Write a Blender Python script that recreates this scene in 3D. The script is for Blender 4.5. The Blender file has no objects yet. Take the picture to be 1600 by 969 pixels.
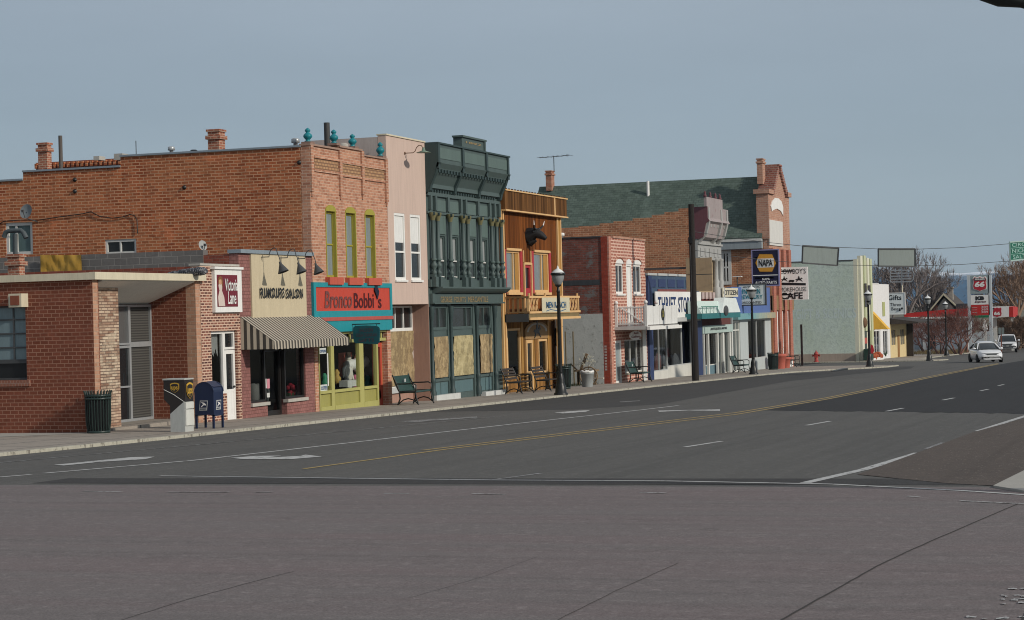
import bpy, bmesh, math, random
from mathutils import Vector, Matrix
D = bpy.data
scene = bpy.context.scene
col = scene.collection
PI = math.pi
# ------------------------------------------------------------ camera, world, sun, exposure
FPX = 3200.0; RHO = .026; TH = math.atan(.3359); PIT = .0017; EYE = 2.05; G = .0148
cam = D.cameras.new('camera'); camo = D.objects.new('camera', cam); col.objects.link(camo)
cam.sensor_fit = 'HORIZONTAL'; cam.sensor_width = 36; cam.lens = FPX / 1600 * 36
cam.clip_start = .1; cam.clip_end = 30000
_F = Vector((math.cos(TH), math.sin(TH), 0)); _R = Vector((math.sin(TH), -math.cos(TH), 0)); _U = Vector((0, 0, 1))
_F2 = math.cos(PIT) * _F + math.sin(PIT) * _U; _U2 = -math.sin(PIT) * _F + math.cos(PIT) * _U
_ri = math.cos(RHO) * _R - math.sin(RHO) * _U2; _ui = math.sin(RHO) * _R + math.cos(RHO) * _U2
m4 = Matrix((( _ri.x, _ui.x, -_F2.x, 0), (_ri.y, _ui.y, -_F2.y, 0), (_ri.z, _ui.z, -_F2.z, EYE), (0, 0, 0, 1)))
camo.matrix_world = m4
scene.camera = camo
SUN_EL = math.radians(26); SUN_AZ = math.radians(15)      # azimuth off the facade normal, towards the camera side
w = D.worlds.new('World'); scene.world = w; w.use_nodes = True
nt = w.node_tree; bg = nt.nodes['Background']
sky = nt.nodes.new('ShaderNodeTexSky'); sky.sky_type = 'NISHITA'; sky.sun_disc = False
sky.sun_elevation = SUN_EL; sky.sun_rotation = PI + SUN_AZ; sky.air_density = 1.0; sky.dust_density = 2.0; sky.altitude = 1800
mx = nt.nodes.new('ShaderNodeMix'); mx.data_type = 'RGBA'; mx.inputs[0].default_value = .78
# thin high cloud: a grey veil over the sky, a little paler towards the horizon
tc = nt.nodes.new('ShaderNodeTexCoord'); sp = nt.nodes.new('ShaderNodeSeparateXYZ'); cr = nt.nodes.new('ShaderNodeValToRGB')
nt.links.new(tc.outputs['Generated'], sp.inputs[0]); nt.links.new(sp.outputs[2], cr.inputs[0])
cr.color_ramp.elements[0].position = 0; cr.color_ramp.elements[0].color = (2.75, 3.45, 4.05, 1)
cr.color_ramp.elements[1].position = .28; cr.color_ramp.elements[1].color = (4.6, 4.92, 5.3, 1)
e = cr.color_ramp.elements.new(.1); e.color = (3.05, 3.68, 4.25, 1)
mp = nt.nodes.new('ShaderNodeMapping'); mp.inputs['Scale'].default_value = (1.6, 1.6, 9); cn = nt.nodes.new('ShaderNodeTexNoise'); cn.inputs['Scale'].default_value = 1.7; cn.inputs['Detail'].default_value = 6; cn.inputs['Roughness'].default_value = .55
nt.links.new(tc.outputs['Generated'], mp.inputs[0]); nt.links.new(mp.outputs[0], cn.inputs['Vector']); cv = nt.nodes.new('ShaderNodeMapRange'); cv.inputs[1].default_value = .3; cv.inputs[2].default_value = .7; cv.inputs[3].default_value = .93; cv.inputs[4].default_value = 1.07; nt.links.new(cn.outputs['Fac'], cv.inputs[0])
# the veil is a little brighter down the street than over the rooftops to the left
az = nt.nodes.new('ShaderNodeMapRange'); az.inputs[1].default_value = .55; az.inputs[2].default_value = .25; az.inputs[3].default_value = .97; az.inputs[4].default_value = 1.10; nt.links.new(sp.outputs[1], az.inputs[0])
ml = nt.nodes.new('ShaderNodeMath'); ml.operation = 'MULTIPLY'; nt.links.new(az.outputs[0], ml.inputs[0]); nt.links.new(cv.outputs[0], ml.inputs[1])
vm = nt.nodes.new('ShaderNodeVectorMath'); vm.operation = 'SCALE'; nt.links.new(cr.outputs[0], vm.inputs[0]); nt.links.new(ml.outputs[0], vm.inputs['Scale'])
nt.links.new(sky.outputs[0], mx.inputs[6]); nt.links.new(vm.outputs[0], mx.inputs[7]); nt.links.new(mx.outputs[2], bg.inputs[0])
bg.inputs[1].default_value = .095
sl = D.lights.new('sun', 'SUN'); so = D.objects.new('sun', sl); col.objects.link(so)
sl.energy = 2.9; sl.angle = math.radians(2.2); sl.color = (1, .93, .82)
_sd = Vector((-math.sin(SUN_AZ) * math.cos(SUN_EL), -math.cos(SUN_AZ) * math.cos(SUN_EL), math.sin(SUN_EL)))
so.rotation_euler = _sd.to_track_quat('Z', 'Y').to_euler()
vs = scene.view_settings; vs.view_transform = 'Standard'; vs.look = 'None'; vs.gamma = 1; vs.exposure = 0.0; vs.use_curve_mapping = False
scene.cycles.use_denoising = True; scene.cycles.denoising_prefilter = 'ACCURATE'; scene.cycles.filter_width = 1.05
scene.cycles.max_bounces = 6; scene.cycles.transparent_max_bounces = 12
# ------------------------------------------------------------ geometry of the photograph
def ray(px, py):
    u = (px - 800) / FPX; v = -(py - 484.5) / FPX
    d = _F2 + u * _ri + v * _ui
    return d
def gz(x, y=0): return -G * min(max(x, 0), 235)
def gnd(px, py, dz=0.0):
    r = ray(px, py); t = (dz - EYE) / (r.z + G * r.x); x = r.x * t
    return x, r.y * t
class Fr:
    "an upright plane: 'Y' faces the street, 'X' faces the camera's end of the street"
    def __init__(s, k, v): s.k = k; s.v = v
    def a(s, px, py):
        r = ray(px, py)
        return r.x / r.y * s.v if s.k == 'Y' else r.y / r.x * s.v
    def z(s, px, py):
        r = ray(px, py); t = s.v / (r.y if s.k == 'Y' else r.x)
        return EYE + r.z * t
    def rect(s, x0, y0, x1, y1):
        ym = (y0 + y1) / 2; xm = (x0 + x1) / 2
        a0, a1 = sorted((s.a(x0, ym), s.a(x1, ym)))
        return a0, a1, s.z(xm, y1), s.z(xm, y0)
    def p(s, a, z, out=0): return (a, s.v - out, z) if s.k == 'Y' else (s.v - out, a, z)
    def box(s, mb, r, o0, o1):
        a0, a1, z0, z1 = r
        if s.k == 'Y': mb.box(a0, a1, s.v - o1, s.v - o0, z0, z1)
        else: mb.box(s.v - o1, s.v - o0, a0, a1, z0, z1)
    def pbox(s, mb, x0, y0, x1, y1, o0, o1): s.box(mb, s.rect(x0, y0, x1, y1), o0, o1)
    def poly(s, mb, pts, o0, o1):
        mb.prism([s.p(a, z, o0) for a, z in pts], Vector(s.p(0, 0, o1)) - Vector(s.p(0, 0, o0)))
    def ppoly(s, mb, pts, o0, o1): s.poly(mb, [(s.a(x, y), s.z(x, y)) for x, y in pts], o0, o1)
    def wall(s, mb, r, holes, th):
        a0, a1, z0, z1 = r
        As = sorted(set([a0, a1] + [min(max(h[i], a0), a1) for h in holes for i in (0, 1)]))
        Zs = sorted(set([z0, z1] + [min(max(h[i], z0), z1) for h in holes for i in (2, 3)]))
        def solid(i, j):
            if not (0 <= i < len(As) - 1 and 0 <= j < len(Zs) - 1): return False
            ca = (As[i] + As[i + 1]) / 2; cz = (Zs[j] + Zs[j + 1]) / 2
            return not any(h[0] < ca < h[1] and h[2] < cz < h[3] for h in holes)
        P = s.p
        for i in range(len(As) - 1):
            for j in range(len(Zs) - 1):
                if not solid(i, j): continue
                b0, b1, c0, c1 = As[i], As[i + 1], Zs[j], Zs[j + 1]
                mb.quad(P(b0, c0), P(b1, c0), P(b1, c1), P(b0, c1)); mb.quad(P(b0, c0, -th), P(b0, c1, -th), P(b1, c1, -th), P(b1, c0, -th))
                if not solid(i - 1, j): mb.quad(P(b0, c0), P(b0, c1), P(b0, c1, -th), P(b0, c0, -th))
                if not solid(i + 1, j): mb.quad(P(b1, c0), P(b1, c0, -th), P(b1, c1, -th), P(b1, c1))
                if not solid(i, j - 1): mb.quad(P(b0, c0), P(b0, c0, -th), P(b1, c0, -th), P(b1, c0))
                if not solid(i, j + 1): mb.quad(P(b0, c1), P(b1, c1), P(b1, c1, -th), P(b0, c1, -th))
# ------------------------------------------------------------ mesh builder
# parts whose separate pieces each become an object of their own
SPLIT = {n: n for n in ('bracket', 'pilaster', 'panel', 'shutter', 'trim', 'bulkhead', 'bulkhead_panel', 'leg', 'soffit_light', 'brick_pier', 'pillar', 'transom_bar', 'blue_panel', 'window_sill', 'shoulder_pier', 'shopfront_wall', 'cornice_panel', 'door_trim', 'string_course', 'barge_board', 'head_trim', 'mirror')}
SPLIT.update({'dentils': 'dentil', 'modillions': 'modillion', 'peg': 'peg', 'seams': 'seam', 'slats_': 'slat', 'grade_lines': 'grade_line', 'crest_ornament': 'crest_ornament', 'hanger': 'hanger', 'coping': 'coping'})
class MB:
    def __init__(s): s.v = []; s.f = []; s.sm = []
    def add(s, vs, fs, smooth=False):
        n = len(s.v); s.v += [tuple(v) for v in vs]; s.f += [tuple(i + n for i in f) for f in fs]; s.sm += [smooth] * len(fs); return s
    def quad(s, *p): return s.add(p, [tuple(range(len(p)))])
    def box(s, x0, x1, y0, y1, z0, z1):
        return s.add([(x0, y0, z0), (x1, y0, z0), (x1, y1, z0), (x0, y1, z0), (x0, y0, z1), (x1, y0, z1), (x1, y1, z1), (x0, y1, z1)],
                     [(0, 3, 2, 1), (4, 5, 6, 7), (0, 1, 5, 4), (1, 2, 6, 5), (2, 3, 7, 6), (3, 0, 4, 7)])
    def prism(s, pts, vec):
        n = len(pts); q = [Vector(p) + Vector(vec) for p in pts]
        return s.add(list(pts) + q, [tuple(range(n))[::-1], tuple(range(n, 2 * n))] + [(i, (i + 1) % n, (i + 1) % n + n, i + n) for i in range(n)])
    def tube(s, pts, r, n=8, cap=True):
        pts = [Vector(p) for p in pts]; rs = r if isinstance(r, (list, tuple)) else [r] * len(pts)
        d0 = (pts[1] - pts[0]).normalized(); ref = Vector((0, 0, 1)) if abs(d0.z) < .9 else Vector((1, 0, 0))
        u = d0.cross(ref).normalized(); vs = []
        for i, p in enumerate(pts):
            d = (pts[min(i + 1, len(pts) - 1)] - pts[max(i - 1, 0)]).normalized()
            u = (u - d * u.dot(d)).normalized(); w_ = d.cross(u)
            for k in range(n):
                t = 2 * PI * k / n; vs.append(p + (u * math.cos(t) + w_ * math.sin(t)) * rs[i])
        fs = [(i * n + k, i * n + (k + 1) % n, (i + 1) * n + (k + 1) % n, (i + 1) * n + k) for i in range(len(pts) - 1) for k in range(n)]
        m = n * (len(pts) - 1)
        s.add(vs, fs, True)
        if cap: s.add(vs[:n], [tuple(range(n))]); s.add(vs[m:], [tuple(range(n))])
        return s
    def lathe(s, prof, c=(0, 0, 0), n=16, smooth=True, ax='z', sx=1, sy=1):
        vs = []
        for r, h in prof:
            for k in range(n):
                t = 2 * PI * k / n; a, b = r * math.cos(t) * sx, r * math.sin(t) * sy
                p = (a, b, h) if ax == 'z' else ((h, a, b) if ax == 'x' else (a, h, b))
                vs.append((c[0] + p[0], c[1] + p[1], c[2] + p[2]))
        fs = [(i * n + k, i * n + (k + 1) % n, (i + 1) * n + (k + 1) % n, (i + 1) * n + k) for i in range(len(prof) - 1) for k in range(n)]
        s.add(vs, fs, smooth)
        for i in (0, len(prof) - 1):
            if prof[i][0] > 1e-4: s.add(vs[i * n:(i + 1) * n], [tuple(range(n))])
        return s
    def sphere(s, c, r, n=12, m=8, sx=1, sy=1, sz=1):
        return s.lathe([(max(math.sin(PI * i / m) * r, 1e-5), -math.cos(PI * i / m) * r * sz) for i in range(m + 1)], c, n, sx=sx, sy=sy)
    def bar(s, p, q, w1, w2=None):
        "a square bar from p to q"
        w2 = w2 or w1; p = Vector(p); q = Vector(q); d = (q - p).normalized()
        ref = Vector((0, 0, 1)) if abs(d.z) < .95 else Vector((1, 0, 0)); u = d.cross(ref).normalized(); v = d.cross(u)
        a = [p + u * i * w1 / 2 + v * j * w2 / 2 for i, j in ((-1, -1), (1, -1), (1, 1), (-1, 1))]
        return s.prism(a, q - p)
    def parts(s):
        "the separate pieces of this mesh"
        par = list(range(len(s.v)))
        def find(a):
            while par[a] != a: par[a] = par[par[a]]; a = par[a]
            return a
        for f in s.f:
            for i in f[1:]: par[find(i)] = find(f[0])
        g = {}
        for f, sm in zip(s.f, s.sm): g.setdefault(find(f[0]), []).append((f, sm))
        out = []
        for fs in g.values():
            m = MB(); idx = {}
            for f, sm in fs:
                for i in f:
                    if i not in idx: idx[i] = len(m.v); m.v.append(s.v[i])
                m.f.append(tuple(idx[i] for i in f)); m.sm.append(sm)
            out.append(m)
        return out
    def build(s, name, mat, parent=None, label=None, bevel=0, xf=None):
        if parent is not None and name in SPLIT:
            ps = s.parts()
            if len(ps) > 1:
                for m in ps: o = m._build(SPLIT[name], mat, parent, label, bevel, xf)
                return o
            name = SPLIT[name]
        return s._build(name, mat, parent, label, bevel, xf)
    def _build(s, name, mat, parent=None, label=None, bevel=0, xf=None):
        me = D.meshes.new(name)
        off = Vector((0, 0, 0)); q = parent
        while q is not None: off += q.location; q = q.parent
        vs = s.v if xf is None else [tuple(xf @ Vector(v)) for v in s.v]
        me.from_pydata([(v[0] - off.x, v[1] - off.y, v[2] - off.z) for v in vs], [], s.f)
        me.polygons.foreach_set('use_smooth', s.sm)
        bm = bmesh.new(); bm.from_mesh(me); bmesh.ops.recalc_face_normals(bm, faces=bm.faces)
        if bevel: bmesh.ops.bevel(bm, geom=bm.edges[:], offset=bevel, segments=1, affect='EDGES', clamp_overlap=True)
        uv = bm.loops.layers.uv.new('UVMap')
        for f in bm.faces:
            nn = f.normal; ax, ay, az = abs(nn.x), abs(nn.y), abs(nn.z)
            for l in f.loops:
                c = l.vert.co + off
                l[uv].uv = (c.x, c.z) if ay >= ax and ay >= az else ((c.y, c.z) if ax >= az else (c.x, c.y))
        bm.to_mesh(me); bm.free()
        if mat is not None: me.materials.append(mat)
        o = D.objects.new(name, me); col.objects.link(o)
        if parent is not None: o.parent = parent
        if label: o['label'] = label
        return o
def thing(name, label, cat, loc=(0, 0, 0), group=None):
    o = D.objects.new(name, None); o.empty_display_size = .2; col.objects.link(o); o.location = loc
    tag(o, label, cat, group); return o
def tag(o, label, cat, group=None):
    o['label'] = label; o['category'] = cat
    if group: o['group'] = group
    return o
def base_z(o):
    return o
def solo(mb, name, mat, label, cat, loc=None, group=None, bevel=0):
    "a thing made of one mesh"
    o = mb.build(name, mat, None, bevel=bevel); return tag(o, label, cat, group)
def copy_tree(o, parent=None):
    c = o.copy(); col.objects.link(c)
    if parent is not None: c.parent = parent; c.matrix_parent_inverse = o.matrix_parent_inverse
    for ch in list(o.children): copy_tree(ch, c)
    return c
def text(s, fr, r, out, mat, parent, name='lettering', depth=.015, bold=0.0, shear=0.0, label=None, sp=1.0):
    cu = D.curves.new('t', 'FONT'); cu.body = s; cu.extrude = 0; cu.offset = bold; cu.resolution_u = 3; cu.shear = shear; cu.space_character = sp; cu.align_x = 'CENTER'
    to = D.objects.new('t', cu); col.objects.link(to)
    dg = bpy.context.evaluated_depsgraph_get(); dg.update()
    me = D.meshes.new_from_object(to.evaluated_get(dg))
    vs = [v.co.copy() for v in me.vertices]; fs = [tuple(p.vertices) for p in me.polygons]
    D.objects.remove(to); D.curves.remove(cu); D.meshes.remove(me)
    x0 = min(v.x for v in vs); x1 = max(v.x for v in vs); y0 = min(v.y for v in vs); y1 = max(v.y for v in vs)
    a0, a1, z0, z1 = r; mb = MB(); sgn = fr.k == 'Y'
    def T(v, o):
        t = (v.x - x0) / (x1 - x0)
        a = a0 + t * (a1 - a0) if sgn else a1 - t * (a1 - a0)
        return fr.p(a, z0 + (v.y - y0) / (y1 - y0) * (z1 - z0), o)
    mb.add([T(v, out + depth) for v in vs], fs)
    o = mb.build(name, mat, parent, label)
    return o
def ptext(s, fr, x0, y0, x1, y1, out, mat, parent, **k): return text(s, fr, fr.rect(x0, y0, x1, y1), out, mat, parent, **k)
# ------------------------------------------------------------ materials
def _mat(name):
    m = D.materials.new(name); m.use_nodes = True; return m, m.node_tree, m.node_tree.nodes['Principled BSDF']
def N(nt, t, **k):
    n = nt.nodes.new(t)
    for a, b in k.items(): setattr(n, a, b)
    return n
def mixc(nt, fac, a, b, mode='MIX'):
    n = N(nt, 'ShaderNodeMix', data_type='RGBA', blend_type=mode)
    for i, v in ((0, fac), (6, a), (7, b)):
        if isinstance(v, (int, float)): n.inputs[i].default_value = v
        elif isinstance(v, tuple): n.inputs[i].default_value = (*v[:3], 1)
        else: nt.links.new(v, n.inputs[i])
    return n.outputs[2]
def noise(nt, vec, scale, detail=5, rough=.6):
    n = N(nt, 'ShaderNodeTexNoise'); n.inputs['Scale'].default_value = scale; n.inputs['Detail'].default_value = detail; n.inputs['Roughness'].default_value = rough
    if vec is not None: nt.links.new(vec, n.inputs['Vector'])
    return n.outputs['Fac']
def ramp(nt, v, a, b, ca=(0, 0, 0), cb=(1, 1, 1)):
    r = N(nt, 'ShaderNodeValToRGB'); nt.links.new(v, r.inputs[0]); r.color_ramp.elements[0].position = a; r.color_ramp.elements[1].position = b
    r.color_ramp.elements[0].color = (*ca, 1); r.color_ramp.elements[1].color = (*cb, 1); return r.outputs[0]
def posvec(nt, sc=(1, 1, 1)):
    g = N(nt, 'ShaderNodeNewGeometry'); m = N(nt, 'ShaderNodeMapping'); m.inputs['Scale'].default_value = sc
    nt.links.new(g.outputs['Position'], m.inputs[0]); return m.outputs[0]
def uvvec(nt):
    return N(nt, 'ShaderNodeTexCoord').outputs['UV']
def bump(nt, bs, h, dist=.01, st=.6):
    b = N(nt, 'ShaderNodeBump'); b.inputs['Distance'].default_value = dist; b.inputs['Strength'].default_value = st
    nt.links.new(h, b.inputs['Height']); nt.links.new(b.outputs[0], bs.inputs['Normal'])
_cache = {}
def paint(name, c, rough=.6, wear=.18, scale=1.6, worn=None, wamt=0.0, metal=0.0, st=(1, 1, .25), spec=.35):
    "painted or plain surface with mild weathering; worn = colour showing through in patches"
    if name in _cache: return _cache[name]
    m, nt, bs = _mat(name); v = posvec(nt, st); n = noise(nt, v, scale, 6, .65)
    c2 = tuple(x * (1 - wear) for x in c); c1 = tuple(min(x * (1 + wear), .95) for x in c)
    o = mixc(nt, n, c2, c1)
    n3 = noise(nt, v, scale * 9, 3); o = mixc(nt, ramp(nt, n3, .35, .75), o, mixc(nt, .25, o, (c[0] * .6, c[1] * .6, c[2] * .6)))
    n5 = noise(nt, posvec(nt, (5, 5, .35)), 1.3, 6, .7); o = mixc(nt, ramp(nt, n5, .50, .75), o, mixc(nt, min(.16 + wear * .5, .4), o, tuple(x * .45 for x in c)))
    if worn:
        n2 = noise(nt, posvec(nt, (1, 1, .5)), scale * 3.1, 8, .75); o = mixc(nt, ramp(nt, n2, .62 - wamt, .7 - wamt), o, worn)
    nt.links.new(o, bs.inputs['Base Color']); bs.inputs['Roughness'].default_value = rough; bs.inputs['Metallic'].default_value = metal
    bs.inputs['Specular IOR Level'].default_value = spec
    bump(nt, bs, n3, .004, .4)
    _cache[name] = m; return m
def brickmat(name, c1, c2, mortar, bw=.24, rh=.078, ms=.012, stain=None, samt=.35, blotch=.25, rough=.9, bstr=.7, worn=None, wz=None):
    if name in _cache: return _cache[name]
    m, nt, bs = _mat(name); uv = uvvec(nt)
    b = N(nt, 'ShaderNodeTexBrick'); nt.links.new(uv, b.inputs['Vector']); b.inputs['Scale'].default_value = 1
    b.inputs['Brick Width'].default_value = bw; b.inputs['Row Height'].default_value = rh; b.inputs['Mortar Size'].default_value = ms
    b.inputs['Mortar Smooth'].default_value = .3; b.inputs['Bias'].default_value = 0
    b.inputs['Color1'].default_value = (*c1, 1); b.inputs['Color2'].default_value = (*c2, 1); b.inputs['Mortar'].default_value = (*mortar, 1)
    o = b.outputs['Color']; v = posvec(nt)
    n = noise(nt, v, .55, 7, .7); o = mixc(nt, mixc(nt, ramp(nt, n, .3, .72), (0, 0, 0), (blotch,) * 3), o, stain or tuple(x * .55 for x in c1))
    n2 = noise(nt, posvec(nt, (3.4, 3.4, 9)), 1.0, 4); o = mixc(nt, ramp(nt, n2, .54, .72), o, mixc(nt, samt, o, tuple(x * .35 for x in c1)))
    n6 = noise(nt, posvec(nt, (1.1, 1.1, .11)), 1.6, 6, .7); o = mixc(nt, ramp(nt, n6, .52, .72), o, mixc(nt, samt * .7, o, tuple(x * .4 for x in c1)))
    n7 = noise(nt, posvec(nt, (.5, .5, .8)), 1.0, 8, .75); o = mixc(nt, ramp(nt, n7, .58, .64), o, mixc(nt, blotch * .8, o, tuple(min(x * 1.5, .8) for x in c2)))
    n4 = noise(nt, v, 5.0, 4); o = mixc(nt, ramp(nt, n4, .55, .8), o, mixc(nt, .3, o, tuple(min(x * 1.7, .8) for x in c2)))
    if worn:
        n3 = noise(nt, posvec(nt, (1, 1, 1.6)), 1.3, 8, .7); o = mixc(nt, ramp(nt, n3, worn[1], worn[1] + .06), o, worn[0])
    nt.links.new(o, bs.inputs['Base Color']); bs.inputs['Roughness'].default_value = rough; bs.inputs['Specular IOR Level'].default_value = .2
    bump(nt, bs, b.outputs['Fac'], -.008, bstr)
    _cache[name] = m; return m
def stripes(name, cols, axis, period, rough=.8, duty=.5, noise_amt=.15):
    "alternating stripes along x, y or z"
    if name in _cache: return _cache[name]
    m, nt, bs = _mat(name); g = N(nt, 'ShaderNodeNewGeometry'); s = N(nt, 'ShaderNodeSeparateXYZ'); nt.links.new(g.outputs['Position'], s.inputs[0])
    a = N(nt, 'ShaderNodeMath', operation='DIVIDE'); nt.links.new(s.outputs['xyz'.index(axis)], a.inputs[0]); a.inputs[1].default_value = period
    b = N(nt, 'ShaderNodeMath', operation='FRACT'); nt.links.new(a.outputs[0], b.inputs[0])
    c = N(nt, 'ShaderNodeMath', operation='LESS_THAN'); nt.links.new(b.outputs[0], c.inputs[0]); c.inputs[1].default_value = duty
    o = mixc(nt, c.outputs[0], cols[0], cols[1])
    n = noise(nt, posvec(nt), 3, 5); o = mixc(nt, mixc(nt, n, (0, 0, 0), (noise_amt * 2,) * 3), o, tuple(x * .3 for x in cols[0]))
    nt.links.new(o, bs.inputs['Base Color']); bs.inputs['Roughness'].default_value = rough
    _cache[name] = m; return m
def woodmat(name, c1, c2, axis='x', plank=.16, rough=.75, dark=(.02, .012, .008)):
    if name in _cache: return _cache[name]
    m, nt, bs = _mat(name); sc = (9, 9, .35) if axis in 'xy' else (.35, .35, 9)
    n = noise(nt, posvec(nt, sc), 1.4, 8, .7); o = mixc(nt, ramp(nt, n, .25, .75), c1, c2)
    g = N(nt, 'ShaderNodeNewGeometry'); s = N(nt, 'ShaderNodeSeparateXYZ'); nt.links.new(g.outputs['Position'], s.inputs[0])
    a = N(nt, 'ShaderNodeMath', operation='DIVIDE'); nt.links.new(s.outputs['xyz'.index(axis)], a.inputs[0]); a.inputs[1].default_value = plank
    b = N(nt, 'ShaderNodeMath', operation='FRACT'); nt.links.new(a.outputs[0], b.inputs[0])
    c = N(nt, 'ShaderNodeMath', operation='LESS_THAN'); nt.links.new(b.outputs[0], c.inputs[0]); c.inputs[1].default_value = .09
    fl = N(nt, 'ShaderNodeMath', operation='FLOOR'); nt.links.new(a.outputs[0], fl.inputs[0])
    wn = N(nt, 'ShaderNodeTexWhiteNoise', noise_dimensions='1D'); nt.links.new(fl.outputs[0], wn.inputs['W'])
    o = mixc(nt, mixc(nt, wn.outputs['Value'], (0, 0, 0), (.75,) * 3), o, tuple(x * .3 for x in c1))
    o = mixc(nt, c.outputs[0], o, dark)
    nt.links.new(o, bs.inputs['Base Color']); bs.inputs['Roughness'].default_value = .9; bs.inputs['Specular IOR Level'].default_value = .08
    _cache[name] = m; return m
def glassmat(name, tint=.55, refl=1.25):
    if name in _cache: return _cache[name]
    m = D.materials.new(name); m.use_nodes = True; nt = m.node_tree; nt.nodes.clear()
    out = N(nt, 'ShaderNodeOutputMaterial'); tr = N(nt, 'ShaderNodeBsdfTransparent'); gl = N(nt, 'ShaderNodeBsdfGlossy'); mxs = N(nt, 'ShaderNodeMixShader'); fr = N(nt, 'ShaderNodeFresnel')
    fr.inputs[0].default_value = refl; tr.inputs[0].default_value = (tint, tint * 1.02, tint * 1.02, 1); gl.inputs['Roughness'].default_value = .03; gl.inputs['Color'].default_value = (.85, .9, .95, 1)
    gb = N(nt, 'ShaderNodeNewGeometry'); mu = N(nt, 'ShaderNodeMath', operation='MULTIPLY_ADD'); mu.inputs[1].default_value = -1; mu.inputs[2].default_value = 1; nt.links.new(gb.outputs['Backfacing'], mu.inputs[0]); m2 = N(nt, 'ShaderNodeMath', operation='MULTIPLY'); nt.links.new(mu.outputs[0], m2.inputs[0]); nt.links.new(fr.outputs[0], m2.inputs[1]); nt.links.new(m2.outputs[0], mxs.inputs[0]); nt.links.new(tr.outputs[0], mxs.inputs[1]); nt.links.new(gl.outputs[0], mxs.inputs[2]); nt.links.new(mxs.outputs[0], out.inputs[0])
    _cache[name] = m; return m
M = {}
M['glass'] = glassmat('shop_glass', .72, 1.25)
M['glass_clear'] = glassmat('clear_glass', .92, 1.2)
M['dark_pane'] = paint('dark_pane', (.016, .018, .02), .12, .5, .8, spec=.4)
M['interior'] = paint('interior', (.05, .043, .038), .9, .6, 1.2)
M['brick_main'] = brickmat('brick_main', (.245, .050, .018), (.48, .142, .058), (.59, .33, .20), .27, .098, .016, stain=(.37, .19, .09), blotch=.45, samt=.45)
M['brick_front'] = brickmat('brick_front', (.33, .135, .082), (.55, .275, .175), (.56, .40, .30), .26, .092, .012, stain=(.42, .24, .16), blotch=.3, samt=.4)
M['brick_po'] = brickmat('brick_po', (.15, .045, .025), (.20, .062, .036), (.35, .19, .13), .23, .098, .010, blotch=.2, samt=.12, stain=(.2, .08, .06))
M['brick_po_lit'] = brickmat('brick_po_sunlit', (.42, .22, .14), (.52, .30, .20), (.45, .33, .25), .23, .098, .010)  # same dark brick, lightened for the sunlit street-facing ends
M['brick_vic'] = brickmat('brick_speckle', (.31, .125, .085), (.07, .03, .03), (.62, .44, .33), .22, .078, .018, samt=.15, blotch=.15)
M['brick_dark'] = brickmat('brick_dark', (.22, .06, .04), (.30, .09, .06), (.28, .16, .12), .24, .09, .009)
M['brick_chim'] = brickmat('brick_chimney', (.28, .09, .055), (.40, .15, .09), (.48, .34, .25), .22, .082, .016, samt=.5)
M['brick_far'] = brickmat('brick_far', (.26, .09, .045), (.50, .20, .105), (.54, .35, .23), .3, .12, .014, samt=.5, blotch=.35, stain=(.4, .27, .15))
M['brick_gable'] = brickmat('brick_gable', (.38, .19, .13), (.48, .27, .19), (.48, .36, .29), .3, .12, .014, samt=.3)
M['brick_pink'] = brickmat('brick_pink', (.29, .095, .065), (.36, .135, .095), (.66, .45, .36), .5, .15, .036, samt=.25, blotch=.25, stain=(.5, .3, .25))
M['brick_alley'] = brickmat('brick_alley', (.15, .05, .038), (.25, .085, .065), (.15, .105, .09), .28, .11, .016, samt=.4, worn=((.16, .15, .145), .56))
M['cmu'] = brickmat('concrete_block', (.15, .14, .135), (.19, .18, .17), (.30, .28, .26), .42, .21, .012, samt=.2, blotch=.4, stain=(.1, .095, .09))
M['stone'] = brickmat('ledge_stone', (.22, .13, .09), (.58, .47, .35), (.13, .10, .08), .30, .075, .012, samt=.6, blotch=.35, stain=(.5, .25, .16), bstr=1)
M['cream'] = paint('cream', (.62, .56, .42), .7)
M['cream_wall'] = paint('cream_stucco', (.54, .46, .315), .85, .12, 2.2, st=(3, 3, .3))
M['white'] = paint('white_paint', (.78, .77, .74), .55, .08)
M['offwhite'] = paint('offwhite', (.60, .60, .57), .6, .12)
M['greywhite'] = paint('greywhite', (.45, .46, .45), .7, .15)
M['black'] = paint('black_metal', (.013, .014, .014), .4, .2, spec=.4)
M['dgrey'] = paint('dark_grey', (.06, .063, .066), .6)
M['alu'] = paint('aluminium', (.42, .44, .45), .35, .08, metal=.4)
M['metal_cap'] = paint('metal_cap', (.26, .31, .35), .45, .15, metal=.2)
M['concrete'] = paint('concrete_trim', (.42, .40, .36), .9, .15)
M['red_paint'] = paint('red_paint', (.45, .045, .03), .6, .2)
M['roofing'] = paint('roofing', (.10, .10, .10), .95, .3, 1)
M['rust'] = paint('rust', (.22, .07, .04), .9, .4, 6)
M['blinds'] = stripes('blinds', ((.085, .082, .074), (.03, .028, .026)), 'z', .07)
M['blinds_pale'] = stripes('blinds_pale', ((.42, .45, .45), (.30, .33, .33)), 'z', .06)
M['curtain'] = stripes('curtain_grey', ((.30, .33, .35), (.20, .22, .235)), 'x', .14, noise_amt=.25)
M['curtain_white'] = paint('curtain_white', (.72, .72, .70), .8, .08)
M['paper'] = None
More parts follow.
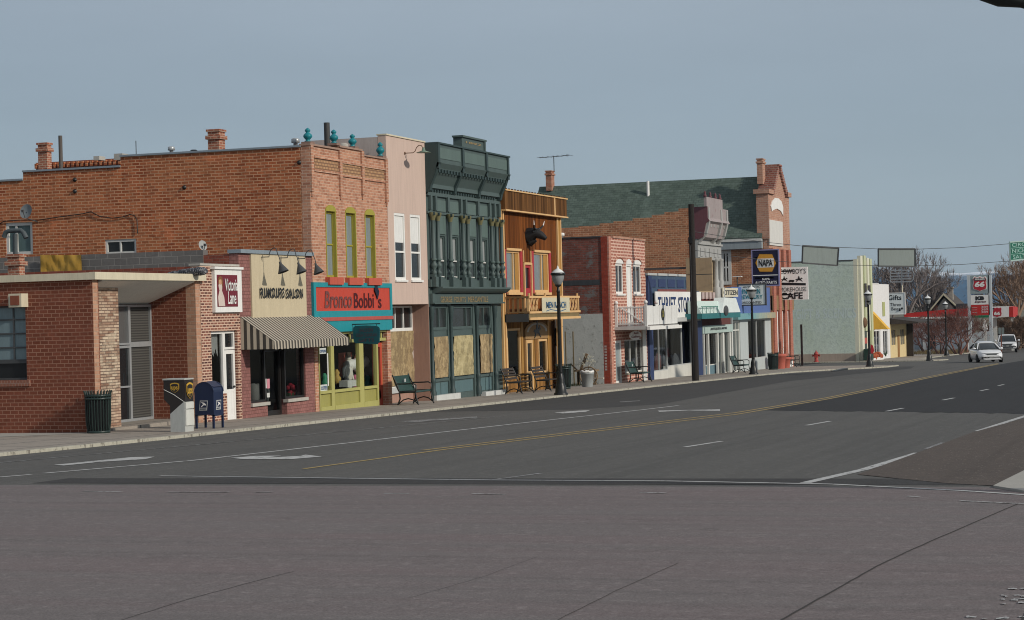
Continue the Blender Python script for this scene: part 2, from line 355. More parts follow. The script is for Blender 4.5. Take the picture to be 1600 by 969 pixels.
# ------------------------------------------------------------ the setting
def struct(o): o['kind'] = 'structure'; return o
def asphalt(name, c, tint, st=(.10, 1.4, 1), specks=0.0):
    m, nt, bs = _mat(name)
    v = posvec(nt); n1 = noise(nt, v, .18, 6, .6); n2 = noise(nt, v, 42, 3, .7); n3 = noise(nt, posvec(nt, st), 1.0, 6, .65)
    n4 = noise(nt, v, 2.2, 8, .7)
    o = mixc(nt, n1, tuple(x * .82 for x in c), tuple(x * 1.15 for x in c))
    o = mixc(nt, ramp(nt, n3, .4, .7), o, mixc(nt, .6, o, tint))
    o = mixc(nt, ramp(nt, n4, .45, .8), o, mixc(nt, .35, o, tuple(x * .55 for x in c)))
    o = mixc(nt, ramp(nt, n2, .3, .75), mixc(nt, .45, o, (c[0] * .4, c[1] * .4, c[2] * .4)), mixc(nt, .22, o, tuple(min(x * 3.2, .5) for x in c)))
    n5 = noise(nt, posvec(nt, (.045, 3.2, 1) if st[0] < st[1] else (3.0, .05, 1)), 1.0, 5, .6); o = mixc(nt, ramp(nt, n5, .50, .68), o, mixc(nt, .20, o, tuple(x * .35 for x in c)))
    n8 = noise(nt, v, .9, 7, .75); o = mixc(nt, ramp(nt, n8, .60, .70), o, mixc(nt, .28, o, tuple(x * .4 for x in c)))
    n9 = noise(nt, v, 7, 5, .85); o = mixc(nt, ramp(nt, n9, .52, .68), o, mixc(nt, .30, o, tuple(min(x * 2.6, .5) for x in c)))
    if specks:
        vo = N(nt, 'ShaderNodeTexVoronoi'); nt.links.new(v, vo.inputs['Vector']); vo.inputs['Scale'].default_value = 9
        o = mixc(nt, ramp(nt, vo.outputs['Distance'], .06, .16, (1, 1, 1), (0, 0, 0)), o, (.3, .26, .22))
    nt.links.new(o, bs.inputs['Base Color']); bs.inputs['Roughness'].default_value = .88; bs.inputs['Specular IOR Level'].default_value = .25
    bump(nt, bs, n2, .006, .5); return m
M['asphalt'] = asphalt('asphalt', (.092, .089, .083), (.055, .054, .052))
M['asphalt_new'] = asphalt('asphalt_dark', (.024, .024, .025), (.034, .033, .032))
M['inter'] = asphalt('red_chip_asphalt', (.142, .125, .122), (.160, .104, .107), (.9, .09, 1))
M['gravel'] = asphalt('gravel', (.082, .066, .056), (.058, .047, .040), specks=1)
def dirtmat(name, c1, c2):
    m, nt, bs = _mat(name); v = posvec(nt); n = noise(nt, v, .5, 8, .7); n2 = noise(nt, v, 7, 4)
    o = mixc(nt, ramp(nt, n, .35, .65), c1, c2); o = mixc(nt, mixc(nt, n2, (0, 0, 0), (.6,) * 3), o, tuple(x * .5 for x in c1))
    nt.links.new(o, bs.inputs['Base Color']); bs.inputs['Roughness'].default_value = .95; return m
M['dirt'] = dirtmat('dry_ground', (.16, .125, .085), (.10, .10, .05))
M['weeds'] = dirtmat('weedy_ground', (.055, .075, .028), (.11, .09, .06))
def slabmat():
    m, nt, bs = _mat('sidewalk_concrete'); v = posvec(nt)
    n = noise(nt, v, .35, 7, .65); n2 = noise(nt, v, 22, 3); n3 = noise(nt, v, 2.5, 8, .75)
    o = mixc(nt, n, (.26, .222, .184), (.40, .348, .292)); o = mixc(nt, ramp(nt, n3, .5, .72), o, mixc(nt, .45, o, (.09, .08, .07)))
    b = N(nt, 'ShaderNodeTexBrick'); nt.links.new(uvvec(nt), b.inputs['Vector']); b.inputs['Scale'].default_value = 1; b.offset = 0
    b.inputs['Brick Width'].default_value = 1.5; b.inputs['Row Height'].default_value = 1.5; b.inputs['Mortar Size'].default_value = .03
    o = mixc(nt, b.outputs['Fac'], o, (.07, .065, .06)); o = mixc(nt, mixc(nt, n2, (0, 0, 0), (.5,) * 3), o, (.12, .11, .1))
    nt.links.new(o, bs.inputs['Base Color']); bs.inputs['Roughness'].default_value = .92; bump(nt, bs, n2, .004, .4); return m
M['sidewalk'] = slabmat()
M['kerb'] = paint('kerb_concrete', (.42, .40, .33), .9, .22, 2.5, st=(.6, 1, 1), worn=(.16, .145, .12), wamt=.1)
M['slab'] = paint('pale_slab', (.36, .345, .31), .9, .12, 2)
def markmat(name, c, cov=.45, base=(.088, .085, .08)):
    m, nt, bs = _mat(name); v = posvec(nt); n = noise(nt, posvec(nt, (1, 3, 1)), 3.0, 8, .8)
    o = mixc(nt, ramp(nt, n, cov, cov + .12), c, base); nt.links.new(o, bs.inputs['Base Color']); bs.inputs['Roughness'].default_value = .8; return m
M['mark_white'] = markmat('worn_white_line', (.42, .42, .41), .52)
M['mark_faint'] = markmat('faded_white_line', (.26, .26, .26), .43)
M['mark_inter'] = markmat('faded_white_on_chip', (.34, .335, .33), .47, (.15, .13, .126))
M['mark_yellow'] = markmat('worn_yellow_line', (.33, .235, .08), .60)
M['crack'] = paint('crack_tar', (.04, .035, .033), .9)

def sheet(name, pts, dz, mat, thick=0, parent=None):
    mb = MB(); P = [(x, y, gz(x) + dz) for x, y in pts]
    if thick: mb.prism(P, (0, 0, -thick))
    else: mb.quad(*P)
    return mb.build(name, mat, parent)
ROAD = -.07
def gr(px, py): return gnd(px, py, ROAD)
# terrain: one sheet to beyond the mountains' foot
mb = MB(); xs = [-400, 0, 40, 80, 120, 160, 200, 235, 400, 900, 2500, 9000]; ys = [-3000, -500, -60, 20, 80, 500, 4000]
for i in range(len(xs) - 1):
    for j in range(len(ys) - 1):
        mb.quad(*[(x, y, gz(x) - .10) for x, y in ((xs[i], ys[j]), (xs[i + 1], ys[j]), (xs[i + 1], ys[j + 1]), (xs[i], ys[j + 1]))])
struct(mb.build('ground', M['dirt']))
XI = 28.6
mb = MB()
kerbY = lambda x: 23.05
for x0, x1 in ((XI, 70), (70, 115), (115, 160), (160, 200), (200, 235), (235, 600)):
    a, b = (-9, 27.5) if x0 >= 115 and x0 < 160 else (-9, 27)
    mb.quad((x0, a, gz(x0) + ROAD), (x1, a, gz(x1) + ROAD), (x1, b, gz(x1) + ROAD), (x0, b, gz(x0) + ROAD))
struct(mb.build('road', M['asphalt']))
mb = MB(); mb.quad((137.5, 27.5, gz(137.5) + ROAD), (158.5, 27.5, gz(158.5) + ROAD), (158.5, 120, gz(158.5) + ROAD), (137.5, 120, gz(137.5) + ROAD))
struct(mb.build('side_road', M['asphalt_new']))
mb = MB(); mb.quad((-60, -60, ROAD + .0), (0, -60, ROAD), (0, 90, ROAD), (-60, 90, ROAD)); mb.quad((0, -60, ROAD), (XI, -60, gz(XI) + ROAD), (XI, 90, gz(XI) + ROAD), (0, 90, ROAD))
struct(mb.build('intersection_road', M['inter']))
# darker newer asphalt laid over the far lanes, and a strip along the parking lane
rj = random.Random(5); pts = [gr(1190, 641)] + [gr(1190 + 510 * k / 40, 641 + 7 * k / 40 + rj.uniform(-.7, .7)) for k in range(1, 41)]
pts = [(x, y) for x, y in pts] + [(60, -5), (110, -3), (228, 2.5), (228, 11.6), gr(1500, 580), gr(1400, 601.5), gr(1300, 622)]
struct(sheet('road_surface', pts, ROAD + .004, M['asphalt_new']))
struct(sheet('road_surface', [(60, 23.0), (60, 21.2), gr(900, 640), gr(1030, 632), (96, 18.5), (126, 16.8), (134, 17.6), (134, 18.6), (127, 19.2), (116, 22.0), (108, 23.0)], ROAD + .003, asphalt('asphalt_mid', (.048, .047, .046), (.06, .058, .055))))
M['seam'] = asphalt('seam_asphalt', (.04, .038, .037), (.03, .03, .03))
struct(sheet('road_surface', [(XI + .35, -8), (XI + 1.7, -8), (XI + 1.5, 18), (XI + .35, 18)], ROAD + .004, M['seam']))
# gravel shoulder and driveway apron at the near right
gp = [gr(1340, 742), gr(1395, 722), gr(1450, 702), gr(1520, 676), gr(1600, 654), gr(1700, 630), (45, -6), (29.3, -6), gr(1600, 762), gr(1480, 756)]
struct(sheet('gravel', gp, ROAD + .008, M['gravel']))
struct(sheet('pavement', [gr(1552, 762), gr(1600, 738), gr(1640, 722), (33, -6), (28.9, -6), gr(1600, 770)], ROAD + .03, M['slab'], .05))
# sidewalk with its bulb-out at the side street
kx = [gnd(0, 712, -.02)[0] - 12, 43, 60, 91, 110]
kp = [(22.0, 23.7), (35.6, 23.45), (43, 23.15), (60, 23.05), (91, 22.95), (112, 22.85), (118, 22.5), (124, 21.2), (129, 19.6), (132, 19.05), (136.6, 19.0), (137.3, 20), (137.4, 26.9)]
mb = MB()
P = [(x, y, gz(x)) for x, y in kp]
mb.prism(P + [(136, 27.2, gz(136)), (22, 27.2, gz(22))], (0, 0, -.35))
struct(mb.build('sidewalk', M['sidewalk']))
mb = MB()
for (x0, y0), (x1, y1) in zip(kp[:-1], kp[1:]):
    d = Vector((x1 - x0, y1 - y0, 0)).normalized(); n = Vector((d.y, -d.x, 0)) if True else None
    a = [(x0, y0, gz(x0) + .004), (x1, y1, gz(x1) + .004)]
    o = .16
    q = [Vector(a[0]) + n * .004, Vector(a[1]) + n * .004, Vector(a[1]) - n * o, Vector(a[0]) - n * o]
    mb.prism(q, (0, 0, -.3))
struct(mb.build('kerb', M['kerb']))
struct(sheet('pavement', [gnd(0, 673.5), gnd(120, 672.5), gnd(152, 677), gnd(60, 680.5), gnd(-30, 684), (46, 31)], .004, M['slab']))
mb = MB(); mb.prism([(22, 27.2, gz(22) - .002), (45.4, 27.2, gz(45.4) - .002), (45.4, 40, gz(45.4) - .002), (22, 40, gz(22) - .002)], (0, 0, -.3)); struct(mb.build('sidewalk', M['sidewalk']))
# far block sidewalk
fk = [(158.6, 60), (158.6, 20.0), (159.5, 19.0), (163, 18.8), (166, 20.5), (172, 22.0), (200, 22.2), (235, 22.3), (235, 27), (200, 27), (164, 27), (161, 27), (161, 60)]
mb = MB(); mb.prism([(x, y, gz(x)) for x, y in fk], (0, 0, -.3)); struct(mb.build('sidewalk', M['sidewalk']))
mb = MB()
for (x0, y0), (x1, y1) in zip(fk[:8], fk[1:8]):
    d = Vector((x1 - x0, y1 - y0, 0)).normalized(); n = Vector((d.y, -d.x, 0))
    q = [Vector((x0, y0, gz(x0) + .004)) + n * .004, Vector((x1, y1, gz(x1) + .004)) + n * .004, Vector((x1, y1, gz(x1) + .004)) - n * .2, Vector((x0, y0, gz(x0) + .004)) - n * .2]
    mb.prism(q, (0, 0, -.28))
struct(mb.build('kerb', M['kerb']))
# storm drain in the bulb-out kerb
x, y = gnd(1309, 578, ROAD)
# weedy vacant lot between the wooden building and the red one
mb = MB(); mb.prism([(86, 27.2, gz(86) - .01), (93, 27.2, gz(93) - .01), (93, 50, gz(93) - .01), (86, 50, gz(86) - .01)], (0, 0, -.2)); struct(mb.build('ground', M['weeds']))
mb = MB(); mb.prism([(164, 27.0, gz(164) - .01), (235, 27.0, gz(235) - .01), (235, 90, gz(235) - .01), (164, 90, gz(164) - .01)], (0, 0, -.2)); struct(mb.build('ground', M['dirt']))
# painted road markings
def line(pts, wd, mat, name='line_or_joint', dz=ROAD + .006):
    mb = MB(); P = [Vector((x, y, 0)) for x, y in pts]
    for a, b in zip(P[:-1], P[1:]):
        d = (b - a).normalized(); n = Vector((-d.y, d.x, 0)) * wd / 2
        mb.quad(*[(q.x, q.y, gz(q.x) + dz) for q in (a - n, b - n, b + n, a + n)])
    return struct(mb.build(name, mat))
W, Fa, Y = M['mark_white'], M['mark_faint'], M['mark_yellow']
line([gr(68, 740), gr(300, 720), gr(540, 693), gr(800, 663), gr(1000, 641), gr(1060, 634)], .13, W)
line([gr(-40, 749), gr(48, 742)], .13, W)
line([gr(-40, 727), gr(300, 696), gr(560, 672), gr(790, 650)], .09, Fa)
line([gr(475, 733), gr(700, 702), gr(900, 678), gr(1150, 648), gr(1290, 624.5), gr(1361, 610.5), gr(1445, 592), gr(1500, 581), gr(1560, 569)], .11, Y)
line([gr(660, 704), gr(900, 675), gr(1150, 645), gr(1290, 622), gr(1361, 608), gr(1445, 590), gr(1500, 579.5), gr(1560, 568)], .11, Y)
line([gr(1258, 755), gr(1350, 734), gr(1435, 708)], .17, W); line([gr(1448, 702), gr(1475, 692)], .13, Fa); line([gr(1528, 674), gr(1600, 651), gr(1680, 627)], .15, W)
for a, b in (((1070, 699), (1127, 690)), ((1260, 665), (1297, 658.5)), ((1385, 643), (1411, 638)), ((1473, 625.5), (1491, 622)), ((1532, 611), (1544, 608.5)), ((1560, 603), (1568, 601))): line([gr(*a), gr(*b)], .12, W)
line([gr(250, 744), gr(600, 748.5), gr(770, 750.5), gr(1040, 752), gr(1300, 757), gr(1500, 767), gr(1680, 779)], .11, markmat('stop_line', (.42, .42, .41), .55))
line([gr(770, 750), gr(845, 740)], .1, Fa)
for a, b in (((130, 768), (190, 769)), ((262, 769.5), (358, 769.5)), ((400, 769.5), (425, 769.5)), ((600, 771.5), (640, 771.5)), ((738, 772), (790, 773)), ((1418, 776), (1436, 777)), ((1000, 770), (1040, 771)), ((1500, 783), (1600, 788))): line([gr(*a), gr(*b)], .09, M['mark_inter'])
# arrows and words painted in the lanes, foreshortened
def markpoly(pts, mat=W, name='road_marking'):
    return struct(sheet(name, [gr(*p) for p in pts], ROAD + .0075, mat))
markpoly([(84, 727), (205, 715), (242, 714), (228, 718), (160, 722), (100, 728)])
markpoly([(360, 716), (400, 713), (440, 712.5), (418, 715.5), (470, 713), (477, 711), (503, 714), (455, 718), (440, 718), (380, 718)])
markpoly([(1028, 642), (1125, 640), (1125, 642.5), (1075, 641.8), (1030, 644)]); markpoly([(866, 645), (905, 642), (922, 641.5), (915, 644), (880, 646.5)])
markpoly([(968, 628), (1000, 626), (1000, 627), (970, 629)], Fa); markpoly([(620, 659), (745, 651), (746, 653), (650, 660)], Fa)
rw = random.Random(14)
for k in range(26):     # what is left of a worn painted word
    big = k < 17; px = rw.uniform(1560, 1604) if big else rw.uniform(1506, 1604); py = rw.choice((921, 927, 932, 937, 943)) + rw.uniform(-1.5, 1.5) if big else rw.uniform(963, 968); l_ = rw.uniform(4, 17); h_ = rw.uniform(1.0, 2.6)
    markpoly([(px, py), (px + l_ * .6, py - .5), (px + l_, py + .4), (px + l_ * .9, py + h_), (px + l_ * .4, py + h_ * .8), (px + 1, py + h_)], markmat('worn_word', (.36, .355, .35), .5, (.15, .135, .13)) if k == 0 else D.materials['worn_word'])
# tarred joints across the intersection
def crack(pts, wd):
    rnd = random.Random(int(pts[0][0])); q = []
    for (a, b) in zip(pts[:-1], pts[1:]):
        for k in range(8):
            t = k / 8; q.append((a[0] + (b[0] - a[0]) * t + rnd.uniform(-1, 1), a[1] + (b[1] - a[1]) * t))
    q.append(pts[-1]); line([gr(*p) for p in q], wd, M['crack'], 'line_or_joint', ROAD + .004)
crack([(1205, 978), (1300, 925), (1380, 880), (1450, 848), (1590, 788)], .022); crack([(1595, 980), (1610, 950)], .04)
crack([(860, 975), (960, 925), (1060, 880)], .008); crack([(140, 985), (300, 935), (420, 903), (460, 893)], .009); crack([(640, 935), (760, 900), (840, 870)], .005)
# distant mountains
def ridge(name, X, y0, y1, prof, seed, mat, depth):
    rnd = random.Random(seed); mb = MB(); n = 150; rows = []
    ph = [(rnd.uniform(0, 6.3), rnd.uniform(.6, 1.2)) for _ in range(9)]
    def h(t):
        for (a, ha), (b, hb) in zip(prof[:-1], prof[1:]):
            if a <= t <= b:
                k = (t - a) / (b - a); k = k * k * (3 - 2 * k); v = ha + (hb - ha) * k; break
        else: v = prof[-1][1]
        for i, (p, q) in enumerate(ph): v *= 1 + .035 / (1 + i * .5) * math.sin(t * (9 * 1.6 ** i) * q + p)
        return v
    m = 14
    for j in range(m + 1):
        s = j / m
        for i in range(n + 1):
            t = i / n; y = y0 + (y1 - y0) * t; rel = (1 - abs(2 * s - 1) ** 1.0)
            z = h(t) * rel * (1 + .10 * math.sin(t * 70 + j * 1.7) * (1 - rel) + .06 * math.sin(t * 160 + j)) - 4
            mb.v.append((X + depth * (s - .5), y, z))
    for j in range(m):
        for i in range(n): mb.f.append((j * (n + 1) + i, j * (n + 1) + i + 1, (j + 1) * (n + 1) + i + 1, (j + 1) * (n + 1) + i)); mb.sm.append(True)
    return struct(mb.build(name, mat))
def hillmat(name, c1, c2, snow=None):
    m, nt, bs = _mat(name); v = posvec(nt); n = noise(nt, v, .004, 8, .65); o = mixc(nt, ramp(nt, n, .35, .65), c1, c2)
    if snow:
        g = N(nt, 'ShaderNodeNewGeometry'); s = N(nt, 'ShaderNodeSeparateXYZ'); nt.links.new(g.outputs['Position'], s.inputs[0])
        a = N(nt, 'ShaderNodeMath', operation='MULTIPLY_ADD'); nt.links.new(noise(nt, v, .006, 8, .7), a.inputs[0]); a.inputs[1].default_value = 60; nt.links.new(s.outputs[2], a.inputs[2])
        mr = N(nt, 'ShaderNodeMapRange'); nt.links.new(a.outputs[0], mr.inputs[0]); mr.inputs[1].default_value = snow; mr.inputs[2].default_value = snow + 12
        o = mixc(nt, mr.outputs[0], o, (.85, .87, .9))
    nt.links.new(o, bs.inputs['Base Color']); bs.inputs['Roughness'].default_value = 1; bs.inputs['Specular IOR Level'].default_value = 0; return m
M['hill'] = hillmat('haze_blue_hill', (.008, .055, .12), (.02, .085, .17))  # wooded slopes turned blue: distance haze put into the colour
M['snowhill'] = hillmat('snow_hill', (.07, .12, .19), (.12, .17, .24), 148)
ridge('mountains', 6000, -900, 2600, [(0, 60), (.38, 78), (.415, 76), (.445, 66), (.457, 72), (.49, 100), (.53, 122), (.7, 150), (1, 120)], 3, M['hill'], 1500)
ridge('snowy_mountains', 9500, -1500, 4000, [(0, 100), (.36, 122), (.40, 137), (.43, 128), (.455, 138), (.47, 134), (.5, 125), (.7, 150), (1, 120)], 8, M['snowhill'], 1500)
# ------------------------------------------------------------ building kit
FY = 26.4
P = Fr('Y', FY)
def bld(name, label, x0, x1, group=None):
    return thing(name, label, 'building', ((x0 + x1) / 2, FY, gz((x0 + x1) / 2)), group)
def shell(b, x0, x1, ztop, y1, side, rear=None, roofmat=None, y0=FY, sides='LR', zr=None):
    "side walls, rear wall and flat roof behind a facade"
    zb = gz(x1) - .4; rear = rear or side; zr = zr or ztop - .35
    if 'L' in sides:
        mb = MB(); mb.box(x0, x0 + .28, y0 + .31, y1, zb, ztop); mb.build('side_wall', side, b)
    if 'R' in sides:
        mb = MB(); mb.box(x1 - .28, x1, y0 + .31, y1, zb, ztop); mb.build('side_wall', side, b)
    mb = MB(); mb.box(x0 + .28, x1 - .28, y1 - .28, y1 - .002, zb, ztop - .02); mb.build('rear_wall', rear, b)
    mb = MB(); mb.box(x0 + .281, x1 - .281, y0 + .31, y1 - .281, zr - .2, zr); mb.build('roof', roofmat or M['roofing'], b)
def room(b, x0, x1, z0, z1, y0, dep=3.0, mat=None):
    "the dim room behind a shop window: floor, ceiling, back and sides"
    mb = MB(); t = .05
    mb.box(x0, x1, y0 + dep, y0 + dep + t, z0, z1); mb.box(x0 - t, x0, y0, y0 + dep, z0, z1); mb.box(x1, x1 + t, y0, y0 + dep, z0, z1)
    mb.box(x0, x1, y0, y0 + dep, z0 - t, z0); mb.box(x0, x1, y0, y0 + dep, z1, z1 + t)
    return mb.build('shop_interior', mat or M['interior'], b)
def window(fr, r, b, frame, pane, fw=.06, out=-.08, mull=(), rails=(), curtain=None, proud=.05, name='window', pname='pane', sill=None, label=None, mw=None):
    "frame (+ mullions at fractions of the width, rails at fractions of the height) > pane > curtain"
    a0, a1, z0, z1 = r; mb = MB(); o0, o1 = out - .05, out + proud; mw = mw or fw * .7
    fr.box(mb, (a0, a0 + fw, z0, z1), o0, o1); fr.box(mb, (a1 - fw, a1, z0, z1), o0, o1)
    fr.box(mb, (a0 + fw, a1 - fw, z0, z0 + fw), o0, o1); fr.box(mb, (a0 + fw, a1 - fw, z1 - fw, z1), o0, o1)
    for t in mull:
        c = a0 + (a1 - a0) * t; fr.box(mb, (c - mw / 2, c + mw / 2, z0 + fw, z1 - fw), o0 + .004, o1 - .006)
    for t in rails:
        c = z0 + (z1 - z0) * t; fr.box(mb, (a0 + fw, a1 - fw, c - mw / 2, c + mw / 2), o0 + .008, o1 - .003)
    f = mb.build(name, frame, b, label)
    q = MB(); fr.box(q, (a0 + fw * .5, a1 - fw * .5, z0 + fw * .5, z1 - fw * .5), out - .015, out - .008); q.build(pname, pane, f)
    if curtain is not None:
        q = MB(); n = max(6, int((a1 - a0) / .06)); 
        for i in range(n):
            u0 = a0 + fw + (a1 - a0 - 2 * fw) * i / n; u1 = a0 + fw + (a1 - a0 - 2 * fw) * (i + 1) / n; d = .03 * (i % 2)
            q.quad(fr.p(u0, z0 + fw, out - .07 - d), fr.p(u1, z0 + fw, out - .07 - .03 + d), fr.p(u1, z1 - fw, out - .07 - .03 + d), fr.p(u0, z1 - fw, out - .07 - d))
        q.build('curtain', curtain, f)
    if sill is not None:
        q = MB(); fr.box(q, (a0 - .05, a1 + .05, z0 - .07, z0 - .003), out - .02, .06); q.build('sill', sill, f)
    return f
def hdark(name='dark_room'): return M['interior']
def backing(fr, r, b, out=-.35, mat=None):  # dark coloured board behind the panes stands in for an unlit room
    mb = MB(); fr.box(mb, (r[0] - .02, r[1] + .02, r[2] - .02, r[3] + .02), out - .03, out); return mb.build('dark_backing', mat or M['interior'], b)
def papermat(name='brown_paper', ca=(.30, .20, .10), cb=(.52, .40, .21)):
    m, nt, bs = _mat(name); v = posvec(nt); n = noise(nt, v, 1.2, 3); n2 = noise(nt, posvec(nt, (1.5, 1, .8)), 3.2, 6, .7)
    o = mixc(nt, n, ca, cb); o = mixc(nt, ramp(nt, n2, .47, .53), o, mixc(nt, .5, o, tuple(x * .45 for x in ca)))
    nt.links.new(o, bs.inputs['Base Color']); bs.inputs['Roughness'].default_value = .75; bump(nt, bs, n2, .12, 1); return m
M['paper'] = papermat(); M['paper_yellow'] = papermat('yellow_paper', (.38, .30, .14), (.58, .50, .28))
_rp = random.Random(88)
def crumple(fr, r, out, parent, mat, nx=8, nz=12, amp=.07):
    "a sheet of wrinkled paper taped behind the glass line"
    mb = MB(); fold = [(_rp.uniform(-1, 1), _rp.uniform(-1, 1), _rp.uniform(2, 9), _rp.uniform(0, 6)) for _ in range(5)]
    for j in range(nz + 1):
        for i in range(nx + 1):
            u, w_ = i / nx, j / nz; d = sum(abs(math.sin((a * u + c * w_) * k + p)) for a, c, k, p in fold) / 5 * amp * 1.6 + _rp.uniform(0, amp * .5)
            mb.v.append(tuple(fr.p(r[0] + (r[1] - r[0]) * u, r[3] - (r[3] - r[2]) * w_, out + d)))
    for j in range(nz):
        for i in range(nx): k = j * (nx + 1) + i; mb.f.append((k, k + 1, k + nx + 2, k + nx + 1)); mb.sm.append(False)
    return mb.build('paper', mat, parent)
# ============================================================ 1. corner building with the slanted entrance canopy
PX = 45.5
b = bld('brick_building', 'low dark red brick corner building with recessed glass entrance under a slanted canopy', 45.5, 51.5)
S = Fr('X', PX)
wtop = P.z(145, 437); zb = -1.2
xr = P.a(308, 560); xe = P.a(315, 560)      # right pier of the recess
yb = Fr('X', xr).a(236, 560)                 # back plane of the recess
Bk = Fr('Y', yb)
wr = (S.a(41, 540), S.a(41, 540) + 3.0, S.z(20, 594), S.z(20, 478))
mb = MB(); S.wall(mb, (FY + .01, FY + 20, zb, wtop), [wr], .3); mb.build('wall', M['brick_po'], b)
mb = MB(); P.box(mb, (PX + .002, P.a(155, 560), zb, wtop - .002), -.6, 0.0); mb.build('corner_pier', M['brick_po_lit'], b)
ys = FY + .42; Sx = P.a(153, 560)
zin = Bk.z(210, 475); zout = P.z(230, 440)
zs = zout + (zin - zout) * (ys - FY) / (yb - FY)
mb = MB(); mb.box(Sx, Fr('Y', ys).a(187, 560), ys, yb + .3, zb, zs + .05); mb.build('stone_wall', M['stone'], b)
mb = MB(); mb.box(xr, xe - .002, FY + .30, yb + .4, zb, wtop - .005); mb.build('side_wall', M['brick_po'], b)
mb = MB(); mb.box(xr, xe, FY + .002, FY + .3, zb, wtop - .005); mb.build('corner_pier', M['brick_po_lit'], b)
mb = MB(); x0 = PX - .12; x1 = xe + .12
q = [(x0 + .1, FY, zout), (x0 + .1, FY, zout + .05), (x0 + .1, yb + .1, zin + .08), (x0 + .1, yb + .1, zin + .0)]
mb.prism([(PX + .5, FY + .02, zout), (PX + .5, FY + .02, zout + .05), (PX + .5, yb + .06, zin + .06), (PX + .5, yb + .06, zin)], (xr - PX - .5 - .003, 0, 0)); sf = mb.build('soffit', paint('soffit', (.88, .86, .79), .9, .05, 2), b)
mb = MB()
for i in range(4):
    mb.bar((PX + 1.6 + i * 1.1, FY + .45, zout - .12), (PX + 1.2 + i * 1.1, FY + .75, zout - .22), .10, .05)
mb.build('soffit_light', M['dgrey'], b)
mb = MB(); mb.box(x0, x1, FY - .15, FY + .02, wtop, wtop + .19); mb.box(x0, PX + .1, FY + .02, FY + 20, wtop, wtop + .18); mb.build('fascia', M['cream'], b)
mb = MB(); mb.box(PX + .1, xe + .1, FY + .021, FY + 20, wtop + .02, wtop + .15); mb.build('roof', M['roofing'], b)
mb = MB(); mb.box(xe - .3, xe, yb + .4, FY + 20, zb, wtop); mb.build('side_wall', M['brick_po'], b)
# side window: glass block light above a dark pane
zt = S.z(20, 565)
window(S, (wr[0], wr[1], zt, wr[3]), b, M['dgrey'], paint('frosted_glass', (.16, .22, .24), .3, .2, 3), .05, -.12, mull=[.14 + i * .19 / 1.05 for i in range(5)], rails=[.25, .5, .75], proud=.03)
window(S, (wr[0], wr[1], wr[2], zt), b, M['dgrey'], M['dark_pane'], .05, -.12)
mb = MB(); S.box(mb, (wr[0] - .1, wr[1] + .1, wr[2] - .16, wr[2] - .01), -.1, .06); mb.build('window_sill', brickmat('brick_sill', (.24, .10, .07), (.28, .12, .08), (.3, .2, .16), .09, .2, .01), b)
r = S.rect(24, 459, 44, 480)
t = thing('vent_box', 'small cream metal vent box with rusty face on the dark brick wall', 'vent', (PX, r[0], r[2]))
mb = MB(); S.box(mb, r, .001, .32); mb.build('housing', M['cream'], t)
mb = MB(); S.box(mb, (r[0] + .06, r[1] - .06, r[2] + .05, r[3] - .05), .322, .34); mb.build('grille', M['rust'], t)
# entrance: aluminium frames, door, blinds
zdb = Bk.z(215, 657); zmid = Bk.z(215, 538); zdt = Bk.z(215, 476)
xa = Fr('Y', ys).a(187, 560) + .003; xb_ = Bk.a(201, 560); xc = xr - .004
window(Bk, (xa, xb_, zmid, zdt), b, M['alu'], paint('blind_pane', (.10, .10, .10), .2, .2), .05, .0)
f = window(Bk, (xb_, xc, zmid, zdt), b, M['alu'], M['blinds'], .07, .0); window(Bk, (xb_, xc, zdb, zmid), b, M['alu'], M['blinds'], .07, .0)
mb = MB(); mb.box(PX + .45, xr - .003, FY + .12, yb + .1, zb, zdb - .004); mb.build('entrance_step', M['sidewalk'], b)
f = window(Bk, (xa, xb_, zdb, zmid - .02), b, M['alu'], M['dark_pane'], .07, .02, rails=[.46], name='door', label='glass entrance door in an aluminium frame')
mb = MB(); mb.box(xb_ - .14, xb_ - .11, yb - .12, yb - .09, zdb + 1.0, zdb + 1.3); mb.build('handle', M['alu'], f)
# ============================================================ 2. speckled brick shop with the lane sign
vx0 = xe + .02; vx1 = P.a(376, 540)
b = bld('brick_shop', 'narrow speckled brick shop front with white framed window and white door', vx0, vx1)
vt = P.z(350, 416)
wr = P.rect(331, 517, 372, 615); dr = P.rect(354, 517, 372, 655)
hole = (wr[0], wr[1], wr[2], wr[3]); dh = (dr[0], dr[1], gz(53) - .02, dr[3])
mb = MB(); P.wall(mb, (vx0, vx1, gz(54) - .4, vt), [(wr[0], dr[0] + .001, wr[2], wr[3]), (dr[0], wr[1], gz(54) - .4, wr[3])], .3); mb.build('wall', M['brick_vic'], b)
shell(b, vx0, vx1, vt - .02, FY + 18, M['brick_dark'], sides='L')
mb = MB(); mb.box(vx0 - .02, vx1, FY - .03, FY + .33, vt, vt + .06); mb.build('coping', M['concrete'], b)
window(P, (wr[0], dr[0] + .06, wr[2], wr[3]), b, M['white'], M['glass'], .08, -.14, curtain=None)
cu = MB(); rr = P.rect(333, 522, 352, 548); n = 18
for i in range(n):
    a0 = rr[0] + (rr[1] - rr[0]) * i / n; a1 = a0 + (rr[1] - rr[0]) / n; zz = rr[2] + (i / n) * .10 - (i % 3) * .08 - .0
    cu.quad((a0, FY + .25 + .02 * (i % 2), zz), (a1, FY + .25 + .02 * ((i + 1) % 2), zz - .12 * (i / n)), (a1, FY + .25, rr[3]), (a0, FY + .25, rr[3]))
cu.build('lace_curtain', M['curtain_white'], b)
window(P, (dr[0] + .065, dr[1], P.z(362, 546), dr[3]), b, M['white'], M['dark_pane'], .07, -.14)
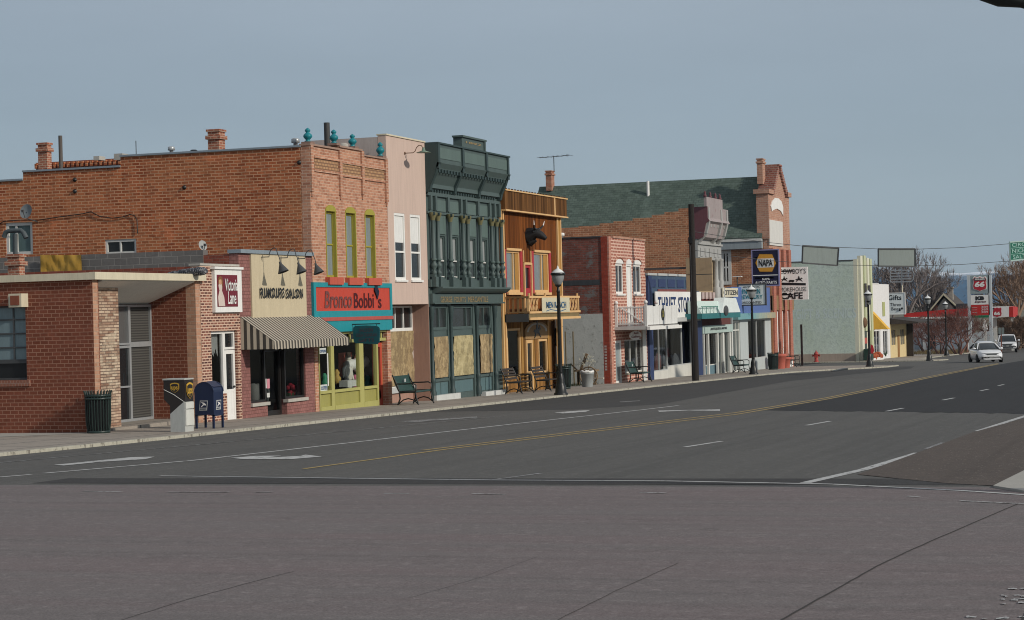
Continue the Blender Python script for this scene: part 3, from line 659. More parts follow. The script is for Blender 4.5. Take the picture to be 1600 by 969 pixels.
d = window(P, (dr[0] + .065, dr[1], gz(54), P.z(362, 547)), b, M['white'], M['dark_pane'], .11, -.14, rails=[.42], name='door', label='white shop door with narrow glass')
mb = MB(); mb.box(dr[1] - .2, dr[1] - .1, FY + .14, FY + .145, gz(54) + .12, gz(54) + .8); 
mb2 = MB(); mb2.box(dr[0] + .18, dr[1] - .11, FY + .10, FY + .13, gz(54) + .08, gz(54) + .85); mb2.build('door_panel', M['white'], d)
mb2 = MB(); mb2.sphere((dr[1] - .14, FY + .06, gz(54) + .95), .035); mb2.build('handle', M['black'], d)
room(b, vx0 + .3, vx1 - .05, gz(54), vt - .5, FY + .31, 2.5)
# framed sign
r = P.rect(335, 422, 378, 489)
t = thing('shop_sign', 'maroon and white framed sign reading Victoria Lane with a lady in a pale dress', 'sign', ((r[0] + r[1]) / 2, FY, r[2]))
P4 = Fr('Y', FY - .10)
r = P4.rect(336, 421, 378, 488)
mb = MB(); P.box(mb, r, .001, .10)
mb.build('sign_box', M['white'], t)
mb = MB(); P.box(mb, (r[0] - .10, r[1] + .02, r[3] + .001, r[3] + .07), .001, .16); mb.build('top_trim', M['white'], t)
ri = (r[0] + .12, r[1] - .30, r[2] + .16, r[3] - .16)
mb = MB(); P.box(mb, ri, .102, .11); mb.build('panel', paint('maroon', (.16, .018, .03), .5, .2), t)
w_ = ri[1] - ri[0]; h_ = ri[3] - ri[2]
def sub(r, x0, y0, x1, y1): return (r[0] + (r[1] - r[0]) * x0, r[0] + (r[1] - r[0]) * x1, r[3] - (r[3] - r[2]) * y1, r[3] - (r[3] - r[2]) * y0)
text('Victoria', P, sub(ri, .36, .12, .99, .50), .11, M['white'], t, bold=.01); text('Lane', P, sub(ri, .50, .52, .90, .92), .11, M['white'], t, bold=.01)
mb = MB(); P.poly(mb, [(ri[0] + w_ * x, ri[3] - h_ * y) for x, y in ((.05, .98), (.03, .7), (.10, .5), (.06, .35), (.10, .22), (.18, .22), (.24, .34), (.22, .5), (.32, .7), (.36, .98))], .1105, .116); mb.build('lady_dress', paint('lady_pale', (.62, .52, .46), .6), t)
mb = MB(); P.poly(mb, [(ri[0] + w_ * (.15 + .08 * math.cos(k * PI / 5)), ri[3] - h_ * (.22 + .09 * math.sin(k * PI / 5))) for k in range(10)], .1165, .12); mb.build('lady_head', paint('lady_skin', (.55, .30, .18), .6), t)
mb = MB(); P.poly(mb, [(ri[0] + w_ * x, ri[3] - h_ * y) for x, y in ((.05, .10), (.12, .04), (.22, .06), (.27, .2), (.25, .42), (.21, .3), (.2, .15), (.08, .14), (.06, .3), (.03, .3))], .1205, .123); mb.build('lady_hair', paint('lady_hair', (.20, .08, .03), .6), t)
# ============================================================ 3. salon
sx0 = vx1 + .002; sx1 = 58.95
b = bld('salon_building', 'one storey hair salon with cream stucco panel and reddish shingled front', sx0, sx1)
M['shingle_red'] = brickmat('red_shingle', (.235, .105, .095), (.30, .14, .125), (.15, .07, .06), .16, .10, .008, blotch=.2, samt=.1)
stt = P.z(430, 398)
holes = [P.rect(391, 520, 421, 629), P.rect(417, 520, 449, 652), P.rect(447, 520, 477, 622)]
zg = gz(58) - .4
holes = [(holes[0][0], holes[1][0] + .01, holes[0][2], holes[0][3]), (holes[1][0], holes[2][0], zg, holes[0][3]), (holes[2][0] - .01, holes[2][1], holes[2][2], holes[0][3])]
mb = MB(); P.wall(mb, (sx0, sx1, zg, stt), holes, .3); mb.build('wall', M['shingle_red'], b)
rp = P.rect(391, 394, 476, 495); mb = MB(); P.box(mb, (rp[0], rp[1], rp[2] - .1, stt - .001), 0, .05); mb.build('stucco_panel', M['cream_wall'], b)
mb = MB(); mb.box(sx0 - .04, sx1, FY - .1, FY + .33, stt, stt + .11); mb.build('metal_coping', M['metal_cap'], b)
ycm = Fr('X', sx0).a(318, 405)
mb = MB(); mb.box(sx0, sx0 + .28, FY + .31, ycm, zg, stt - .02); mb.build('side_wall', M['brick_dark'], b)
ztc = Fr('X', sx0).z(220, 394.5); mb = MB(); mb.box(sx0 - .02, sx0 + .28, ycm, FY + 20, zg, ztc); mb.build('block_wall', M['cmu'], b)
mb = MB(); mb.box(sx0 + .281, sx1 - .01, FY + .31, FY + 20, stt - .6, stt - .4); mb.build('roof', M['roofing'], b)
mb = MB(); mb.box(sx0 + .281, sx1 - .01, FY + 19.7, FY + 20, zg, stt - .1); mb.build('rear_wall', M['cmu'], b)
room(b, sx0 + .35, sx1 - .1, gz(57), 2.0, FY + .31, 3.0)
fm = paint('dark_bronze', (.02, .018, .017), .4)
window(P, holes[0], b, fm, M['glass'], .07, -.1, name='window'); window(P, holes[2], b, fm, M['glass'], .07, -.1)
d = window(P, (holes[1][0] + .02, holes[1][1] - .02, gz(57) + .0, holes[1][3]), b, fm, M['glass'], .09, -.22, rails=[.05, .78], name='door', label='dark glazed salon door')
mb = MB()
for h in (holes[0], holes[2]): P.box(mb, (h[0] - .04, h[1] + .04, h[2] - .10, h[2] - .003), -.1, .07)
mb.build('window_sill', M['concrete'], b)
for (x0, y0, x1, y1), c in (((412, 592, 416, 607), 'white'), ((417, 592, 421, 607), 'pinknote'), ((417, 614, 421, 621), 'offwhite')):
    r = Fr('Y', FY + .1).rect(x0, y0, x1, y1); mb = MB(); Fr('Y', FY + .1).box(mb, r, .004, .01)
    tag(mb.build('notice', M['white'] if c == 'white' else paint(c, (.6, .25, .3) if c == 'pinknote' else (.5, .5, .5), .7)), {'white': 'white paper notice stuck in the dark salon window', 'pinknote': 'pink paper notice stuck in the dark salon window', 'offwhite': 'small grey card low in the dark salon window'}[c], 'notice')
rnd = random.Random(4)
t = thing('flower_display', 'red and pink flowers behind the right hand salon window', 'flowers', (Fr('Y', 26.9).a(460, 615), 26.9, P.z(460, 620)))
mb = MB()
for i in range(26):
    q = Fr('Y', 26.9); mb.sphere((q.a(rnd.uniform(450, 470), 610), 26.9 + rnd.uniform(-.1, .1), q.z(460, rnd.uniform(601, 615))), rnd.uniform(.05, .09), 7, 5)
mb.build('blossoms', paint('red_flower', (.42, .02, .04), .7, .5, 8), t)
mb = MB(); q = Fr('Y', 26.9); mb.box(q.a(448, 615), q.a(470, 615), 26.8, 27.0, q.z(460, 621), q.z(460, 613)); mb.build('planter', paint('leaf', (.05, .10, .03), .8), t)
for k, (px, s) in enumerate(((396, .45), (404, .5), (412, .42))):
    q = Fr('Y', 27.3); x = q.a(px, 620); z = q.z(px, 628); tt = MB(); tt.lathe([(.14, 0), (.2, .25), (.16, .5), (.05, .56)], (x, 27.3, z), 10); 
    solo(tt, 'urn', paint('pale_urn', (.34, .34, .32), .7), ('pale urn at the left end', 'pale urn in the middle', 'pale urn at the right end')[k] + ' of a row low in the left salon window', 'urn', group='urns in the salon window')
# salon letters
t = thing('salon_sign', 'black block letters reading RUMOURS SALON on the cream stucco panel', 'sign', (P.a(435, 458), FY, P.z(435, 466)))
ptext('RUMOURS', P, 402.5, 449.5, 440, 466, .051, M['black'], t, bold=.045, sp=1.3, depth=.05); ptext('SALON', P, 443, 451, 469, 466.5, .051, M['black'], t, bold=.045, sp=1.3, depth=.05)
# gooseneck lamps
def gooseneck(name, label, x, z, L, mat, group, sx=1):
    t = thing(name, label, 'wall lamp', (x, FY, z), group)
    y = FY - .05; pts = [(x, y, z), (x, y - L * .42, z)]
    for k in range(11):
        a = PI * k / 10; pts.append((x, y - L * .42 - (1 - math.cos(a)) * L * .29, z + math.sin(a) * L * .42 - (.02 * k if k > 6 else 0)))
    pts = [pts[0], pts[1]] + pts[3:]
    mb = MB(); mb.tube(pts, .014, 7); mb.lathe([(.06, 0), (.06, .03)], (x, y + .02, z), 10, ax='y'); mb.build('arm', mat, t)
    e = pts[-1]; mb = MB()
    c, s = math.cos(-.35), math.sin(-.35); n = 16; prof = [(.03, .05), (.04, -.02), (.06, -.06), (.17, -.28)]
    vs = []; 
    for r_, h in prof:
        for k in range(n):
            a = 2 * PI * k / n; X, Y_, Z = r_ * math.cos(a), r_ * math.sin(a), h
            vs.append((e[0] + X, e[1] + Y_ * c - Z * s, e[2] + Y_ * s + Z * c))
    mb.add(vs, [(i * n + k, i * n + (k + 1) % n, (i + 1) * n + (k + 1) % n, (i + 1) * n + k) for i in range(3) for k in range(n)], True)
    mb.build('shade', mat, t); return t
for px, lb in ((405.5, 'leftmost'), (434.5, 'middle'), (462, 'rightmost')):
    gooseneck('gooseneck_lamp', f'dark gooseneck lamp, the {lb} of three over the salon sign', P.a(px, 402), P.z(px, 402 + (px - 405) * .045), .62, M['dgrey'], 'gooseneck lamps over the salon sign')
# striped awning
az = P.z(434, 494); ax0 = sx0 + .02; ax1 = sx1 + .12; drop = 1.02; proj = 1.05
Fa_ = Fr('Y', FY - proj); az2 = Fa_.z(500, 530); x1e = Fa_.a(545, 532)
t = thing('striped_awning', 'black and cream striped cloth awning over the salon window', 'awning', ((ax0 + ax1) / 2, FY, az2))
M['awn'] = stripes('awning_stripe', ((.45, .40, .32), (.035, .03, .026)), 'x', .21, duty=.5)
M['awn_side'] = stripes('awning_side_stripe', ((.50, .45, .36), (.03, .028, .025)), 'y', .20, duty=.5)
ax1 = x1e
mb = MB(); mb.prism([(ax0, FY - .002, az), (ax1, FY - .002, az), (ax1, FY - proj, az2), (ax0, FY - proj, az2)], (0, .012, .012)); mb.build('canopy_cloth', M['awn'], t)
mb = MB(); n = 30
for i in range(n):
    a = ax0 + (ax1 - ax0) * i / n; c = a + (ax1 - ax0) / n; l = .22 + .02 * (i % 2)
    mb.quad((a, FY - proj, az2), (c, FY - proj, az2), (c, FY - proj - .01, az2 - .22 - .02 * ((i + 1) % 2)), (a, FY - proj - .01, az2 - l))
mb.build('valance', M['awn'], t)
for xx in (ax0, ax1):
    mb = MB(); mb.prism([(xx, FY - .003, az - .01), (xx, FY - proj + .003, az2), (xx, FY - proj + .003, az2 - .22), (xx, FY - .003, az2 - .22)], (.01, 0, 0)); mb.build('side_cloth', M['awn_side'], t)
# ============================================================ 4. tall brick building with the teal finials
bx0 = 59.0; bx1 = 65.42; X0 = Fr('X', bx0)
b = bld('brick_building', 'two storey orange brick building with three arched windows and a long bare side wall', bx0, bx1)
zg = gz(66) - .4
zs_ = P.z(550, 441)
zA = P.z(506, 231); zB = P.z(548, 233.5); zC = P.z(585, 247)
xA = P.a(529, 240); xB = P.a(564, 240)
wins = [P.rect(509, 323, 525.5, 434), P.rect(540, 327, 556.5, 435), P.rect(570.5, 330, 586, 436)]
wz0 = min(w[2] for w in wins); wz1 = sum(w[3] for w in wins) / 3 - .14; wins = [(w[0], w[1], wz0 + .03, wz1) for w in wins]
zst = P.z(550, 516)
mb = MB(); P.wall(mb, (bx0, bx1, zst, zC - .05), wins, .3)
P.box(mb, (bx0, xA, zC - .049, zA), -.3, 0); P.box(mb, (xA + .001, xB, zC - .049, zB), -.3, 0); P.box(mb, (xB + .001, bx1, zC - .049, zC), -.3, 0)
mb.build('wall', M['brick_front'], b)
pl = P.a(498, 590); pr_ = P.a(606.5, 590)
mb = MB(); P.box(mb, (bx0, pl, zg, zst - .001), -.3, 0); P.box(mb, (pr_, bx1, zg, zst - .001), -.3, 0); mb.build('brick_pier', M['brick_front'], b)
# side wall, stepped down to the rear, seen over the low roofs
ya = X0.a(36, 275); yc = X0.a(188, 245)
z1_, z2_, z3_ = X0.z(330, 237.5), X0.z(110, 265.5), X0.z(18, 283)
w1 = X0.rect(9, 348, 51, 398); w2 = X0.rect(164, 374, 213, 397)
ye = FY + 24
mb = MB(); X0.wall(mb, (FY + .31, ye, zg, z3_), [(w1[0], w1[1], w1[2], w1[3]), w2], .3)
X0.box(mb, (FY + .31, ya, z3_ + .001, z2_), -.3, 0); X0.box(mb, (FY + .31, yc, z2_ + .001, z1_), -.3, 0)
mb.build('side_wall', M['brick_main'], b)
mb = MB(); X0.box(mb, (FY + .28, yc, z1_, z1_ + .06), -.33, .06); X0.box(mb, (yc + .002, ya, z2_, z2_ + .06), -.33, .06); X0.box(mb, (ya + .002, ye, z3_, z3_ + .06), -.33, .06); mb.build('metal_coping', M['metal_cap'], b)
mb = MB(); P.box(mb, (bx0 - .03, xA, zA, zA + .06), -.34, .06); P.box(mb, (xA + .002, xB, zB, zB + .06), -.34, .06); P.box(mb, (xB + .002, bx1, zC, zC + .05), -.34, .06); mb.build('coping', paint('brick_cope', (.33, .22, .17), .9), b)
mb = MB(); mb.box(bx0 + .31, bx1 - .3, FY + .31, ye - .3, z3_ - .5, z3_ - .3); mb.build('roof', M['roofing'], b)
mb = MB(); mb.box(bx1 - .29, bx1, FY + .31, ye, zg, zC - .1); mb.build('side_wall', M['brick_main'], b)
mb = MB(); mb.box(bx0 + .3, bx1 - .3, ye - .3, ye, zg, z3_); mb.build('rear_wall', M['brick_main'], b)
# far parapet with dentils showing over the low part of the wall
Xp = Fr('X', bx1 - .3); r = Xp.rect(57, 249, 188, 262)
mb = MB(); mb.box(bx1 - .3, bx1 - .02, Xp.a(190, 255), Xp.a(56, 258), z3_, Xp.z(120, 251)); mb.build('parapet', M['brick_dark'], b)
mb = MB(); y = Xp.a(190, 255)
while y < Xp.a(56, 258):
    mb.box(bx1 - .40, bx1 - .301, y, y + .09, Xp.z(120, 251) - .22, Xp.z(120, 251) - .04); y += .19
mb.build('dentils', M['brick_main'], b)
# frieze panels, piers
M['weave'] = brickmat('basket_weave', (.52, .33, .18), (.46, .25, .13), (.20, .11, .07), .12, .10, .022)
mb = MB()
for x0, x1, ztop in ((bx0 + .32, xA - .10, zA), (xA + .16, xB - .12, zB - .14), (xB + .16, bx1 - .25, zC)):
    P.box(mb, (x0, x1, ztop - .72, ztop - .38), .001, .022)
mb.build('frieze', M['weave'], b)
mb = MB()
for x0, x1, ztop in ((bx0 + .28, xA - .06, zA), (xA + .12, xB - .08, zB - .14), (xB + .12, bx1 - .21, zC)):
    P.box(mb, (x0, x1, ztop - .375, ztop - .30), .001, .06); P.box(mb, (x0, x1, ztop - .80, ztop - .725), .001, .05)
for xx, zt in ((bx0, zA), (xA - .06, zA), (xB - .08, zB), (bx1 - .2, zC)):
    P.box(mb, (xx + .001, xx + .20, zt - 1.45, zt - .001), .0, .07)
    P.box(mb, (xx + .05, xx + .15, zt - 1.6, zt - 1.452), .0, .05)
mb.build('brick_trim', M['brick_front'], b)
yel = paint('window_yellow', (.34, .30, .045), .55, .12)
for i, r in enumerate(wins):
    f = window(P, r, b, yel, M['dark_pane'] if 0 else paint('pane_curtained', (.22, .26, .28), .15, .25, 4, spec=.5), .07, -.12, rails=[.5], proud=.03, label=None)
    cx = (r[0] + r[1]) / 2; hw = (r[1] - r[0]) / 2
    arc = [(cx + (hw + .0) * math.cos(PI * k / 10), r[3] + .20 * math.sin(PI * k / 10)) for k in range(11)]
    mb = MB(); P.poly(mb, arc, .001, .03); P.box(mb, (r[0] - .0, r[0] + .05, r[2], r[3] - .001), -.119, .02); P.box(mb, (r[1] - .06, r[1], r[2], r[3] - .001), -.119, .02)
    mb.build('arch_trim', yel, f)
    mb = MB(); P.box(mb, (r[0] + .07, r[1] - .07, r[2] + .07, r[3] - .05), -.22, -.2); mb.build('curtain', M['curtain'], f)
    mb = MB(); P.box(mb, (r[0] - .12, r[1] + .16, r[2] - .24, r[2] - .003), 0, .16); mb.build('sill', paint('salmon', (.50, .10, .06), .6), f)
backing(P, (wins[0][0], wins[2][1], wins[0][2], wins[0][3]), b, -.4)
# side windows
f = window(X0, w1, b, M['offwhite'], paint('teal_pane', (.09, .14, .14), .2, .3, 3), .10, -.08, mull=[.62])
f = window(X0, w2, b, M['offwhite'], M['dark_pane'], .08, -.08, mull=[.52])
backing(X0, w1, b, -.4); backing(X0, w2, b, -.4)
# storefront
ten = paint('teal_paint', (.018, .26, .30), .5, .1); yg = paint('yellow_green_paint', (.40, .38, .13), .55, .12); ygd = paint('olive_panel', (.32, .30, .09), .6, .12)
SF = Fr('Y', FY + .10)
zb0 = gz(66) - .3; ztr = SF.z(550, 535); zhd = SF.z(560, 518)
def bb(mb, x0, x1, z0, z1, o0=-.08, o1=0): SF.box(mb, (x0, x1, z0, z1), o0, o1)
xs_ = [SF.a(px, 590) for px in (498, 516.5, 521.5, 561, 567.5, 588, 590.5, 602, 604, 606.5)]
mb = MB()
for x0, x1 in ((xs_[0] , xs_[0] + .05), (xs_[1], xs_[2]), (xs_[3], xs_[4]), (xs_[5], xs_[6]), (xs_[8], xs_[9])): bb(mb, x0, x1, zb0, ztr, -.1, .03)
bb(mb, xs_[0], xs_[9], ztr + .001, ztr + .10, -.1, .05); bb(mb, xs_[0], xs_[9], zhd - .05, zhd + .04, -.1, .08)
zsill = SF.z(545, 611)
for x0, x1 in ((xs_[0] + .051, xs_[1]), (xs_[2], xs_[3]), (xs_[4], xs_[5])): bb(mb, x0, x1, zsill, zsill + .09, -.1, .04); bb(mb, x0, x1, zb0, gz(63) + .17, -.1, .04)
mb.build('shopfront_frame', yg, b)
mb = MB()
for x0, x1 in ((xs_[0] + .051, xs_[1]), (xs_[2], xs_[3]), (xs_[4], xs_[5])): bb(mb, x0, x1, gz(63) + .171, zsill - .001, -.1, -.03)
mb.build('bulkhead', ygd, b)
for x0, x1 in ((xs_[0] + .051, xs_[1]), (xs_[2], xs_[3]), (xs_[4], xs_[5])):
    mb = MB(); bb(mb, x0, x1, zsill + .09, ztr, -.05, -.045); mb.build('shop_window', M['glass_clear'], b)
mb = MB(); bb(mb, xs_[0], xs_[9], ztr + .1, zhd - .05, -.06, -.05); mb.build('transom_window', M['dark_pane'], b)
mb = MB()
for px in (546, 595): bb(mb, SF.a(px, 525), SF.a(px + 2, 525), ztr + .1, zhd - .05, -.05, .0)
mb.build('transom_bar', yg, b)
redd = paint('red_door', (.48, .075, .045), .5, .1)
d = window(SF, (xs_[6] + .01, xs_[7], gz(65.5) - .02, ztr - .05), b, redd, M['dark_pane'], .16, -.15, rails=[.12, .24, .18], name='door', label='bright red door with dark glass', mw=.28)
mb = MB(); bb(mb, xs_[7], xs_[8], zb0, ztr, -.3, -.1); mb.build('door_jamb', ygd, b)
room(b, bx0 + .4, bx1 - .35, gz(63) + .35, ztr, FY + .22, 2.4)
# band below the big sign
mb = MB(); P.box(mb, (P.a(500, 500), P.a(608.5, 500), zhd + .02, P.z(555, 500.5)), 0.0, .1); mb.build('teal_band', ten, b)
mb = MB(); P.box(mb, (P.a(496, 500), P.a(609.5, 500), P.z(555, 500.5) + .001, P.z(555, 495)), 0.0, .13); mb.build('red_band', paint('band_red', (.42, .09, .07), .6), b)
SG = Fr('Y', FY - .09); r = SG.rect(490.5, 442, 613, 495)
t = thing('shop_sign', 'long red signboard in a teal frame reading Bronco Bobbi\'s', 'sign', ((r[0] + r[1]) / 2, FY, r[2]))
mb = MB(); fw = .15
for q in ((r[0], r[1], r[2], r[2] + fw * 1.35), (r[0], r[1], r[3] - fw, r[3]), (r[0], r[0] + fw * 1.2, r[2] + fw * 1.35, r[3] - fw), (r[1] - fw * 1.2, r[1], r[2] + fw * 1.35, r[3] - fw)): P.box(mb, q, .002, .09)
P.box(mb, (r[0] + .05, r[1] + .05, r[2] - .08, r[2] - .001), .002, .12)
mb.build('frame', ten, t)
mb = MB(); P.box(mb, (r[0] + .15, r[1] - .15, r[2] + .18, r[3] - .13), .002, .06); mb.build('panel', paint('sign_red', (.52, .062, .035), .5, .06), t)
SG2 = Fr('Y', FY - .07)
ptext('Bronco', SG2, 507, 455, 550, 481.5, -.008, paint('sign_grey', (.17, .055, .05), .7), t, bold=.02, shear=.15)
ptext('Bobbi', SG2, 553, 458, 584, 481.5, -.008, paint('sign_dark', (.07, .005, .008), .6), t, bold=.012); ptext('s', SG2, 591, 467, 596, 481.5, -.008, paint('sign_dark', (.07, .005, .008), .6), t, bold=.012)
mb = MB(); SG2.ppoly(mb, [(583, 440), (585, 444), (587, 440.5), (589, 441.5), (588.5, 449), (591, 456), (590, 462), (588.5, 468), (587, 462), (584, 454), (584.5, 447)], .02, .04); mb.build('rider_cutout', paint('sign_navy', (.01, .012, .03), .6), t)
# hanging teal board
HX = P.a(546, 505); H = Fr('X', HX)
t = thing('hanging_sign', 'teal scalloped board hanging from a black bracket beside the red signboard', 'hanging sign', (HX, FY - .3, H.z(572, 538)))
mb = MB(); y0, y1 = H.a(546, 507), H.a(593, 507); zz = H.z(570, 506.5)
mb.bar((HX, FY, zz), (HX, y1 - .02, zz), .035); mb.bar((HX, FY - .05, zz), (HX, FY - .05, H.z(546, 519)), .035); mb.tube([(HX, y0 - .2, zz), (HX, y0 - .2, zz - .08)], .01, 5); mb.tube([(HX, y1 + .1, zz), (HX, y1 + .1, zz - .08)], .01, 5); mb.build('bracket', M['black'], t)
pts = [(553, 511), (556, 509), (572, 508.5), (588, 509), (592, 511), (593.5, 514), (593, 534), (590, 538), (573, 537), (556, 536.5), (553, 534), (552, 522), (552.5, 514)]
mb = MB(); H.ppoly(mb, pts, -.02, .02); mb.build('board', paint('dark_teal', (.01, .085, .105), .5, .1), t)
lt = paint('sign_maroon', (.09, .03, .045), .7)
ptext('SALOON', H, 562, 513, 583, 518.5, .021, lt, t); ptext('SODA FOUNTAIN', H, 557, 521, 589, 526, .021, lt, t); ptext('GIFTS', H, 561, 529, 585, 534, .021, lt, t)
# window display: carousel horse, mannequin, posters
IN = Fr('Y', FY + .75)
def ip(px, py, dy=0): q = Fr('Y', FY + .75 + dy); return Vector((q.a(px, py), FY + .75 + dy, q.z(px, py)))
def horse(label, s, flip=False):
    mb = MB(); k = -1 if flip else 1
    o = s
    def q(x, z, y=0): return (o.x + k * x, o.y + y, o.z + z)
    mb.tube([q(-.55, .02), q(-.45, .10), q(-.2, .12), (q(.1, .10)), q(.35, .14), q(.5, .28)], [.05, .16, .2, .18, .19, .12], 12)
    mb.tube([q(.42, .2), q(.55, .42), q(.6, .62)], [.15, .11, .08], 10); mb.tube([q(.56, .68), q(.68, .6), q(.82, .48)], [.09, .08, .05], 10)
    for x, z, kx in ((-.42, .0, -.15), (-.36, .0, .1), (.38, .02, .25), (.32, .0, .38)):
        mb.tube([q(x, z, .08 if kx > 0 else -.08), q(x + kx, z - .3), q(x + kx - .12, z - .58)], [.08, .05, .035], 8)
    mb.tube([q(-.55, .1), q(-.75, .0), q(-.8, -.3)], [.03, .06, .02], 8)
    mb.tube([q(.48, .52, 0), q(.38, .42), q(.36, .2)], [.05, .06, .02], 7)
    t = solo(mb, 'display_horse', paint('horse_white', (.72, .71, .66), .5, .1), label, 'carousel horse'); return t
horse('white carousel horse prancing behind the middle shop window glass', ip(551, 575)); horse('white carousel horse rearing behind the narrow right shop window glass', ip(572, 570, .1))
mb = MB(); r = Fr('Y', FY + 1.0).rect(529, 551, 548, 588); Fr('Y', FY + 1.0).box(mb, r, 0, .04); solo(mb, 'poster', paint('poster_red', (.55, .12, .08), .7), 'tall red poster hung inside the middle shop window', 'poster')
s = ip(545, 600); mb = MB()
mb.tube([(s.x, s.y, s.z - .3), (s.x, s.y, s.z + .25), (s.x, s.y, s.z + .65), (s.x, s.y, s.z + .75)], [.10, .12, .17, .06], 10); mb.tube([(s.x - .15, s.y, s.z + .62), (s.x - .28, s.y, s.z + .3), (s.x - .2, s.y - .1, s.z + .1)], [.06, .05, .04], 8); mb.tube([(s.x + .15, s.y, s.z + .62), (s.x + .28, s.y, s.z + .3), (s.x + .18, s.y - .1, s.z + .1)], [.06, .05, .04], 8); mb.sphere((s.x, s.y, s.z + .88), .11)
t = thing('mannequin', 'mannequin in a pale western shirt behind the middle shop window', 'mannequin', (s.x, s.y, s.z - .3)); mb.build('torso', paint('shirt', (.62, .58, .5), .8, .3, 9), t)
mb = MB(); mb.lathe([(.24, 0), (.22, .015), (.12, .02), (.1, .12), (.05, .14)], (s.x, s.y, s.z + .93), 14, sy=.8); mb.build('hat', paint('hat_dark', (.05, .03, .02), .8), t)
rnd = random.Random(9); mb = MB(); q = Fr('Y', FY + .5)
r = q.rect(530, 594, 548, 604); mb = MB(); q.box(mb, r, 0, .3); solo(mb, 'display_shelf', paint('shelf_white', (.5, .5, .46), .6, .5, 9), 'low white display shelf of goods in the middle shop window', 'shelf')
for px, py, c, lb in ((555, 598, (.5, .12, .2), 'pink cloth doll in the middle shop window'), (575, 598, (.02, .22, .2), 'teal painted pot at the foot of the right shop window'), (507, 596, (.02, .2, .1), 'green leafy ornament in the left shop window'), (526, 590, (.4, .25, .05), 'string of amber baubles in the middle shop window')):
    s = ip(px, py); mb = MB(); mb.lathe([(.06, -.25), (.13, -.2), (.15, -.02), (.08, .08), (.11, .16), (.04, .27)], s, 10); solo(mb, 'ornament', paint('orn%d' % px, c, .6, .5, 9), lb, 'ornament')
q = Fr('Y', FY + .16)
for (x0, y0, x1, y1), lb, tx in (((498, 544, 509, 553), 'white OPEN sign at the top of the left shop window', 'OPEN'), ((500, 601, 511, 611), 'white COFFEE sign at the foot of the left shop window', 'COFFEE')):
    t = thing('window_sign', lb, 'sign', (q.a(x0, y0), q.v, q.z(x0, y1))); mb = MB(); q.pbox(mb, x0, y0, x1, y1, 0, .01); mb.build('card', M['white'], t); ptext(tx, q, x0 + 1, y0 + 2.5, x1 - 1, y1 - 2, .011, paint('ink_blue', (.03, .08, .2), .6), t, bold=.02)
mb = MB(); q.box(mb, (q.a(511, 575), q.a(512.3, 575), q.z(512, 603), q.z(512, 552)), 0, .02); solo(mb, 'light_strip', M['white'], 'thin white strip up the side of the left shop window', 'strip')
# finials
for k, (px, yt, yb, lb) in enumerate(((479.5, 200, 226.5, 'on the near corner of the parapet'), (525, 204, 230, 'second from the near corner of the parapet'), (554, 209, 233, 'third from the near corner, right of the tall flue'), (597.5, 222, 248, 'on the far corner against the pink wall'))):
    x = max(P.a(px, yb) + (.12 if k else .35), bx0 + .15); z0 = (zA, zB, zB, zC)[k] + .055; h = P.z(px, yt) - P.z(px, yb) - .02
    t = thing('finial', 'turned teal finial ' + lb, 'finial', (x, FY + .12, z0), 'teal finials along the parapet')
    mb = MB(); mb.box(x - .16, x + .16, FY - .04, FY + .28, z0, z0 + .07); mb.build('plinth', M['brick_front'] if 0 else paint('plinth', (.25, .16, .13), .9), t)
    mb = MB(); mb.lathe([(.10, .07), (.11, .10), (.06, .15), (.08, .19), (.13, .27), (.145, .34), (.125, .41), (.07, .48), (.05, .51), (.085, .56), (.09, .62), (.05, .68), (.005, .72)], (x, FY + .12, z0), 16); 
    m_ = mb.v; sc = (h - .07) / .65
    mb.v = [(v[0], v[1], z0 + .07 + (v[2] - z0 - .07) * sc) for v in m_]; mb.build('turned_post', paint('finial_teal', (.012, .20, .24), .45, .2, 4), t)
# flues, chimneys and vents on the roofs
def chimney(label, fr, px0, px1, yt, yb, dep, cat='chimney', mat=None, band=True):
    x0, x1 = fr.a(px0, yb), fr.a(px1, yb); a0, a1 = min(x0, x1), max(x0, x1); z0, z1 = fr.z((px0 + px1) / 2, yb) - .1, fr.z((px0 + px1) / 2, yt)
    t = thing('chimney', label, cat, (fr.v + dep / 2, (a0 + a1) / 2, z0)); mb = MB()
    mb.box(fr.v, fr.v + dep, a0 + .05, a1 - .05, z0, z1 - .34); mb.build('stack', mat or M['brick_chim'], t)
    mb = MB(); mb.box(fr.v - .06, fr.v + dep + .06, a0 - .01, a1 + .01, z1 - .34, z1 - .22); mb.box(fr.v, fr.v + dep, a0 + .05, a1 - .05, z1 - .219, z1 - .1); mb.box(fr.v - .04, fr.v + dep + .04, a0 + .01, a1 - .01, z1 - .099, z1 - .02); mb.build('cap', mat or M['brick_chim'], t)
    return t
CH = Fr('X', bx0 + .6)
chimney('orange brick chimney on the long wall of the tall brick building', Fr('X', bx0 + .05), 323, 345, 201, 240, .42)
chimney('weathered brick chimney at the far left end of the stepped roof line', Fr('X', bx1 - 1.2), 58, 76, 222, 262, .30)
chimney('short crumbling brick chimney stub above the cream fascia', Fr('X', 50), 10, 33, 396, 436, .28)
def pipe(name, label, fr, px, yt, yb, r, mat, cap=False, cat='pipe'):
    x, z0, z1 = fr.a(px, yb), fr.z(px, yb), fr.z(px, yt); mb = MB(); c = (fr.v, x) if fr.k == 'X' else (x, fr.v)
    pr = [(r, z0), (r, z1)]
    if cap: pr = [(r, z0), (r, z1 - 2.2 * r), (r * 1.9, z1 - 2.1 * r), (r * 1.9, z1 - .4 * r), (r * 1.2, z1)]
    mb.lathe(pr, (c[0], c[1], 0), 12); return solo(mb, name, mat, label, cat)
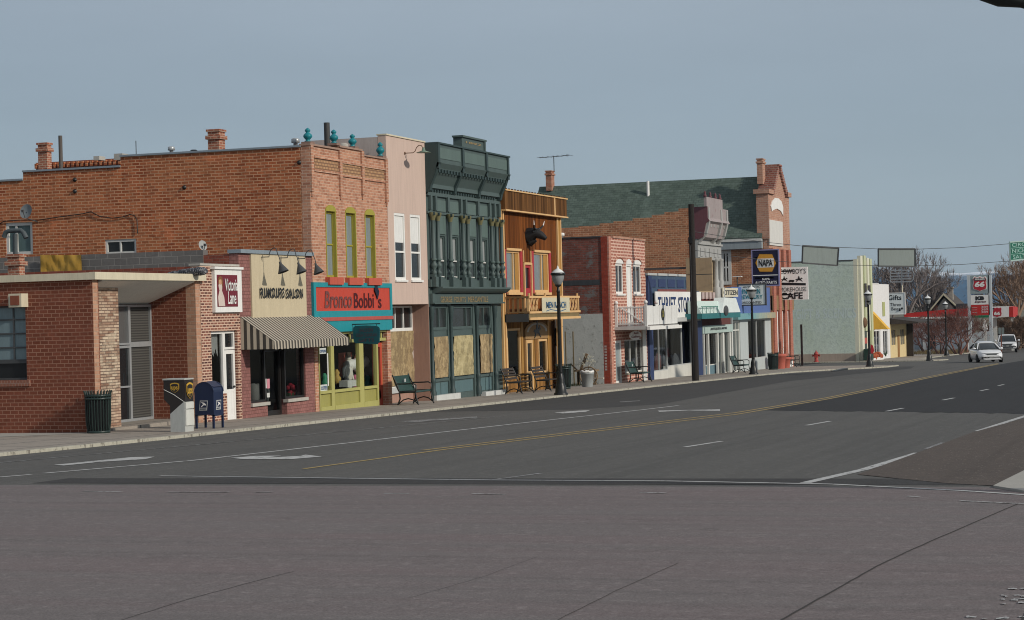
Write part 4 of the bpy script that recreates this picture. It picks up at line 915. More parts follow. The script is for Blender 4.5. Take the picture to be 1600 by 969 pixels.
pipe('flue', 'tall dark rusty flue pipe near the left brick chimney', Fr('X', bx0 + .7), 95.5, 212, 266, .065, paint('pipe_rust', (.10, .085, .075), .7, .3, 5))
pipe('flue', 'dark round flue pipe between the teal finials', Fr('Y', FY + 1.3), 511.5, 192, 232, .10, paint('pipe_dark', (.05, .05, .05), .6, .3, 5))
pipe('roof_vent', 'galvanised capped vent just left of the corner finial', Fr('X', bx0 + .5), 462, 216, 232, .07, M['alu'], True, 'vent')
pipe('roof_vent', 'small galvanised vent midway along the brick roof edge', Fr('X', bx0 + .5), 268, 229, 242, .06, M['alu'], True, 'vent')
pipe('roof_vent', 'squat vent left of the orange brick chimney', Fr('X', bx0 + .5), 303, 234, 242, .06, M['dgrey'], True, 'vent')
pipe('antenna_rod', 'thin antenna rod standing on the brick roof edge', Fr('X', bx0 + .4), 213, 220, 247, .014, M['dgrey'], False, 'antenna')
pipe('roof_vent', 'small grey box vent behind the third finial', Fr('Y', FY + 1.6), 538, 224, 236, .12, M['concrete'], True, 'vent')
q = Fr('X', bx0 + .5)
mb = MB(); q.pbox(mb, 178, 240, 191, 250, -.4, 0); solo(mb, 'roof_block', M['concrete'], 'pale concrete block at the step of the brick roof line', 'block')
mb = MB(); q.pbox(mb, 146, 244, 155, 250, -.4, 0); solo(mb, 'roof_block', M['concrete'], 'small grey block on the dentilled parapet', 'block')
for px, py, lb in ((117, 281, 'upper of two black iron anchor plates by the left flue'), (117, 299, 'lower of two black iron anchor plates by the left flue'), (288, 293, 'black iron anchor plate left of the orange chimney'), (467.5, 254, 'black iron anchor plate near the building corner')):
    mb = MB(); mb.lathe([(.075, 0), (.06, -.03), (.02, -.06)], (bx0 - .002, X0.a(px, py), X0.z(px, py)), 12, ax='x'); solo(mb, 'anchor_plate', M['black'], lb, 'anchor plate', group='iron anchor plates on the long wall')
# satellite dishes
def dish(label, c, r, d, mat, post):
    t = thing('satellite_dish', label, 'satellite dish', post); d = Vector(d).normalized(); q = d.to_track_quat('Z', 'Y').to_matrix()
    n = 24; vs = []; rr = [0.001, .35, .7, 1.0]
    for a in rr:
        for k in range(n):
            v = q @ Vector((a * r * math.cos(2 * PI * k / n), a * r * math.sin(2 * PI * k / n) * 1.05, a * a * r * .22)); vs.append(Vector(c) + v)
    mb = MB(); mb.add(vs, [(i * n + k, i * n + (k + 1) % n, (i + 1) * n + (k + 1) % n, (i + 1) * n + k) for i in range(3) for k in range(n)], True); mb.build('reflector', mat, t)
    e = Vector(c) + q @ Vector((0, -r * .2, r * .9)); mb = MB(); mb.tube([Vector(c) + q @ Vector((0, -r * .95, .05)), e], .012, 6); mb.box(e.x - .04, e.x + .04, e.y - .03, e.y + .03, e.z - .03, e.z + .05); mb.build('feed_arm', M['dgrey'], t)
    mb = MB(); mb.tube([c, (c[0], c[1], post[2] + .1), post], .02, 6); mb.build('mast', M['dgrey'], t)
q = Fr('X', bx0 - .35)
dish('grey satellite dish on the long brick wall above the teal window', (q.v, q.a(42, 331), q.z(42, 331)), .235, (-1, .1, .25), paint('dish_grey', (.17, .19, .20), .6), (bx0 - .02, q.a(50, 345), q.z(50, 346)))
q = Fr('X', 55.0)
dish('small satellite dish on the corner of the concrete block wall', (q.v, q.a(316, 384), q.z(316, 384)), .15, (-.5, -1, .3), paint('dish_pale', (.36, .37, .36), .6), (q.v, q.a(318, 384), q.z(317, 396)))
# cable sagging along the brick wall
q = Fr('X', bx0 - .05)
mb = MB(); mb.tube([(q.v, q.a(x, y), q.z(x, y)) for x, y in ((-4, 352), (6, 346), (30, 344), (60, 344), (100, 338), (130, 334), (142, 331), (155, 338), (175, 341), (192, 339), (203, 335), (210, 337), (214, 344), (215, 365))], .016, 6); solo(mb, 'cable', M['black'], 'black cable sagging across the long brick wall', 'cable')
# flue with two elbows, yellow tarp, heap
q = Fr('X', 51.5); v = lambda x, y: (q.v, q.a(x, y), q.z(x, y))
mb = MB(); mb.tube([v(24, 402), v(24, 366)], .065, 10); mb.tube([v(6, 371), v(9, 363), v(14, 361), v(33, 360), v(37, 364), v(41, 372)], [.07, .07, .065, .065, .07, .075], 10); solo(mb, 'tee_flue', paint('flue_grey', (.07, .085, .09), .6), 'grey tee topped flue pipe standing in front of the teal window', 'flue')
q = Fr('X', sx0 - .12); mb = MB(); rnd = random.Random(2)
def cloth(q, px0, py0, px1, py1, nx, nz, amp, mb):
    base = len(mb.v)
    for j in range(nz + 1):
        for i in range(nx + 1):
            u, w_ = i / nx, j / nz; d = amp * (math.sin(u * 7 + w_ * 4) * .4 + math.sin(u * 19 + 1.3 - w_ * 7) * .18 + (.35 if u > .62 else 0)) + rnd.uniform(-amp, amp) * .2
            px, py = px0 + (px1 - px0) * u, py0 + (py1 - py0) * w_ + (math.sin(u * 7) * .8 if j == nz else 0); p = list(q.p(q.a(px, py), q.z(px, py), d)); mb.v.append(tuple(p))
    for j in range(nz):
        for i in range(nx): k = base + j * (nx + 1) + i; mb.f.append((k, k + 1, k + nx + 2, k + nx + 1)); mb.sm.append(True)
cloth(q, 63.5, 398.5, 128.5, 429, 26, 6, .07, mb); solo(mb, 'yellow_tarp', paint('yellow_cloth', (.50, .29, .05), .7, .3, 3), 'crumpled yellow ochre tarp hung over the concrete block wall', 'tarp')
q = Fr('X', vx0 - .5); mb = MB(); n = 14
for i in range(n):
    px = 268 + i * 3.6; s = .07 + .05 * rnd.random() + .06 * (i / n); mb.sphere((q.v + rnd.uniform(-.1, .1), q.a(px, 427), q.z(px, 428.5 - i * .35)), s, 7, 5, sx=1.2, sy=1.6, sz=.8)
solo(mb, 'roof_debris', paint('dark_debris', (.03, .035, .045), .6, .7, 9, worn=(.4, .4, .42), wamt=.1), 'heap of dark rubbish on the roof edge beside the block wall', 'debris')
# ============================================================ 5. pink building
px0 = bx1 + .02; px1 = 69.15
b = bld('pink_building', 'narrow tall pale pink stucco building with two long white windows', px0, px1)
M['pink'] = paint('pink_stucco', (.56, .425, .36), .9, .07, 1.2, st=(2, 2, .12)); M['pink_shade'] = paint('shaded_pink_stucco', (.36, .215, .165), .9, .1, 1.5)  # second tone is the same stucco with the recess shade in its colour
zt = P.z(630, 216.5); zso = P.z(640, 475.5); zg = gz(70) - .4
ws = [P.rect(616.5, 333, 633.5, 437), P.rect(641.5, 336, 657.5, 438)]
wz = (sum(w[2] for w in ws) / 2, sum(w[3] for w in ws) / 2); ws = [(w[0], w[1], wz[0], wz[1]) for w in ws]
mb = MB(); P.wall(mb, (px0, px1, zso, zt), ws, .3); mb.build('wall', M['pink'], b)
for w_ in ws:
    f = window(P, w_, b, M['white'], M['dark_pane'], .09, -.06, rails=[.42], sill=M['white'])
    mb = MB(); zm = w_[2] + (w_[3] - w_[2]) * .56; P.box(mb, (w_[0] + .08, w_[1] - .08, zm, w_[3] - .08), -.12, -.065 + .01); mb.build('blind', M['curtain_white'], f)
    mb = MB(); P.box(mb, (w_[0] + .09, w_[0] + .3, w_[2] + .1, zm), -.13, -.10); mb.build('curtain', M['curtain'], f)
mb = MB(); P.box(mb, (px0 - .02, px1 + .0, zt, zt + .05), -.34, .04); mb.build('coping', M['cream'], b)
mb = MB(); mb.box(px0, px0 + .28, FY + .31, FY + 3.0, zC - .5, zt - .05); mb.box(px0, px0 + .28, FY + 3.001, FY + 20, zC - .6, zt - .9); mb.build('side_wall', paint('plaster_grey', (.46, .40, .37), .9, .2, 2), b)
mb = MB(); mb.box(px1 - .28, px1 - .05, FY + 1.2, FY + 20, zg, zt - 1); mb.box(px1 - .28, px1 - .05, FY + .31, FY + 1.2, zso + .1, zt - 1); mb.build('side_wall', M['brick_dark'], b)
mb = MB(); mb.box(px0 + .3, px1 - .3, FY + .31, FY + 19.7, zt - 1.4, zt - 1.2); mb.build('roof', M['roofing'], b)
mb = MB(); mb.box(px0, px1, FY + 19.7, FY + 20, zg, zt - 1); mb.build('rear_wall', M['brick_dark'], b)
Q5 = Fr('X', px1 - .04); yr = Q5.a(644, 560); R5 = Fr('Y', yr)
mb = MB(); mb.box(px1 - .04, px1, FY, yr, zg, zso - .002); mb.build('recess_wall', M['pink_shade'], b)
mb = MB(); mb.box(px0, px1, FY + .301, yr + .3, zso, zso + .1); mb.build('recess_ceiling', M['pink_shade'], b)
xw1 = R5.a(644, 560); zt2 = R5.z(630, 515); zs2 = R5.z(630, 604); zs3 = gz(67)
mb = MB(); R5.wall(mb, (px0, px1 - .041, zg, zso - .002), [(px0 + .02, xw1, zs2, zso - .05)], .1); mb.build('recess_wall', M['pink_shade'], b)
window(R5, (px0 + .02, xw1, zt2, zso - .05), b, M['white'], M['dark_pane'], .06, .0, mull=[.33, .55, .77], mw=.05)
f = window(R5, (px0 + .02, xw1, zs2, zt2), b, M['white'], M['dark_pane'], .07, .0); crumple(R5, (px0 + .08, xw1 - .08, zs2 + .05, zt2 - .05), .0, f, M['paper'])
mb = MB(); R5.box(mb, (px0 + .02, xw1, zs2 - .2, zs2 - .002), .0, .1); mb.build('window_sill', M['greywhite'], b)
backing(R5, (px0 + .05, xw1, zs2, zso - .1), b, -.3)
gooseneck('gooseneck_lamp', 'rusty gooseneck wall lamp with a wide pale green shade on the pink wall', P.a(632, 239), P.z(632, 239.5), .78, paint('lamp_rust', (.20, .12, .08), .7), 'wall lamps on the pink wall') if 0 else None
x, z = P.a(632, 239), P.z(632, 239.5); t = thing('wall_lamp', 'rusty gooseneck wall lamp with a wide flat pale green shade on the pink wall', 'wall lamp', (x, FY, z))
mb = MB(); mb.tube([(x, FY, z), (x, FY - .32, z), (x, FY - .40, z + .05), (x, FY - .46, z + .18), (x, FY - .55, z + .25), (x, FY - .64, z + .24), (x, FY - .70, z + .15)], .016, 7); mb.lathe([(.05, 0), (.05, .03)], (x, FY - .03, z), 10, ax='y'); mb.build('arm', paint('lamp_rust', (.20, .12, .08), .7), t)
mb = MB(); mb.lathe([(.03, .14), (.05, .10), (.07, .02), (.27, -.045), (.26, -.05)], (x, FY - .72, z + .03), 18); mb.build('shade', paint('shade_green', (.16, .22, .17), .5), t)
# ============================================================ 6. green cast iron building
gx0 = px1 + .02; gx1 = 77.22
b = bld('green_building', 'dark green cast iron front with heavy bracketed cornice and crest', gx0, gx1)
gm = paint('iron_green', (.072, .103, .099), .55, .16, 1.5, st=(2, 2, 1), worn=(.17, .20, .17), wamt=-.02); gd = paint('iron_green_dark', (.035, .058, .058), .55, .15); gl = paint('iron_green_light', (.10, .145, .132), .55, .2, 3); gold = paint('gilt', (.34, .23, .09), .4, .2)
zg = gz(77) - .4; GZ = lambda py: P.z(725, py)
zco = GZ(449); zfr = GZ(475)
cols = [P.a(px, 380) for px in (671.5, 679, 698.5, 718.5, 726, 745.5, 763.5, 771, 778.5)]
gw = [(cols[1] + .16, cols[2] - .16), (cols[2] + .16, cols[3] - .16), (cols[4] + .16, cols[5] - .16), (cols[5] + .16, cols[6] - .16)]
zw0, zw1 = GZ(436), GZ(372)
mb = MB(); P.wall(mb, (gx0, gx1, zfr, GZ(262)), [(a + .10, c - .04, zw0, zw1) for a, c in gw], .3); mb.build('wall', gm, b)
for a, c in gw:
    f = window(P, (a + .10, c - .04, zw0, zw1), b, gm, paint('pane_dim', (.07, .085, .09), .15, .4, 2, spec=.5), .05, -.10, rails=[.42])
    mb = MB(); zm = zw0 + (zw1 - zw0) * .42; P.box(mb, (a + .16, c - .10, zm - .02, zm + .03), -.09, -.04); P.box(mb, (a + .16, c - .10, zw0 + .05, zw0 + .09), -.09, -.04); mb.build('sash_rail', M['offwhite'], f)
    mb = MB(); P.box(mb, (a + .15, c - .09, zm + .03, zw1 - .05), -.107, -.10); mb.build('blind', paint('blind_grey', (.26, .28, .28), .7, .3, 3), f)
# raised panels over the windows
mb = MB()
for a, c in gw:
    P.box(mb, (a + .02, c - .02, GZ(335), GZ(318)), 0, .05); P.box(mb, (a + .05, c - .02, GZ(369), GZ(341)), 0, .035)
mb.build('panel', gl, b)
mb = MB(); P.box(mb, (gx0, gx1, GZ(339.5), GZ(336)), 0, .05); P.box(mb, (gx0, gx1, GZ(313), GZ(308)), 0, .09); P.box(mb, (gx0, gx1, GZ(300), GZ(297)), 0, .12); P.box(mb, (gx0, gx1, zco, GZ(438)), 0, .10); mb.build('string_course', gm, b)
n = 26; mb = MB()
for i in range(n):
    a = gx0 + .5 + (gx1 - gx0 - .9) * i / n; P.box(mb, (a, a + .13, GZ(306), GZ(302)), 0, .06)
mb.build('dentils', gd, b)
for xx in cols:
    mb = MB(); P.box(mb, (xx - .13, xx + .13, zco + .001, GZ(434)), .101, .26); P.box(mb, (xx - .10, xx + .10, GZ(434), GZ(430)), .0, .2)
    mb.lathe([(.09, GZ(430)), (.11, GZ(427)), (.05, GZ(424)), (.12, GZ(419)), (.13, GZ(416)), (.07, GZ(412)), (.08, GZ(410)), (.11, GZ(409)), (.11, GZ(407)), (.075, GZ(406)), (.07, GZ(352)), (.08, GZ(350))], (xx, FY - .14, 0), 12)
    P.box(mb, (xx - .09, xx + .09, GZ(334), GZ(312)), .0, .12)
    o = mb.build('column', gm, b)
    mb = MB(); mb.lathe([(.08, GZ(350)), (.10, GZ(346)), (.15, GZ(341)), (.15, GZ(338))], (xx, FY - .14, 0), 10); mb.build('capital', paint('dull_gilt', (.17, .155, .075), .6, .4, 9), o)
    mb = MB(); mb.box(xx - .13, xx - .05, FY - .27, FY - .2, GZ(342), GZ(338)); mb.build('capital_leaf', gd, o)
    mb = MB(); mb.lathe([(.115, GZ(409)), (.12, GZ(407.5))], (xx, FY - .14, 0), 12); mb.build('ring', gl, o)
# top cornice: profile extruded along the front
cy = .46
def prof(pts, x0, x1, mat, name):
    mb = MB(); mb.prism([(x0, FY - o, z) for o, z in pts], (x1 - x0, 0, 0)); return mb.build(name, mat, b)
Q6 = Fr('Y', FY - cy); CZ = lambda py: Q6.z(738, py)
zt0, zt1, zt2, zt3, zt4 = CZ(235.5), CZ(262.5), CZ(271), CZ(279), CZ(300)
prof([(-.3, zt1 - .3), (-.3, zt0), (cy, zt0), (cy, zt1), (cy + .06, zt1 - .03), (cy - .04, zt2), (cy - .05, zt2 - .04), (0, zt2 - .1)], gx0 + .0, gx1, gm, 'cornice')
prof([(0, zt2 - .102), (cy - .12, zt2 - .06), (cy - .16, zt3), (.12, zt4 + .15), (.14, zt4), (0, zt4 - .06)], gx0 + .05, gx1 - .05, gm, 'cove')
prof([(-.02, zt0 + .002), (cy + .07, zt0 + .002), (cy + .07, zt0 + .06), (-.02, zt0 + .06)], gx0 - .0, gx1 + .08, gd, 'cornice_cap')
nb = 3; w3 = (gx1 - gx0) / 3
mb = MB()
for i in range(3):
    a = gx0 + w3 * i; P.box(mb, (a + .22, a + w3 - .22, zt1 + .14, zt0 - .12), cy + .001, cy + .02)
mb.build('cornice_panel', gl, b)
mb = MB(); zq = zt1
for i in range(4):
    a = gx0 + w3 * i - (.0 if i == 0 else .09 if i < 3 else .2)
    P.box(mb, (a, a + .18, zt2 - .02, zt0 - .001), cy - .02, cy + .06)
    mb.prism([(a, FY - o, z) for o, z in ((0, zt4 - .25), (.16, zt4 - .1), (.2, zt4 + .1), (cy - .06, zt3), (cy + .0, zt2), (cy + .1, zt1 - .02), (0, zt1 - .02))], (.2, 0, 0))
mb.build('bracket', gd, b)
mb = MB(); n = 24
for i in range(n):
    a = gx0 + .25 + (gx1 - gx0 - .5) * i / n; mb.box(a, a + .14, FY - cy + .02, FY - cy + .30, zt2 - .16, zt2 - .03)
mb.build('modillions', gd, b)
cr_ = Fr('Y', FY - .35); r = cr_.rect(722, 214, 757, 241); r = (r[0], r[1], zt0 + .061, cr_.z(739, 218))
mb = MB(); mb.box(r[0], r[1], FY - .35, FY + .0, r[2], r[3]); mb.box(r[0] - .08, r[1] + .08, FY - .42, FY + .02, r[3], r[3] + .07); mb.box(r[1] - .12, r[1] + .03, FY - .40, FY - .35, r[2], r[3]); cb = mb.build('crest', gm, b)
text('1892', cr_, (r[0] + .38, r[1] - .42, r[2] + .2, r[3] - .12), .003, gold, cb, bold=.02)
mb = MB(); n = 14
# middle cornice and lettered frieze
prof([(0, zco + .0), (.42, zco - .0), (.42, zco - .06), (.32, zco - .16), (.22, zco - .22), (0, zco - .24)], gx0 + .35, gx1 + .05, gm, 'mid_cornice')
prof([(0, zfr), (0, zco - .242), (.12, zco - .242), (.12, zfr + .06), (.2, zfr + .05), (.2, zfr)], gx0 + .1, gx1 - .05, gm, 'frieze')
P7 = Fr('Y', FY - .12)
for s, x0, x1 in (("GEORGE", 688, 706), ("FOURT'S", 709.5, 727), ("MERCANTILE", 731, 762)):
    text(s, P7, (P7.a(x0, 468), P7.a(x1, 468), P7.z(720, 472.5), P7.z(720, 463.5)), .003, gold, b, bold=.0)
# storefront
GF = Fr('Y', FY + .0)
LZ = lambda py: P.z(725, py)
pil = [(gx0, P.a(676.5, 550)), (P.a(701, 550), P.a(706.5, 550)), (P.a(740.5, 550), P.a(748, 550)), (P.a(769, 550), gx1)]
mb = MB()
for a, c in pil: P.box(mb, (a, c, zg, zfr - .002), -.25, .0)
mb.build('shopfront_wall', gm, b)
for a, c in pil:
    mb = MB(); m_ = (a + c) / 2 if c < gx1 - .1 and a > gx0 + .1 else ((c - .2) if a <= gx0 + .1 else a + .25)
    mb.lathe([(.13, LZ(619)), (.13, LZ(607)), (.09, LZ(603)), (.10, LZ(592)), (.12, LZ(588)), (.07, LZ(585)), (.065, LZ(500)), (.08, LZ(498)), (.10, LZ(490)), (.12, LZ(486)), (.12, LZ(478.5))], (m_, FY - .05, 0), 12); mb.build('column', gd, b)
bays = [(pil[0][1], pil[1][0]), (pil[1][1], pil[2][0]), (pil[2][1], pil[3][0])]
for i, (a, c) in enumerate(bays):
    o = .06
    window(P, (a, c, LZ(514), zfr - .05), b, gm, paint('transom_dark', (.03, .035, .035), .2, .4), .10, -o - .02, mull=[.5] if i != 1 else [.72])
    f = window(P, (a, c, LZ(587), LZ(523)), b, gm, M['dark_pane'], .07, -o - .02); crumple(P, (a + .06, c - .10, LZ(586), LZ(524)), -o + .0, f, M['paper'] if i != 1 else M['paper_yellow'])
    mb = MB(); P.box(mb, (a, c, LZ(523) + .001, LZ(514) - .001), -o - .1, -o); P.box(mb, (a, c, zg, LZ(587) - .001), -o - .1, -o)
    P.box(mb, (a + .02, c - .02, LZ(592), LZ(588)), -o, -o + .05); mb.build('bulkhead', gm, b)
    mb = MB(); m_ = (a + c) / 2
    if i != 1:
        P.box(mb, (a + .06, m_ - .04, LZ(614), LZ(594)), -o, -o + .02); P.box(mb, (m_ + .04, c - .06, LZ(614), LZ(594)), -o, -o + .02)
    else: P.box(mb, (a + .1, c - .1, LZ(612), LZ(594)), -o, -o + .02)
    mb.build('bulkhead_panel', paint('bulkhead_blue', (.09, .15, .16), .6, .15), b)
wh = paint('plinth_white', (.55, .56, .54), .8, .12)
for x0, x1, yt in ((673.5, 712, 616), (751, 784, 610.5)):
    a, c = P.a(x0, 618), P.a(x1 - 1, 612); mb = MB(); zt_ = P.z((x0 + x1) / 2, yt); P.box(mb, (a, c, zg, zt_), .001, .22); mb.build('plinth', wh, b)
mb = MB(); mb.box(gx0, gx0 + .28, FY + .31, FY + 22, zg, GZ(262) - .3); mb.build('side_wall', M['brick_dark'], b)
mb = MB(); mb.box(gx1 - .28, gx1, FY + .31, FY + 22, zg, GZ(262) - .3); mb.build('side_wall', M['brick_dark'], b)
mb = MB(); mb.box(gx0 + .3, gx1 - .3, FY + .31, FY + 21.7, GZ(262) - 1, GZ(262) - .8); mb.build('roof', M['roofing'], b)
mb = MB(); mb.box(gx0 + .29, gx1 - .29, FY + 21.7, FY + 22, zg, GZ(262) - .4); mb.build('rear_wall', M['brick_dark'], b)
mb = MB(); mb.box(gx0 + .3, gx1 - .3, FY + 2, FY + 2.05, zg, zfr); mb.build('shop_interior', M['interior'], b)
# the cornice's left return, seen from the camera's end
mb = MB(); mb.prism([(gx0 - .02, FY - o, z) for o, z in ((-.28, zt4 - .2), (0, zt4 - .2), (.1, zt4), (cy - .1, zt3), (cy, zt1), (cy, zt0 - .002), (-.28, zt0 - .002))], (.06, 0, 0)); mb.build('cornice_return', gd, b)
# ============================================================ 7. wooden western building
wx0 = gx1 + .03; wx1 = P.a(877, 430)
b = bld('wooden_building', 'brown plank western style building with orange trim, red shutters and balcony', wx0, wx1)
M['plank'] = woodmat('plank', (.14, .042, .012), (.30, .105, .028), 'x', .2)
M['plank_dark'] = woodmat('plank_band', (.10, .045, .018), (.26, .125, .045), 'x', .17)
org = paint('orange_trim', (.70, .44, .20), .55, .12); gldw = paint('gold_trim', (.40, .21, .05), .6, .15); crim = paint('crimson', (.40, .035, .045), .6, .12)
zg = gz(86) - .4; WZ = lambda py, px=828: P.z(px, py)
zbal = WZ(494)
w1 = P.rect(790, 391, 812, 457); w2 = P.rect(833, 394, 857, 457); wz = (min(w1[2], w2[2]), max(w1[3], w2[3])); w1 = (w1[0], w1[1], *wz); w2 = (w2[0], w2[1], *wz)
dr = P.rect(819.5, 414, 829.5, 493)
ztw = WZ(333); ztop = WZ(305)
mb = MB(); P.wall(mb, (wx0, wx1, zbal, ztop - .1), [w1, w2, (dr[0], dr[1], zbal, dr[3])], .3); mb.build('wall', M['plank'], b)
mb = MB(); P.box(mb, (P.a(781, 320), wx1 + .35, ztw, ztop), .001, .22); mb.build('false_front', M['plank_dark'], b)
mb = MB(); P.box(mb, (P.a(781, 320) - .03, wx1 + .40, ztop, ztop + .05), -.05, .27); P.box(mb, (P.a(781, 320) - .03, wx1 + .4, ztw - .06, ztw - .001), .001, .27)
for px in (858, ): P.box(mb, (P.a(px, 320), P.a(px + 1.5, 320), ztw, ztop), .221, .24)
for xx in (wx0 + .02, wx0 + .32, wx1 - .60, wx1 - .16): P.box(mb, (xx, xx + .12, zg if xx < wx0 + 1 else zbal, ztw - .062), .001, .07)
mb.build('trim', org, b)
mb = MB(); P.box(mb, (wx0 + .141, wx0 + .319, zg, ztw - .07), .001, .03); P.box(mb, (wx1 - .479, wx1 - .161, zbal, ztw - .07), .001, .04); mb.build('trim', gldw, b)
mb = MB(); x = wx0 + .3
while x < wx1 + .3: mb.box(x, x + .06, FY - .25, FY - .18, ztop + .05, ztop + .10); x += .38
mb.build('peg', M['plank_dark'], b)
for w_ in (w1, w2):
    f = window(P, w_, b, org, paint('pane_pale', (.20, .22, .22), .15, .35, 3, spec=.5), .11, -.05, mull=[.56], mw=.09)
    mb = MB(); P.box(mb, (w_[0] - .26, w_[0] - .005, w_[2] - .04, w_[3] + .02), .001, .05); P.box(mb, (w_[1] + .005, w_[1] + .26, w_[2] - .04, w_[3] + .02), .001, .05); mb.build('shutter', crim, f)
    mb = MB(); P.box(mb, (w_[0] - .02, w_[1] + .04, w_[3] - .03, w_[3] + .07), .051, .1); P.box(mb, (w_[0] - .02, w_[1] + .04, w_[2] - .10, w_[2] - .0), .051, .12); mb.build('head_trim', org, f)
    mb = MB(); P.box(mb, (w_[0] + (w_[1] - w_[0]) * .72, w_[1] - .11, w_[2] + .1, w_[3] - .1), -.057, -.03); mb.build('curtain', gldw, f)
backing(P, (w1[0], w2[1], w1[2], w1[3]), b, -.4)
d = window(P, (dr[0], dr[1], zbal, dr[3]), b, crim, M['dark_pane'], .12, -.05, rails=[.45], name='door', label='crimson balcony door', mw=.4)
mb = MB(); P.box(mb, (dr[0] - .1, dr[0] - .003, zbal, dr[3] + .08), .001, .06); P.box(mb, (dr[1] + .003, dr[1] + .1, zbal, dr[3] + .08), .001, .06); P.box(mb, (dr[0], dr[1], dr[3] + .003, dr[3] + .1), .001, .06); P.box(mb, (dr[0] - .1, dr[0] - .02, dr[3] + .1, WZ(392)), .001, .03); P.box(mb, (dr[1] + .02, dr[1] + .1, dr[3] + .1, WZ(392)), .001, .03); mb.build('door_trim', org, b)
mb = MB(); mb.box(wx1 - .28, wx1, FY + .31, FY + 14, zg, ztop - .6); mb.build('side_wall', M['plank_dark'], b)
mb = MB(); mb.box(wx0, wx0 + .28, FY + .31, FY + 14, zg, ztop - .6); mb.build('side_wall', M['plank_dark'], b)
mb = MB(); mb.box(wx0 + .3, wx1 - .3, FY + .31, FY + 13.7, ztop - 1.1, ztop - .9); mb.build('roof', M['roofing'], b)
mb = MB(); mb.box(wx0, wx1, FY + 13.7, FY + 14, zg, ztop - .7); mb.build('rear_wall', M['plank_dark'], b)
# balcony
bd = 1.05; BF = Fr('Y', FY - bd); zr = BF.z(866, 463.5); zr0 = BF.z(866, 488); zdk = BF.z(866, 497)
bxl = wx0 + .35; bxr = BF.a(905, 480)
mb = MB(); mb.box(bxl, bxr, FY - bd, FY - .003, zdk, zr0 - .02); mb.build('balcony_floor', paint('balcony_wood', (.20, .15, .07), .8, .3, 4), b)
mb = MB(); mb.box(bxl - .01, bxr + .03, FY - bd - .05, FY - bd - .002, zdk - .05, zdk + .05); mb.box(bxl - .01, bxr + .03, FY - bd - .05, FY - bd - .002, zr0 - .03, zr0 + .06)
mb.box(bxl - .01, bxr + .02, FY - bd - .03, FY - bd + .05, zr - .06, zr + .03)
for xx in (bxl, (bxl + bxr) / 2, bxr - .09): mb.box(xx, xx + .09, FY - bd, FY - bd + .09, zr0 + .061, zr - .061)
for xx in (bxl + .1, bxl + 2.2, bxl + 4.5, bxr - .2): mb.box(xx, xx + .08, FY - bd, FY - bd + .07, zr + .031, zr + .14)
for k in range(8):
    x0 = bxl + .12 + k * .42; 
    if k in (0, 1, 2): mb.bar((x0, FY - bd + .03, zr0 + .08), (x0 + .30, FY - bd + .03, zr - .08), .05); mb.bar((x0 + .30, FY - bd + .045, zr0 + .08), (x0 + .0, FY - bd + .045, zr - .08), .05)
for k in range(3):
    x0 = bxr - .55 - k * .42; mb.bar((x0, FY - bd + .03, zr0 + .08), (x0 + .30, FY - bd + .03, zr - .08), .05); mb.bar((x0 + .30, FY - bd + .045, zr0 + .08), (x0, FY - bd + .045, zr - .08), .05)
mb.build('railing', org, b)
mb = MB(); y = FY - .12
while y > FY - bd + .1: mb.box(bxl, bxl + .03, y - .09, y, zr0 + .06, zr - .06); y -= .21
mb.box(bxl - .02, bxl + .05, FY - bd + .0, FY - .003, zr - .059, zr + .02); mb.box(bxl - .02, bxl + .05, FY - bd + .0, FY - .003, zr0 + .0, zr0 + .059); mb.build('side_railing', paint('rail_tan', (.22, .13, .055), .7, .25, 4), b)
mb = MB(); mb.box(bxl - .03, bxl - .002, FY - bd + .02, FY - .003, zdk - .12, zdk + .20); mb.build('side_fascia', M['dgrey'], b)
q = Fr('Y', FY - bd - .04); r = q.rect(846, 465, 889, 488)
t = thing('banner', 'cream banner with blue arched western lettering on the balcony rail', 'banner', (r[0], q.v, r[2])); mb = MB(); q.box(mb, r, .014, .03); mb.build('cloth', paint('banner_cream', (.58, .53, .38), .7, .06), t)
blue = paint('banner_blue', (.05, .12, .22), .6); 
text('MEN RANCH', q, sub(r, .14, .28, .86, .72), .031, blue, t, bold=.02)
mb = MB(); q.poly(mb, [sub(r, x, y, x, y)[::2][:2] if 0 else (r[0] + (r[1] - r[0]) * x, r[3] - (r[3] - r[2]) * y) for x, y in ((.14, .88), (.3, .78), (.5, .86), (.66, .9), (.86, .78), (.86, .83), (.66, .96), (.5, .91), (.3, .83), (.14, .93))], .031, .036); mb.build('flourish', blue, t)
# ground floor, recessed under the balcony
R7 = Fr('Y', FY + .35); g7 = gz(81); RZ = lambda py: R7.z(828, py)
lw = (R7.a(791, 560), R7.a(812, 560), RZ(586), RZ(512)); dd = (R7.a(821, 560), R7.a(831, 560), g7 - .02, RZ(531)); rw = (R7.a(840, 560), R7.a(853.5, 560), RZ(585), RZ(531))
mb = MB(); R7.wall(mb, (wx0 + .3, wx1 - .05, zg, zdk), [lw, (dd[0], dd[1], zg, dd[3]), rw], .1); mb.build('wall', woodmat('plank_gold', (.26, .13, .045), (.40, .20, .06), 'x', .2), b)
window(R7, lw, b, org, M['glass'], .09, .01); window(R7, rw, b, org, M['glass'], .09, .01)
d = window(R7, dd, b, org, M['dark_pane'], .14, .01, rails=[.36], name='door', label='orange framed door with long glass')
mb = MB(); R7.box(mb, (lw[1] + .12, lw[1] + .35, g7, zdk), .001, .06); R7.box(mb, (rw[1] + .15, rw[1] + .32, g7, zdk), .001, .06); R7.box(mb, (dd[1] + .1, dd[1] + .22, g7, RZ(531)), .001, .05); mb.build('trim', gldw, b)
